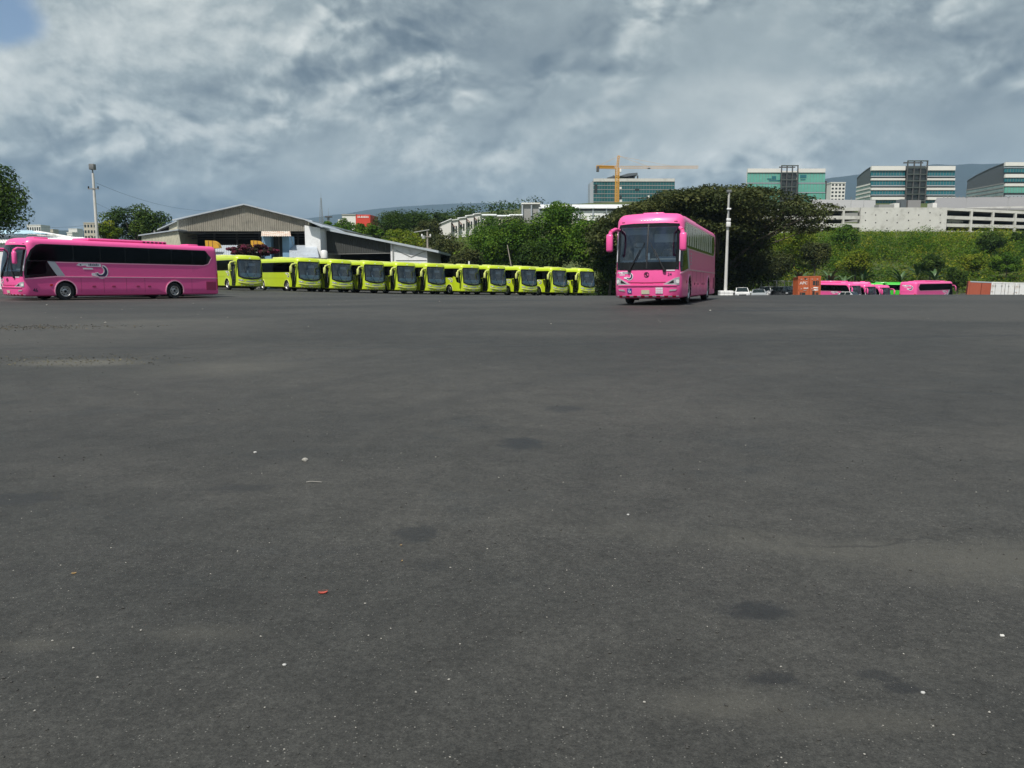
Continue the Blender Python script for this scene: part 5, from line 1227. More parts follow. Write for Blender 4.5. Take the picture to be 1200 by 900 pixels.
mb = MB(); q = P(725.3, 183, Yk); mb.tube(q, P(700, 195, Yk), .05, None, 4); mb.tube(q, P(760, 195.2, Yk), .05, None, 4); mb.tube(q, P(790, 195.2, Yk), .04, None, 4); mb.build('tie_bar', M['crane'], cr_)
x0, x1, z0, z1 = R(759, 762, 196.8, 198.0, Yk); MB().box(x0, x1, Yk - .5, Yk + .5, z0, z1).build('trolley', M['beamdark'], cr_)

# parking garage
Yq = 209; t = thing('parking_garage', 'raw concrete parking garage with open decks along the top of the slope', 'garage', base(1060, Yq)); zb = t.location.z - 3
x0, x1, z0, z1 = R(1007.8, 1109, 243.2, 275, Yq)
wallmb = MB().box(x0, x1, Yq - .1, Yq + 1.5, zb, z1); wl = wallmb.build('blank_wall', M['concrete'], t)
for r_, (py, sh_) in enumerate(((249.3, 0), (252.0, 6), (258.3, 0), (261, 6), (267.6, 0), (270.2, 6))):
    px = 1014.0 + sh_ * 2
    while px < 1107:
        hx0, hx1, hz0, hz1 = R(px - .6, px + .6, py - .65, py + .65, Yq); MB().box(hx0, hx1, Yq - .13, Yq + .2, hz0, hz1).build('drain_hole', M['dark'], wl); px += 25.2
for side, px0, px1, sl in (('l', 880, 1007.5, 0.0), ('r', 1109.3, 1290, 0.047)):
    def yy(px, y): return y + sl * (px - 1109) if sl else y
    decks = ((243.3, 247.0), (252.9, 257.0), (261.8, 266.5), (271.5, 275)) if side == 'l' else ((243.4, 246.3), (252.7, 256.6), (261.8, 265.6), (270.5, 275))
    for k, (y0, y1) in enumerate(decks):
        d_ = 1.0 if side == 'l' else (1 - k * 0.25)
        s_ = sl * d_; f_ = lambda px, y: P(px, y + s_ * (px - 1109.3) * (1 if sl else 0), Yq)
        MB().prism([f_(px0, y1), f_(px1, y1), f_(px1, y0), f_(px0, y0)], (0, 0.5, 0)).build('deck_parapet', M['concrete'], t)
        MB().prism([f_(px0, y1) + Vector((0, .5, .01)), f_(px1, y1) + Vector((0, .5, .01)), f_(px1, y1) + Vector((0, .5, .4)), f_(px0, y1) + Vector((0, .5, .4))], (0, 24, 0)).build('deck_slab', M['concrete_grey'], t)
    cols = (937.5, 960.5, 984.8) if side == 'l' else (1133.4, 1158.5, 1184.5, 1212, 1240)
    for px in cols:
        u0, u1 = X(px - 1.1, Yq), X(px + 1.1, Yq); MB().box(u0, u1, Yq - .15, Yq + .6, zb, Zr((244.5 if side == 'l' else 244.5 + sl * (px - 1109)), Yq)).build('column', M['concrete'], t)
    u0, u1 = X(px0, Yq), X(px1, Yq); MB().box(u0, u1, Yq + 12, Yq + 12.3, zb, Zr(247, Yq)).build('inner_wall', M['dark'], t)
MB().prism([P(1120, 244.3, Yq + 6), P(1260, 243.5, Yq + 6), P(1260, 240.5, Yq + 6), P(1150, 242.6, Yq + 6)], (0, 1, 0)).build('ramp_parapet', M['concrete'], t)
for px, y0, w_, m_, lab in ((1119.5, 259.8, 4.6, 'white', 'white car parked on the middle deck of the garage'), (1012, 0, 0, None, '')):
    if not w_: continue
    Yv = Yq + 2.2; c = P(px, y0, Yv); o = thing('parked_car', lab, 'car', (c.x, Yv, Zr(261.8, Yq) + .02)); zc = o.location.z
    prf = [(-2, .3), (2, .3), (2.05, .75), (1.2, .9), (.6, 1.4), (-1.0, 1.42), (-1.7, .95), (-2.05, .85)]
    MB().prism([(c.x + a, Yv, zc + b) for a, b in prf], (0, 1.6, 0)).build('body', M['white'], o)
    MB().prism([(c.x + a, Yv - .02, zc + b) for a, b in ((-1.4, .95), (1.0, .95), (.55, 1.33), (-.95, 1.35))], (0, 1.64, 0)).build('side_window', M['smoke'], o)
    for a in (-1.3, 1.3): MB().lathe([(.32, -.1), (.32, .1), (.01, .1)], (c.x + a, Yv, zc + .32), 'y', 14).build('wheel', M['rubber'], o)
# grey roofs of the mall behind the garage
Ym = 240
t = thing('mall_building', 'low mall with wide plain grey roof behind the garage', 'building', base(1140, Ym)); zb = t.location.z - 4
MB().prism([P(1092, 243.5, Ym), P(1300, 247, Ym), P(1300, 230, Ym + 26), P(1098, 231.5, Ym + 26)], (0, 0, -.4)).build('roof', M['roofgrey'], t)
MB().prism([P(955, 243.6, Ym), P(1026, 243.6, Ym), P(1026, 234.6, Ym + 20), P(950, 233.6, Ym + 20)], (0, 0, -.4)).build('roof', M['concrete_grey'], t)
MB().box(X(955, Ym), X(1300, Ym), Ym + .6, Ym + 26, zb, Zr(246, Ym) - .6).build('wall', M['concrete_grey'], t)
for a, b, y0, y1, m_ in ((1055.5, 1062, 233.5, 244, 'slate'), (1064, 1079, 234.5, 244, 'roofgrey'), (1048, 1054, 238, 242.2, 'ivory'), (1030, 1047, 239.5, 243.5, 'concrete_grey'), (1093, 1098, 237.8, 243, 'ivory')):
    x0, x1, z0, z1 = R(a, b, y0, y1, Ym - 4); MB().box(x0, x1, Ym - 4, Ym - 1, zb + 3, z1).build('roof_unit', M[m_], t)
mb = MB()
for k in range(40): u = X(1100 + k * 4.5, Ym + 26); mb.box(u - .12, u + .12, Ym + 26.1, Ym + 26.3, Zr(231.6, Ym + 26) - 1, Zr(229.8, Ym + 26))
mb.build('roof_rail', M['beam'], t)
for px in (1012, 1132, 1181, 997): c = P(px, 243, Yq + 4); o = thing('garage_lamp', {1012: 'thin lamp post on the garage roof left of the blank wall', 1132: 'thin lamp post over the open decks', 1181: 'thin lamp post at the right end of the garage roof', 997: 'thin lamp post above the left open bays'}[px], 'lamp post', (c.x, Yq + 4, c.z - 1)); MB().tube((c.x, Yq + 4, c.z - 1), (c.x, Yq + 4, c.z + 2.4), .06, .04).build('post', M['galv'], o); MB().box(c.x - .3, c.x + .3, Yq + 3.9, Yq + 4.1, c.z + 2.4, c.z + 2.5).build('lamp_head', M['lampgrey'], o)

# ---------------------------------------------------------------- vegetation
def leaf_obj(name, pos, nrm, size, shade, m, parent=None, aspect=0.55):
    """a mass of small leaf-shaped faces"""
    n = len(pos); rv = RNG.normal(size=(n, 3)); a = np.cross(nrm, rv); a /= np.linalg.norm(a, axis=1)[:, None] + 1e-9
    b = np.cross(nrm, a); b /= np.linalg.norm(b, axis=1)[:, None] + 1e-9
    s = size[:, None]; fold = nrm * s * 0.12
    v = np.stack([pos - b * s * .5, pos + a * s * aspect * .5 + fold, pos + b * s * .5, pos - a * s * aspect * .5 + fold], 1).reshape(-1, 3)
    if parent is not None: v = v - np.array(origin(parent))
    me = bpy.data.meshes.new(name); me.vertices.add(4 * n); me.vertices.foreach_set('co', v.astype(np.float32).ravel())
    me.loops.add(4 * n); me.loops.foreach_set('vertex_index', np.arange(4 * n, dtype=np.int32))
    me.polygons.add(n); me.polygons.foreach_set('loop_start', np.arange(0, 4 * n, 4, dtype=np.int32))
    at = me.attributes.new('shade', 'FLOAT', 'FACE'); at.data.foreach_set('value', np.clip(shade, 0, 1).astype(np.float32))
    me.materials.append(m); me.update(calc_edges=True)
    return link(name, me, parent)

def clump_leaves(cl, n, leaf, up=0.45, shell=0.55):
    """cl: rows of (x, y, z, rx, ry, rz, hue)"""
    cl = np.asarray(cl, float); wgt = (cl[:, 3] * cl[:, 5]) ** 1.0; wgt /= wgt.sum()
    k = RNG.choice(len(cl), n, p=wgt); c = cl[k]
    d = RNG.normal(size=(n, 3)); d[:, 2] = d[:, 2] * 0.9 + 0.25; d /= np.linalg.norm(d, axis=1)[:, None]
    r = shell + (1.08 - shell) * RNG.random(n) ** 0.6
    pos = c[:, :3] + d * c[:, 3:6] * r[:, None]
    nr = d * (1 - up) + np.array([0, 0, up]) + RNG.normal(size=(n, 3)) * 0.35; nr /= np.linalg.norm(nr, axis=1)[:, None]
    return pos, nr, leaf * (0.6 + 0.8 * RNG.random(n)), np.clip(c[:, 6] + RNG.normal(size=n) * 0.16, 0, 1)

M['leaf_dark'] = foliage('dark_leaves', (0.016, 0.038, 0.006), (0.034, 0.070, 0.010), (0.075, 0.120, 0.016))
M['leaf_mid'] = foliage('green_leaves', (0.026, 0.070, 0.006), (0.060, 0.130, 0.010), (0.125, 0.205, 0.018))
M['leaf_olive'] = foliage('olive_leaves', (0.022, 0.033, 0.010), (0.050, 0.064, 0.018), (0.105, 0.112, 0.032))
M['leaf_yellow'] = foliage('yellow_green_leaves', (0.050, 0.095, 0.006), (0.115, 0.170, 0.010), (0.220, 0.240, 0.020))
M['leaf_scrub'] = foliage('scrub_leaves', (0.036, 0.095, 0.006), (0.105, 0.190, 0.012), (0.290, 0.280, 0.026), 0.34)
M['leaf_blue'] = foliage('blue_green_leaves', (0.030, 0.062, 0.030), (0.065, 0.110, 0.055), (0.130, 0.180, 0.095))
M['leaf_purple'] = foliage('magenta_bracts', (0.028, 0.040, 0.014), (0.070, 0.028, 0.032), (0.20, 0.030, 0.070))
M['bark'] = mat('bark', (0.10, 0.085, 0.065), 0.95, var=0.3, scale=3, bump=0.5, bscale=8)
M['bark_pale'] = mat('pale_bark', (0.26, 0.24, 0.20), 0.9, var=0.25, scale=3, bump=0.4, bscale=8)

def tree(lab, px, pt, pb, wpx, Y, m='leaf_mid', n=4200, leaf=0.42, nc=26, seed=0, cl_r=(0.20, 0.36), name='tree', bark='bark', group=None, lean=0.0, flat=0.85, up=0.45, depth=0.8, cat='tree'):
    rs = np.random.default_rng(seed + abs(int(px)))
    x, zt, zb = X(px, Y), Zr(pt, Y), Zr(pb, Y); g = gz(x, Y); zb = max(zb, g + 0.2)
    rx = wpx / F * Y / 2; rz = (zt - zb) / 2; zc = (zt + zb) / 2
    t = thing(name, lab, cat, (x, Y, g), group)
    cl = []
    for i in range(nc):
        d = rs.normal(size=3); d /= np.linalg.norm(d); d[2] = d[2] * .9 + .1
        q = 0.25 + 0.6 * rs.random() ** 0.45; r = rs.uniform(*cl_r)
        rr = r * min(rx, rz * 1.1) * rs.uniform(.75, 1.15)
        c = np.array([x + lean, Y, zc]) + d * np.array([rx - rr * .7, (rx - rr * .7) * depth, rz - rr * .6]) * (q / 0.85)
        cl.append([*c, rr * 1.15, rr * 1.1, rr * flat, 0.5 + 0.26 * rs.normal()])
    cl = np.array(cl); cl[:, 2] += zt - np.sort(cl[:, 2] + cl[:, 5])[-4]                     # the crown reaches its full height and width
    ex = max((x + lean) - (cl[:, 0] - cl[:, 3]).min(), (cl[:, 0] + cl[:, 3]).max() - (x + lean)); cl[:, 0] = x + lean + (cl[:, 0] - x - lean) * rx / ex
    pos, nr, sz, shd = clump_leaves(cl, n, leaf, up, 0.62)
    pos[:, 2] = np.maximum(pos[:, 2], g + 0.05)
    leaf_obj('crown', pos, nr, sz, shd, M[m], t)
    tr = MB(); h = zt - g; r0 = 0.022 * h + 0.05
    mid = Vector((x + lean * .3 + rs.uniform(-.3, .3), Y + rs.uniform(-.3, .3), g + (zc - g) * .55)); top = Vector((x + lean, Y, zc + rz * .3))
    tr.path([Vector((x, Y, g - .2)), mid, top], [r0, r0 * .72, r0 * .25], 7)
    for c in sorted(cl.tolist(), key=lambda c: -c[3])[:9]:
        s = mid.lerp(top, rs.uniform(0, .6)); e = Vector(c[:3]); k = s.lerp(e, .5) + Vector((0, 0, -.1 * (e - s).length))
        tr.path([s, k, e], [r0 * .38, r0 * .25, r0 * .08], 5)
    tr.build('trunk', M[bark], t, 60)
    return t

# spreading fig beside the middle coach
Yf = 112; gx = X(838, Yf); gg = gz(gx, Yf)
fig = thing('spreading_tree', 'huge dark spreading tree behind the middle pink coach and concrete pole', 'tree', (gx, Yf, gg))
rs = np.random.default_rng(11); cl = []
def topline(px): return np.interp(px, [690, 715, 740, 765, 790, 815, 835, 850, 868, 885, 905, 925, 945, 962], [268, 258, 244, 234, 226, 221, 221, 223, 219, 220, 221, 222, 229, 240])
for i in range(620):
    top_ = i % 5 < 3; px = rs.uniform(700, 962); dep = rs.uniform(-13, 8) if top_ else rs.uniform(-4, 9); tl_ = topline(px)
    low = np.interp(px, [700, 760, 820, 880, 900, 962], [338, 338, 338, 332, 290, 262])
    q = rs.random() ** 1.5 * .42 if top_ else rs.random(); py = tl_ + 3 + (q if top_ else (round(q * 7) + rs.uniform(-.3, .3)) / 7) * (low - tl_)
    if px > 880: py = tl_ + 3 + rs.random() * min(45, low - tl_)
    Yq_ = Yf + dep; rr = rs.uniform(1.1, 2.0) * (0.85 if px > 890 else 1)
    if px > 885 and rs.random() < .62: continue
    cl.append([X(px, Yq_), Yq_, Zr(py, Yq_), rr * 1.6, rr * 1.25, rr * .42, np.clip(0.48 + rs.normal() * .2, 0, 1)])
for i in range(170):
    px = rs.uniform(745, 893); Yq_ = Yf + rs.uniform(-3, 8); py = rs.uniform(268, 338); rr = rs.uniform(1.1, 1.9)
    cl.append([X(px, Yq_), Yq_, Zr(py, Yq_), rr * 1.5, rr * 1.2, rr * .5, np.clip(0.42 + rs.normal() * .2, 0, 1)])
pos, nr, sz, shd = clump_leaves(cl, 115000, 0.42, 0.7, 0.35)
pos[:, 2] = np.maximum(pos[:, 2], gg + 0.1)
leaf_obj('crown', pos, nr, sz, shd, M['leaf_olive'], fig)
tr = MB(); b0 = Vector((gx, Yf, gg - .3)); b1 = Vector((gx + .4, Yf, gg + 3.0))
tr.path([b0, b0 + Vector((.1, 0, 1.2)), b1], [1.0, .65, .6], 10)
for k in range(15):
    c = cl[int(rs.integers(len(cl)))] if k < 9 else max((q for q in cl if 900 + (k - 9) * 8 < 600 + F * q[0] / q[1]), key=lambda q: rs.random())
    e = Vector(c[:3]); s = b1 + Vector((rs.uniform(-.5, .5), rs.uniform(-.5, .5), rs.uniform(-.8, .4))); kn = s.lerp(e, .45) + Vector((0, 0, 1.2))
    tr.path([s, kn, e], [.20, .12, .04], 6)
    for j in range(3):
        e2 = kn.lerp(e, rs.uniform(.2, .8)); tr.tube(e2, e2 + Vector((rs.uniform(-1.5, 2), rs.uniform(-1, 1), rs.uniform(.4, 1.8))), .09, .03, 4)
tr.build('trunk', M['bark'], fig, 60)

T = [  # label, px, top, bottom, width, distance, material, leaves, leaf size, clumps
 ('dark tall tree at the left edge above the white shed', -12, 190, 292, 104, 72, 'leaf_dark', 9000, 0.30, 46),
 ('round dark tree between the floodlight pole and the wide warehouse', 163, 242.5, 292, 84, 128, 'leaf_dark', 6000, 0.42, 34),
 ('bright green bush at the foot of the round dark tree', 130, 263, 290, 30, 120, 'leaf_yellow', 1800, 0.34, 12),
 ('dark broad tree right of the red shop building', 462, 247.5, 292, 50, 175, 'leaf_dark', 4200, 0.5, 24),
 ('dark domed tree with rounded top behind the lean-to hall', 487, 249, 292, 44, 185, 'leaf_dark', 3800, 0.5, 22),
 ('green tree in front of the red shop building', 428, 262, 290, 46, 150, 'leaf_mid', 3600, 0.44, 20),
 ('small tree with thin leaves before the white part of the shop', 404, 258, 292, 26, 160, 'leaf_mid', 1500, 0.42, 14),
 ('low green tree at the top of the lean-to roof', 388, 262, 284, 36, 150, 'leaf_mid', 2500, 0.42, 14),
 ('olive tree behind the utility pole', 503, 258, 300, 38, 155, 'leaf_olive', 3200, 0.46, 20),
 ('wide yellowish green tree above the lean-to roof', 473, 269, 312, 62, 132, 'leaf_yellow', 5200, 0.40, 26),
 ('bushy green tree right of the utility pole', 520, 275, 328, 52, 128, 'leaf_olive', 4600, 0.40, 26),
 ('rounded dark tree on the skyline above the terraced houses', 519, 249, 275, 30, 260, 'leaf_dark', 2600, 0.6, 16),
 ('spiky palm-like tree on the skyline behind the terraced houses', 544, 246.5, 268, 24, 270, 'leaf_dark', 1500, 0.9, 14),
 ('small dark tree behind the white hill houses', 590, 249, 262, 24, 300, 'leaf_dark', 1300, 0.7, 10),
 ('leafy green tree behind the seventh yellow bus', 568, 266, 332, 72, 126, 'leaf_mid', 6200, 0.40, 32),
 ('tall leafy tree behind the eighth yellow bus', 600, 255, 332, 76, 122, 'leaf_mid', 7500, 0.40, 36),
 ('leafy tree hiding the white houses beyond the terrace', 574, 254, 300, 36, 178, 'leaf_mid', 3000, .42, 18),
 ('leafy tree just left of the long white hall', 600, 254, 300, 38, 180, 'leaf_olive', 3000, .42, 18),
 ('slim loose tree whose top overlaps the white vaulted roof', 657, 239, 290, 30, 124, 'leaf_mid', 2200, .38, 14),
 ('tallest leafy tree in the grove with a loose top', 650, 240, 332, 82, 120, 'leaf_mid', 8800, 0.40, 40),
 ('broad leafy tree behind the last yellow bus', 692, 257, 338, 66, 116, 'leaf_mid', 6800, 0.38, 34),
 ('dense low tree between the last yellow bus and the middle coach', 714, 283, 344, 46, 106, 'leaf_dark', 4500, 0.34, 24),
 ('low dark tree behind the ninth yellow bus', 628, 287, 338, 52, 109, 'leaf_dark', 4600, 0.36, 24),
 ('low olive tree behind the sixth yellow bus', 545, 292, 334, 46, 112, 'leaf_olive', 3600, 0.36, 20),
 ('green tree touching the left side of the spreading tree', 735, 262, 338, 50, 122, 'leaf_dark', 4200, 0.42, 22),
 ('dark round bush on the upper right slope below the garage', 1158, 272, 305, 36, 168, 'leaf_dark', 2800, 0.42, 18),
 ('smaller dark bush right of the dark round bush', 1194, 273, 296, 28, 180, 'leaf_dark', 1800, 0.44, 14),
 ('dark green tree at the left foot of the garage', 988, 264, 297, 34, 178, 'leaf_mid', 2600, 0.42, 18),
 ('broad green tree on the slope right of the spreading tree', 930, 268, 315, 60, 165, 'leaf_yellow', 5200, 0.42, 28),
 ('olive tree low on the slope above the black car', 905, 293, 340, 52, 150, 'leaf_olive', 4200, 0.38, 24),
 ('brownish tree halfway up the slope above the orange container', 955, 285, 322, 40, 158, 'leaf_olive', 3000, 0.40, 18),
 ('yellow green tree above the row of far pink coaches', 1003, 293, 330, 46, 152, 'leaf_yellow', 3600, 0.38, 22),
 ('dark bush on the slope behind the turned pink coach', 1092, 300, 328, 34, 150, 'leaf_dark', 2400, 0.36, 16),
 ('low dark shrub beside the rust red container', 1122, 315, 345, 26, 135, 'leaf_dark', 2200, 0.32, 14),
 ('green shrub on the slope above the white container', 1178, 300, 328, 40, 150, 'leaf_mid', 2800, 0.38, 18),
 ('shrub with yellow tips above the rust red container', 1140, 298, 325, 36, 155, 'leaf_yellow', 2400, 0.38, 16),
]
for i, a in enumerate(T):
    tree(a[0], a[1], a[2], a[3], a[4], a[5], a[6], int(a[7] * 1.7), min(a[8], .42) * .82, int(a[9] * 2.4), seed=i, bark='bark_pale' if 'leafy' in a[0] else 'bark', depth=0.7, name='shrub' if ('bush' in a[0] and 'bushy' not in a[0]) or 'shrub' in a[0] else 'tree', cat='shrub' if ('bush' in a[0] and 'bushy' not in a[0]) or 'shrub' in a[0] else 'tree')
tree('magenta bougainvillea bush over the roof of the first yellow buses', 297, 286.5, 304, 62, 95, 'leaf_purple', 13000, 0.20, 120, seed=77, name='bougainvillea', flat=0.6, depth=0.4, cat='shrub')

# banana plants along the foot of the slope
def banana(lab, px, pb, Y, h, seed):
    rs = np.random.default_rng(seed); x = X(px, Y); g = gz(x, Y); t = thing('banana_plant', lab, 'banana plant', (x, Y, g), 'banana plants at the foot of the slope')
    MB().tube((x, Y, g - .1), (x, Y, g + h * .45), .13, .08, 7).build('stem', M['leafstem'], t)
    for k in range(12):
        a = rs.uniform(0, 2 * math.pi); L_ = h * rs.uniform(.55, .75); el0 = math.radians(rs.uniform(50, 82)); p_ = Vector((x, Y, g + h * .42)); v0 = MB(); pts = []
        for i in range(7):
            f_ = i / 6; e = el0 - f_ * 1.5 * rs.uniform(.8, 1.1); pts.append(p_.copy()); p_ = p_ + Vector((math.cos(a) * math.cos(e), math.sin(a) * math.cos(e), math.sin(e))) * L_ / 6
        sd = Vector((-math.sin(a), math.cos(a), 0)); vs = []; fs = []
        for i, q in enumerate(pts):
            w_ = .26 * math.sin(math.pi * min(1, .12 + i / 6 * .86)) ; vs += [q - sd * w_ + Vector((0, 0, .08)), q, q + sd * w_ + Vector((0, 0, .08))]
        for i in range(6): fs += [(3 * i, 3 * i + 1, 3 * i + 4, 3 * i + 3), (3 * i + 1, 3 * i + 2, 3 * i + 5, 3 * i + 4)]
        v0.add(vs, fs).build('leaf', M['banana'], t)
M['leafstem'] = mat('banana_stem', (0.12, 0.15, 0.05), 0.8, var=0.2)
M['banana'] = mat('banana_leaf', (0.055, 0.105, 0.035), 0.5, var=0.35, scale=1.2)
for k, (px, h, lab) in enumerate(((973, 6.0, 'banana plant directly above the orange container'), (990, 5.0, 'small banana plant left of the far pink fronts'), (1012, 6.2, 'tall banana plant above the far pink fronts'),
                             (1030, 5.0, 'banana plant above the bright green coach'), (1056, 6.0, 'banana plant above the tail of the turned coach'), (1075, 6.5, 'tallest banana plant behind the turned coach roof'), (1096, 5.2, 'banana plant above the nose of the turned coach'), (938, 5.2, 'banana plant left of the orange container'))):
    banana(lab, px, 330, 146 + (k % 3) * 2, h, 300 + k)

# scrub covering the slope: one mass
rs = np.random.default_rng(5); cl = []
for i in range(1700):
    Yv = 143 + 66 * rs.random() ** 0.8; px = rs.uniform(845, 1300) if i % 12 else rs.uniform(520, 640)
    if px < 700: Yv = rs.uniform(140, 200)
    x = X(px, Yv); r = rs.uniform(.8, 2.5) * (0.35 if Yv > 192 else 1.0); z = gz(x, Yv)
    n_ = mnoise.noise(Vector((x * .05, Yv * .05, 0))); n2_ = mnoise.noise(Vector((x * .16, Yv * .16, 4)))
    if n2_ < -.12 and rs.random() < .75: continue
    r *= 1 + .9 * n2_; hue = 0.34 + 0.4 * n_ + 0.30 * rs.normal() - .25 * n2_ + (0.32 if Yv > 188 else 0)
    cl.append([x, Yv, z + r * .35, r * 1.15, r * 1.1, r * .95, np.clip(hue, 0, 1)])
for i in range(75):
    Yv = 143 + 42 * rs.random(); px = rs.uniform(862, 1300); x0 = X(px, Yv); big = rs.uniform(1.3, 3.0); hue = rs.choice([.12, .25, .4, .55, .8]) + .06 * rs.normal()
    for j in range(9):
        a = rs.uniform(0, 6.28); q = big * rs.random() ** .6; x = x0 + q * math.cos(a); y = Yv + q * math.sin(a); r = big * rs.uniform(.25, .45)
        cl.append([x, y, gz(x, y) + rs.uniform(.3, 1.0) * big * (1.15 - .5 * q / big), r, r, r * .85, np.clip(hue + .08 * rs.normal(), 0, 1)])
pos, nr, sz, shd = clump_leaves(cl, 120000, 0.35, 0.5, 0.5)
leaf_obj('scrub', pos, nr, sz, shd, M['leaf_scrub'])
tag(bpy.data.objects['scrub'], 'tangled green and yellow scrub covering the slope below the garage', 'scrub', kind='stuff')
n_ = 16000
Yv = 150 + 62 * RNG.random(n_); pxs = 840 + 470 * RNG.random(n_); xs = (pxs - 600) / F * Yv * 1.0; zs = gza(xs, Yv)
gp = np.c_[xs, Yv, zs + .2]; gn = RNG.normal(size=(n_, 3)); gn[:, 2] *= .25; gn /= np.linalg.norm(gn, axis=1)[:, None]
leaf_obj('tall_grass', gp, gn, .5 + .5 * RNG.random(n_), .62 + .2 * RNG.normal(size=n_), M['leaf_scrub'], None, 0.22)
tag(bpy.data.objects['tall_grass'], 'dry tall grass on the upper slope below the garage', 'grass', kind='stuff')
# understorey behind the yellow buses and below the fig
cl = []
for i in range(330):
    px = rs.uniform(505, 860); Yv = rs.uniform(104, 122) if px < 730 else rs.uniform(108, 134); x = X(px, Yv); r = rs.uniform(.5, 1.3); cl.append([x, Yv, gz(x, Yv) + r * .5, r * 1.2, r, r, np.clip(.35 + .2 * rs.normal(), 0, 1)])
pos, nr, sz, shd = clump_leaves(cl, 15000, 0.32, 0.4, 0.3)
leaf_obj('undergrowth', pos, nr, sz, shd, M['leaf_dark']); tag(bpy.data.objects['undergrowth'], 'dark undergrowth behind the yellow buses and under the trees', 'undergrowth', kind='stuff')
# far wooded rise on the left horizon
cl = []
for i in range(260):
    Yv = rs.uniform(560, 1100); px = rs.uniform(-60, 420); x = X(px, Yv); r = rs.uniform(3, 6); cl.append([x, Yv, max(gz(x, Yv), 8) + r * .5, r * 1.5, r * 1.2, r * .9, np.clip(.4 + .2 * rs.normal(), 0, 1)])
for i in range(60):
    Yv = rs.uniform(285, 345); px = rs.uniform(455, 632); x = X(px, Yv); r = rs.uniform(1.4, 3.0); cl.append([x, Yv, gz(x, Yv) + r * .7, r * 1.3, r * 1.2, r, np.clip(.4 + .2 * rs.normal(), 0, 1)])
pos, nr, sz, shd = clump_leaves(cl, 46000, 0.9, 0.4, 0.4)
leaf_obj('far_wood', pos, nr, sz, shd, M['leaf_dark']); tag(bpy.data.objects['far_wood'], 'distant wooded rise along the left horizon', 'wood', kind='stuff')

# ---------------------------------------------------------------- mountains
def ridge(name, pts, Y, dep, m, seed, base_z=-5):
    """a mountain range: crest given as pixels, built with flanks towards and away from us"""
    nx, ny = 120, 26; px = np.linspace(pts[0][0], pts[-1][0], nx); cy = np.interp(px, [q[0] for q in pts], [q[1] for q in pts]); V = []
    for j in range(ny):
        v = j / (ny - 1) * 2 - 1
        for i in range(nx):
            top = P(px[i], cy[i], Y); h = (1 - abs(v)) ** 1.15
            nz = mnoise.fractal(Vector((top.x / 900, (Y + v * dep) / 900, seed)), 1.0, 2.0, 5) * 0.16 * (0.25 + 3 * h * (1 - h))
            V.append((top.x * (1 + v * dep / Y * .3), Y + v * dep, base_z + (top.z - base_z) * max(0, h + nz * (abs(v) > .03))))
    fs = [(j * nx + i, j * nx + i + 1, (j + 1) * nx + i + 1, (j + 1) * nx + i) for j in range(ny - 1) for i in range(nx - 1)]
    me = bpy.data.meshes.new(name); me.from_pydata(V, [], fs); me.materials.append(m); me.polygons.foreach_set('use_smooth', [True] * len(fs)); me.update()
    return tag(link(name, me), kind='structure')
M['forest'] = mat('forested_slope', (0.016, 0.032, 0.034), 0.95, var=0.3, scale=0.004)
ridge('mountain_range', [(900, 222), (960, 207), (1010, 201), (1060, 193), (1100, 188), (1135, 186), (1165, 185), (1185, 182.5), (1215, 183), (1260, 180), (1340, 190), (1450, 200)], 4200, 1100, M['forest'], 3.1)
ridge('mountain_range', [(250, 262), (330, 253), (400, 247), (460, 240), (510, 236), (560, 234), (620, 234), (700, 231), (780, 226), (840, 224), (910, 228), (960, 240)], 5600, 1300, M['forest'], 8.4)
ridge('hills', [(-250, 268), (-100, 267), (0, 267.5), (80, 267), (150, 266), (260, 264), (350, 262), (420, 262)], 2400, 500, M['forest'], 5.2)

# ---------------------------------------------------------------- poles, wires, fence
def lamp_pole(lab, px, pb, pt, Y, top_px, r):
    b = P(px, pb, Y); g = gz(b.x, Y); zt = Zr(pt, Y); t = thing('floodlight_pole', lab, 'light pole', (b.x, Y, g))
    MB().tube((b.x, Y, g - .3), (b.x, Y, zt), r, r * .55, 12).build('pole', M['concrete'], t, 40)
    return t, b.x, zt, g
t, x, z, g = lamp_pole('grey floodlight pole rising behind the pink coach on the left', 114.8, 290, 203, 78, 110, .19)
mb = MB().bbox(x - .24, x + .24, 77.75, 78.25, z + .32, z + .85, .05); mb.build('lamp_head', M['lampgrey'], t, 40); MB().tube((x, 78, z - .05), (x, 78, z + .36), .06).build('bracket', M['lampgrey'], t)
MB().box(x - .5, x + .5, 77.85, 77.95, z - 1.5, z - 1.4).build('cross_arm', M['beam'], t); 
for s in (-.45, .45): MB().lathe([(.001, .2), (.06, .18), (.07, 0), (.001, 0)], (x + s, 77.9, z - 1.4), 'z', 8).build('insulator', M['well'], t)
t, x, z, g = lamp_pole('slender pale pole with white block foot behind the middle coach', 850, 346, 226, 80, 850, .17)
MB().bbox(x - .22, x + .22, 79.8, 80.2, z + .02, z + .28, .04).build('lamp_head', M['lampgrey'], t, 40)
for py, hh in ((263, 2.4), (257.5, 1.2), (245, .8)):
    zz = Zr(py, 80); MB().bbox(x - .2, x + .2, 79.7, 79.98, zz - hh * .1, zz + hh * .1, .04).build('junction_box', M['white'], t, 40)
MB().tube((x - .05, 79.8, Zr(262, 80)), (x + .02, 79.85, z), .045, None, 6).build('conduit', M['galv'], t)
for i in range(3):
    for j in range(2):
        x0 = x - .62 + i * .42; MB().bbox(x0, x0 + .405, 79.45, 80.5, g + j * .29 - .02, g + j * .29 + .265, .02).build('foot_block', M['white'], t, 40)
t = thing('utility_pole', 'grey utility pole with cross arm beside the lean-to end wall', 'utility pole', base(501.5, 108)); x, Yv, g = t.location
MB().tube((x, Yv, g - .3), (x, Yv, Zr(270, 108)), .16, .11, 10).build('pole', M['wood'], t, 40)
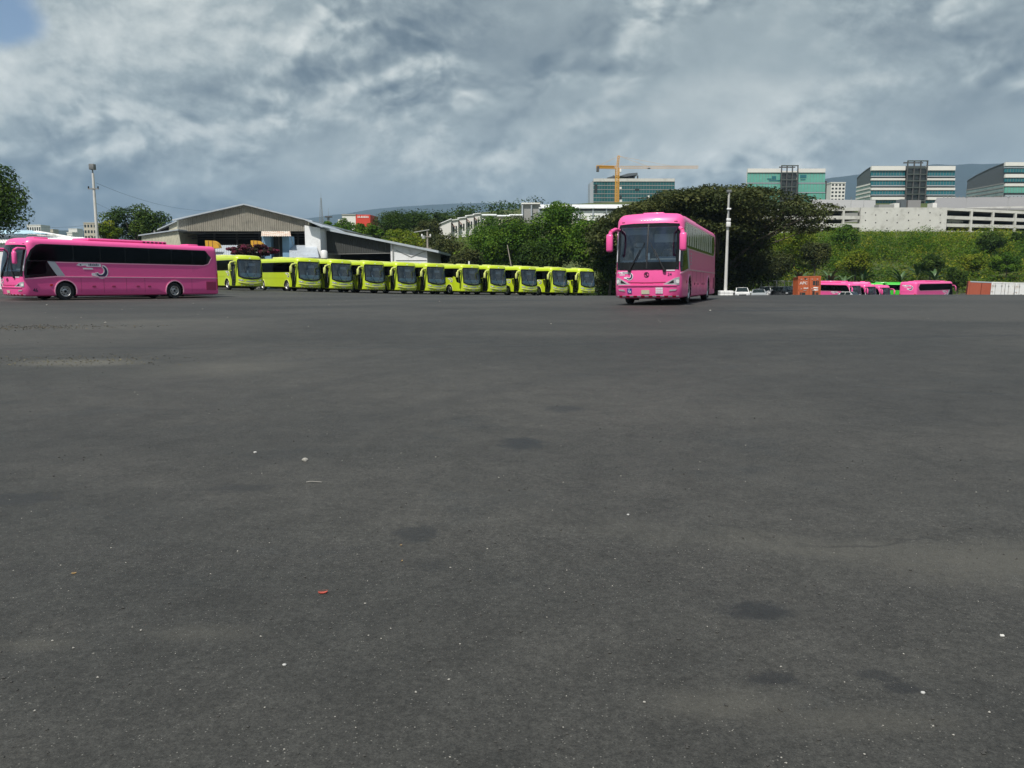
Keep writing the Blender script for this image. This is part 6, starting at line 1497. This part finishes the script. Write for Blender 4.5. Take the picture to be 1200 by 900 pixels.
MB().prism([P(485, 272.5, 107.8), P(503, 269.5, 107.8), P(503, 268.7, 107.8), P(485, 271.7, 107.8)], (0, .12, 0)).build('cross_arm', M['galv'], t)
for py in (277.5, 291): z = Zr(py, 108); MB().box(x - .8, x + .5, 107.8, 107.95, z - .06, z + .06).build('cross_arm', M['wood'], t)
for s in (-.7, .4): z = Zr(277.5, 108); MB().lathe([(.001, .3), (.1, .28), (.1, 0), (.001, 0)], (x + s, 107.85, z + .06), 'z', 8).build('insulator', M['white'], t)
MB().tube((x - .45, 107.7, Zr(279.8, 108)), (x - .45, 107.7, Zr(276.2, 108)), .22, None, 10).build('transformer', M['galv'], t, 40)
for px, pt, Yv, lab in ((379, 232, 420, 'tall thin lattice radio mast above the warehouse roof'), (387, 253.5, 300, 'short dark mast beside the radio mast'), (691, 226, 400, 'short lattice mast left of the building site')):
    x = X(px, Yv); g = gz(x, Yv); t = thing('radio_mast', lab, 'mast', (x, Yv, g)); zt = Zr(pt, Yv)
    mb = MB(); w0 = 1.3 if px == 379 else .9
    for s in ((-1, -1), (1, -1), (0, 1)): mb.tube((x + s[0] * w0, Yv + s[1] * w0, g), (x + s[0] * .25, Yv + s[1] * .25, zt), .13, .07, 4)
    k = 16
    for i in range(k):
        a = i / k; z0 = g + (zt - g) * a; z1 = g + (zt - g) * (a + 1 / k); q = w0 + (.25 - w0) * a
        mb.tube((x - q, Yv - q, z0), (x + q, Yv - q, z1), .06, None, 3); mb.tube((x + q, Yv - q, z0), (x - q, Yv - q, z1), .06, None, 3); mb.tube((x - q, Yv - q, z0), (x + q, Yv - q, z0), .06, None, 3)
    mb.build('lattice', M['beam'], t)
    MB().tube((x, Yv, zt), (x, Yv, zt + 3), .06, .03, 4).build('antenna', M['beam'], t)
    if px == 387: MB().box(x - 1.2, x + 1.2, Yv - 1, Yv + 1, zt - .4, zt).build('platform', M['beamdark'], t)
def wire(lab, a, b, sag, r=.018):
    mb = MB(); a = Vector(a); b = Vector(b); n = 24; pts = [a.lerp(b, i / n) - Vector((0, 0, 4 * sag * (i / n) * (1 - i / n))) for i in range(n + 1)]
    for i in range(n): mb.tube(pts[i], pts[i + 1], r, None, 4, caps=False)
    return tag(mb.build('power_line', M['wire']), lab, 'cable')
wire('thin cable sagging from the left floodlight pole to the warehouse gable', P(112, 214, 78), P(287, 243, 104.2), 1.3, .010)
wire('thin cable running left from the floodlight pole across the big tree', P(113, 262, 78), P(-60, 246, 66), .8, .010)
wire('upper cable running from the floodlight pole to the far warehouse roof', P(112.5, 238, 78), P(208, 257, 104.2), .8, .008)
wire('cable from the utility pole over the lean-to roof', P(497, 277, 107.8), P(375, 262, 108), .7, .018)
wire('cable from the utility pole to the trees behind the yellow buses', P(506, 290, 107.9), P(560, 306, 110), .4, .018)
t = thing('leaning_post', 'pale bare post leaning among the trees behind the ninth yellow bus', 'post', base(604.5, 103)); 
MB().tube((X(605.5, 103), 103, gz(X(605.5, 103), 103) - .2), P(594.5, 287, 104.5), .09, .05, 8).build('post', M['wood'], t)
t = thing('marker_post', 'short white post standing behind the eighth yellow bus', 'post', base(549.8, 96)); x = X(549.8, 96)
MB().bbox(x - .09, x + .09, 95.9, 96.1, gz(x, 96) - .2, Zr(306.3, 96), .02).build('post', M['white'], t)

# wire fence behind the cars
Yf = 117
fe = thing('wire_fence', 'rusty grey wire mesh fence behind the parked cars', 'fence', base(890, Yf))
xs = [X(p_, Yf) for p_ in np.linspace(838, 938, 12)]
me = None
zt = lambda x: gz(x, Yf) + 2.75
for x in xs:
    MB().tube((x, Yf, gz(x, Yf) - .2), (x, Yf, zt(x)), .055, None, 6).build('post', M['galv'], fe)
rb = MB()
for i in range(len(xs) - 1):
    rb2 = MB().tube((xs[i], Yf - .03, zt(xs[i]) - .03), (xs[i + 1], Yf - .03, zt(xs[i + 1]) - .03), .035, None, 5); rb2.build('rail', M['galv'], fe)
mb = MB(); x = xs[0]
while x < xs[-1] - 2.4:
    g = gz(x, Yf)
    for s in (0, 2.4): mb.tube((x + s, Yf + .05, g), (x + 2.4 - s, Yf + .05, g + 2.7), .008, None, 3, caps=False)
    x += .26
tag(mb.build('wire_mesh', M['galv'], fe), kind='stuff')

# ---------------------------------------------------------------- cars
M['car_white'] = mat('car_white_paint', (0.74, 0.75, 0.75), 0.3, var=0.04, coat=0.8)
M['car_silver'] = mat('car_silver_paint', (0.52, 0.56, 0.58), 0.3, metal=0.25, var=0.04, coat=0.8)
M['car_black'] = mat('car_black_paint', (0.018, 0.022, 0.026), 0.25, var=0.1, coat=0.8)
M['carglass'] = mat('car_glass', (0.020, 0.030, 0.032), 0.06, var=0.1, spec=0.7)
def car(lab, px, Y, yaw, paint, prof, W, belt, glassy, group=None):
    """prof: side outline (x, z), front at +x. glassy: index pairs of outline edges that carry windscreens"""
    t = thing('parked_car', lab, 'car', (0, 0, 0), group); hy = W / 2; n = len(prof)
    def wd(z): return hy * (1 - 0.24 * clamp((z - belt) / 0.6, 0, 1)) * (0.94 if z < .4 else 1)
    bm = bmesh.new(); rows = []
    for f_ in (-1, -.8, 0, .8, 1):
        rows.append([bm.verts.new((x - (.12 if abs(f_) == 1 and abs(x) > 1.6 else 0) * (1 if x > 0 else -1), f_ * wd(z), z - (.03 if abs(f_) == 1 and z > belt + .2 else 0) + (.02 if f_ == 0 and z > belt else 0))) for x, z in prof])
    for i in range(4):
        for k in range(n): bm.faces.new((rows[i][k], rows[i][(k + 1) % n], rows[i + 1][(k + 1) % n], rows[i + 1][k]))
    bm.faces.new(rows[0]); bm.faces.new(rows[4][::-1]); bmesh.ops.recalc_face_normals(bm, faces=bm.faces[:])
    me = bpy.data.meshes.new('body'); bm.to_mesh(me); bm.free(); me.materials.append(paint); me.polygons.foreach_set('use_smooth', [True] * len(me.polygons)); me.set_sharp_from_angle(angle=math.radians(28)); link('body', me, t)
    def slab(a, b, i0, i1, s, off, nm, m_):
        (xa, za), (xb, zb_) = prof[a], prof[b]; d = Vector((xb - xa, 0, zb_ - za)); nn = Vector((-d.z, 0, d.x)).normalized(); nn = nn if (nn.z > 0 or abs(nn.z) < .01 and nn.x * xa > 0) else -nn
        q = []
        for f_, u in ((-s, i0), (s, i0), (s, i1), (-s, i1)):
            c = Vector((xa, 0, za)) + d * u; q.append(Vector((c.x, f_ * wd(c.z), c.z + .012)) + nn * off)
        return MB().prism(q, nn * .012).build(nm, m_, t)
    for a, b, nm in glassy: slab(a, b, .08, .93, .88, .006, nm, M['carglass'])
    zr = max(z for x, z in prof); xt = [x for x, z in prof if z > zr - .12]; xf = max(xt); xb_ = min(xt)
    for s in (-1, 1):
        for a, b in ((xf + .25, (xf + xb_) / 2 + .04), ((xf + xb_) / 2 - .04, xb_ - .15)):
            q = [Vector((a + (.3 if a > xf else 0), s * (wd(belt + .08) + .008), belt + .08)), Vector((b - (.12 if b < xb_ else 0), s * (wd(belt + .08) + .008), belt + .08)), Vector((b, s * (wd(zr - .1) + .008), zr - .1)), Vector((a - (.2 if a > xf else 0), s * (wd(zr - .1) + .008), zr - .1))]
            MB().prism(q, (0, s * .01, 0)).build('side_window', M['carglass'], t)
        MB().bbox(xf + .42, xf + .62, s * hy + s * .02, s * hy + s * .2, belt + .05, belt + .2, .03).build('wing_mirror', paint, t, 40)
    fx = max(x for x, z in prof); zh = max(z for x, z in prof if x > fx - .25)
    for s in (-1, 1): MB().bbox(fx - .12, fx + .012, s * hy * .86 - .17, s * hy * .86 + .13, zh - .22, zh - .06, .03).build('headlight', M['lamp_glass'], t, 40)
    MB().bbox(fx - .05, fx + .014, -hy * .5, hy * .5, zh - .20, zh - .08, .015).build('radiator_grille', M['black'], t, 40)
    MB().bbox(fx - .05, fx + .02, -.26, .26, .42, .54, .01).build('number_plate', M['plate'], t)
    MB().bbox(fx - .1, fx + .06, -hy * .92, hy * .92, .30, .42, .04).build('bumper', M['black'] if paint is not M['car_silver'] else paint, t, 40)
    rx_ = min(x for x, z in prof)
    for s in (-1, 1): MB().bbox(rx_ - .012, rx_ + .1, s * hy * .8 - .12, s * hy * .8 + .12, .75, .95, .02).build('tail_lamp', M['red'], t)
    L_ = fx - rx_
    for ax in (fx - L_ * .19, rx_ + L_ * .2):
        for s in (-1, 1):
            w_ = MB().lathe([(.20, -.1), (.31, -.1), (.33, -.06), (.33, .08), (.31, .11), (.20, .11)], (ax, s * (hy - .1), .33), 'y', 18).build('wheel', M['rubber'], t, 40); MB().lathe([(.20, .06), (.14, .05), (.05, .09), (.001, .09)] if s > 0 else [(.20, -.06), (.14, -.05), (.05, -.09), (.001, -.09)], (ax, s * (hy - .1), .33), 'y', 14).build('rim', M['steel'], w_)
    x = X(px, Y); a = math.radians(yaw); t.matrix_world = ground_matrix(x, Y, (math.sin(a), -math.cos(a)), 1.3, .7)
    return t
SUV = [(2.15, .35), (2.2, .95), (1.35, 1.10), (.75, 1.66), (-1.9, 1.70), (-2.2, 1.05), (-2.25, .35)]
SED = [(2.2, .30), (2.25, .68), (1.15, .88), (.45, 1.38), (-.75, 1.40), (-1.5, .98), (-2.2, .92), (-2.25, .30)]
VAN = [(2.2, .35), (2.25, .98), (1.5, 1.16), (.85, 1.76), (-.7, 1.80), (-.85, 1.10), (-2.5, 1.10), (-2.5, .35)]
car('white pickup truck facing us, leftmost of the parked cars', 870, 101, -12, M['car_white'], VAN, 1.75, 1.08, ((2, 3, 'windscreen'), (4, 5, 'rear_window')))
car('low pale silver sedan in front of the two white cars', 890, 97, -14, M['car_silver'], SED, 1.68, .85, ((2, 3, 'windscreen'), (4, 5, 'rear_window')))
car('white station wagon behind the pale silver sedan', 899, 107, -26, M['car_white'], SUV, 1.76, 1.08, ((2, 3, 'windscreen'), (4, 5, 'rear_window')))
car('black car with a pale number plate left of the orange container', 921, 104, 8, M['car_black'], [(a, b * .97) for a, b in SUV], 1.8, 1.0, ((2, 3, 'windscreen'), (4, 5, 'rear_window')))
car('small white car almost hidden below the first far pink coach', 997, 114, 30, M['car_white'], SED, 1.7, .85, ((2, 3, 'windscreen'), (4, 5, 'rear_window')))

# ---------------------------------------------------------------- shipping containers
M['cont_orange'] = mat('orange_container_paint', (0.42, 0.095, 0.03), 0.6, var=0.15, scale=1.2, dirt=0.3, dirtcol=(0.22, 0.06, 0.03))
M['cont_rust'] = mat('rust_red_container_paint', (0.36, 0.085, 0.045), 0.6, var=0.12, scale=1.2, dirt=0.2, dirtcol=(0.2, 0.06, 0.04))
M['cont_white'] = mat('white_container_paint', (0.70, 0.71, 0.70), 0.6, var=0.10, scale=1.2, dirt=0.35, dirtcol=(0.42, 0.30, 0.2))
def container(lab, px, Y, yaw, m_, L_=6.06, style='orange', group=None):
    W, H = 2.44, 2.59; t = thing('shipping_container', lab, 'container', (0, 0, 0), group)
    hy = W / 2
    for s in (-1, 1):
        for x in (0.0, -L_ + .16): MB().box(x - .16 if x == 0 else x - .16, x, s * hy - (.16 if s > 0 else 0), s * hy + (0 if s > 0 else .16), .0, H).build('corner_post', m_, t)
        a = (Vector((-L_ + .16, s * (hy - .06), .15)), Vector((-.16, s * (hy - .06), .15)), Vector((-.16, s * (hy - .06), H - .12)), Vector((-L_ + .16, s * (hy - .06), H - .12)))
        if s > 0: a = (a[1], a[0], a[3], a[2])
        MB().sheet(*a, 20, .04).build('side_panel', m_, t)
        for z0, z1 in ((.0, .15), (H - .12, H)): MB().box(-L_ + .16, -.16, min(s * hy, s * (hy - .1)), max(s * hy, s * (hy - .1)), z0, z1).build('side_rail', m_, t)
    MB().sheet((-L_ + .1, hy - .1, H - .03), (-L_ + .1, -hy + .1, H - .03), (-.1, -hy + .1, H - .03), (-.1, hy - .1, H - .03), 10, .02).build('roof', m_, t)
    MB().box(-L_ + .02, -L_ + .06, -hy + .16, hy - .16, .1, H - .1).build('end_wall', m_, t)
    for z0, z1 in ((.0, .14), (H - .12, H)): MB().box(-.16, -.02, -hy + .16, hy - .16, z0, z1).build('header', M['silver'] if style == 'rust' and z0 > 1 else m_, t)
    for s in (-1, 1):
        d = MB().bbox(-.10, -.04, min(s * .015, s * (hy - .17)), max(s * .015, s * (hy - .17)), .15, H - .13, .012).build('door', m_, t)
        if style != 'rust':
            for u in (.3, .85):
                MB().tube((-.015, s * u, .1), (-.015, s * u, H - .08), .022, None, 6).build('lock_rod', M['galv'] if style == 'white' else m_, d)
                for z in (.3, H * .45, H - .35): MB().box(-.04, .012, s * u - .06, s * u + .06, z - .05, z + .05).build('rod_bracket', M['galv'], d)
            MB().box(-.02, .02, min(s * .3, s * .62), max(s * .3, s * .62), .95, 1.0).build('handle', M['galv'], d)
            for z in (.4, 1.0, 1.6, 2.2): MB().box(-.06, .0, min(s * (hy - .2), s * (hy - .05)), max(s * (hy - .2), s * (hy - .05)), z - .06, z + .06).build('hinge', m_ if style == 'orange' else M['rust'], d)
        else:
            for k in range(5): MB().box(-.042, -.02, min(s * (.15 + k * .2), s * (.2 + k * .2)), max(s * (.15 + k * .2), s * (.2 + k * .2)), .25, H - .25).build('door_rib', m_, d)
    if style == 'orange':
        vs, fs = text_tris('APC', .44)
        MB().add([(.0, a[0] - .62, 1.80 + a[1]) for a in vs], fs).build('lettering', M['white'], t)
        for y0, y1, z0, z1, mm in ((.38, .62, 1.55, 2.05, 'smoke'), (.66, 1.0, 1.5, 2.05, 'smoke'), (-.55, -.25, 2.22, 2.38, 'smoke'), (.35, .6, .45, .85, 'smoke'), (.7, 1.0, .35, .75, 'smoke'), (-1.0, -.4, .35, .75, 'smoke'), (.45, .95, 1.22, 1.34, 'white'), (-.6, -.1, 1.20, 1.28, 'white'), (.5, .95, .95, 1.1, 'white')):
            MB().box(-.05, -.028, y0, y1, z0, z1).build('data_panel', M[mm], t)
    x = X(px, Y); a = math.radians(yaw); t.matrix_world = ground_matrix(x, Y, (math.sin(a), -math.cos(a)), 1.0, 1.0)
    return t
container('orange shipping container with white letters APC on its doors', 949.5, 92, -14, M['cont_orange'], 6.06, 'orange')
container('rust red shipping container left of the white ones', 1150.3, 84, -28, M['cont_rust'], 6.06, 'rust')
container('white shipping container with lock rods beside the rust red one', 1178.5, 82, -31, M['cont_white'], 6.06, 'white')
container('white shipping container cut off by the right edge', 1208, 80, -31, M['cont_white'], 6.06, 'white')

# ---------------------------------------------------------------- small things on the asphalt
rs = np.random.default_rng(21)
def gravel(name, n, lo, hi, s0, s1, m_, lab):
    mb = []; Yv = lo * (hi / lo) ** rs.random(n); Xv = (rs.random(n) - .5) * 1.5 * Yv * 1.0; Zv = gza(Xv, Yv); V = []; Fc = []
    octa = np.array([(1, 0, 0), (-1, 0, 0), (0, 1, 0), (0, -1, 0), (0, 0, .7), (0, 0, -.7)], float); of = [(0, 2, 4), (2, 1, 4), (1, 3, 4), (3, 0, 4), (2, 0, 5), (1, 2, 5), (3, 1, 5), (0, 3, 5)]
    for i in range(n):
        r = s0 + (s1 - s0) * rs.random() ** 4; v = octa * r * rs.uniform(.6, 1.3, (6, 3)); a = rs.uniform(0, 6.28); c, s = math.cos(a), math.sin(a)
        v = np.c_[v[:, 0] * c - v[:, 1] * s, v[:, 0] * s + v[:, 1] * c, v[:, 2]] + (Xv[i], Yv[i], Zv[i] + r * .35); b = len(V); V += v.tolist(); Fc += [tuple(b + q for q in f_) for f_ in of]
    me = bpy.data.meshes.new(name); me.from_pydata(V, [], Fc); me.materials.append(m_); me.update()
    return tag(link(name, me), lab, 'gravel', kind='stuff')
M['chip_pale'] = mat('pale_stone_chip', (0.30, 0.29, 0.26), 0.9, var=0.4, scale=30)
M['chip_dark'] = mat('dark_stone_chip', (0.05, 0.05, 0.047), 0.9, var=0.4, scale=30)
gravel('pale_grit', 1100, 2.1, 30, .0015, .0065, M['chip_pale'], 'pale loose grit scattered over the asphalt')
gravel('dark_grit', 1800, 2.1, 26, .0025, .010, M['chip_dark'], 'dark loose grit scattered over the asphalt')
gravel('litter_chips', 110, 20, 75, .012, .045, M['chip_pale'], 'pale scraps and stones far out on the asphalt')
def stone(lab, px, py, r, m_, nm='stone', cat='stone'):
    p_ = G(px, py); bm = bmesh.new(); bmesh.ops.create_icosphere(bm, subdivisions=2, radius=r)
    for v in bm.verts: v.co = Vector((v.co.x * 1.2, v.co.y, v.co.z * .7)) * (1 + .35 * mnoise.noise(v.co / r * 1.3 + Vector((px, py, 0))))
    me = bpy.data.meshes.new(nm); bm.to_mesh(me); bm.free(); me.materials.append(m_); o = link(nm, me); o.location = (p_.x, p_.y, p_.z + r * .4); return tag(o, lab, cat)
def leafbit(lab, px, py, r, m_, nm='fallen_leaf', cat='leaf', a=.3, el=.45):
    p_ = G(px, py); mb = MB(); k = 12; vs = []
    for i in range(k): q = 2 * math.pi * i / k; vs.append((r * math.cos(q), r * el * math.sin(q), .006 + .25 * r * abs(math.cos(q)) ** 2))
    vs = [(x * math.cos(a) - y * math.sin(a) + p_.x, x * math.sin(a) + y * math.cos(a) + p_.y, z + p_.z) for x, y, z in vs]; c0 = (p_.x, p_.y, p_.z + .006)
    mb.add(vs + [c0], [(i, (i + 1) % k, k) for i in range(k)]); top = [(x, y, z - .003) for x, y, z in vs] + [(c0[0], c0[1], c0[2] - .003)]
    mb.add(top, [((i + 1) % k, i, k) for i in range(k)])
    t = thing(nm, lab, cat, p_); mb.build('blade', m_, t)
    MB().tube((p_.x - r * .9 * math.cos(a), p_.y - r * .9 * math.sin(a), p_.z + .012 + .2 * r), (p_.x + r * 1.15 * math.cos(a), p_.y + r * 1.15 * math.sin(a), p_.z + .012 + .2 * r), r * .035, None, 4).build('midrib', M['brick'], t)
    return t
M['leafred'] = mat('dry_red_leaf', (0.42, 0.075, 0.05), 0.7, var=0.2, scale=20)
M['leaftan'] = mat('dry_tan_leaf', (0.42, 0.27, 0.10), 0.8, var=0.2, scale=20)
M['paper'] = mat('white_scrap', (0.46, 0.46, 0.44), 0.8, var=0.05, scale=20)
leafbit('red fallen leaf on the near left asphalt', 378.5, 698.5, .023, M['leafred'], a=.25)
leafbit('small tan leaf on the asphalt, nearer of two specks', 471, 661, .007, M['leaftan'], a=1.0)
leafbit('small tan leaf on the asphalt, farther of two specks', 470, 640, .007, M['leaftan'], a=.2)
leafbit('pale dry leaf at the far left of the near asphalt', 87, 675, .012, M['leaftan'], a=.4)
stone('white pebble glinting on the near asphalt below the red leaf', 333.5, 783, .007, M['paper'])
stone('grey stone lying alone left of the picture middle', 357.5, 541, .022, M['chip_pale'])
stone('white pebble left of the lone grey stone', 299, 531, .011, M['paper'])
stone('white scrap near the four dark drips on the right', 1081, 818, .007, M['paper'], 'pebble')
stone('pale stone at the right edge of the near asphalt', 1174, 749, .008, M['concrete'])
stone('dark pebble in the right foreground above the stained streak', 1106, 618, .009, M['chip_dark'], 'pebble')
stone('white pebble at the middle of the asphalt', 736, 604, .007, M['paper'], 'pebble')
t = thing('twig', 'pale thin twig lying on the asphalt near the lone grey stone', 'twig', G(367, 566)); p_ = Vector(t.location)
mb = MB(); mb.path([p_ + Vector((-.05, 0, .006)), p_ + Vector((-.01, .012, .008)), p_ + Vector((.06, .0, .006))], [.003, .003, .002], 5); mb.build('stick', M['chip_pale'], t)
def litter(name, px, py, rx, ry, n, m_, lab, sz):
    c = G(px, py); d = rs.normal(size=(n, 2)) * .55; x = c.x + d[:, 0] * rx; y = c.y + d[:, 1] * ry; z = gza(x, y) + .008
    nr = rs.normal(size=(n, 3)) * .2 + np.array([0, 0, 1]); nr /= np.linalg.norm(nr, axis=1)[:, None]
    leaf_obj(name, np.c_[x, y, z], nr, sz * (.5 + rs.random(n)), .5 + .25 * rs.normal(size=n), m_, None, .6); tag(bpy.data.objects[name], lab, 'leaf litter', kind='stuff')
M['litter_tan'] = foliage('tan_leaf_litter', (0.05, 0.042, 0.025), (0.11, 0.098, 0.055), (0.19, 0.17, 0.10), 0.0)
M['litter_dark'] = foliage('dark_leaf_litter', (0.014, 0.012, 0.009), (0.045, 0.036, 0.020), (0.18, 0.13, 0.06), 0.0)
litter('tan_leaf_litter', 95, 423, 1.5, .75, 420, M['litter_tan'], 'tan leaf litter drifted on the left asphalt', .032)
litter('dark_leaf_litter', 30, 384, 2.4, .9, 600, M['litter_dark'], 'dark leaf litter drifted below the pink coach on the left', .045)

# ---------------------------------------------------------------- air
hz = MB().box(-6500, 6500, -900, 7000, -12, 680)
hzm = bpy.data.materials.new('haze_air'); hzm.use_nodes = True; ht = NT(hzm.node_tree)
for n in list(ht.n): ht.n.remove(n)
ho = ht.node('ShaderNodeOutputMaterial'); pv = ht.node('ShaderNodeVolumePrincipled'); pv.inputs['Color'].default_value = (0.50, 0.74, 1.0, 1); pv.inputs['Density'].default_value = 0.00009; pv.inputs['Anisotropy'].default_value = 0.0
ht.l.new(pv.outputs[0], ho.inputs['Volume'])
tag(hz.build('haze', hzm), kind='stuff')
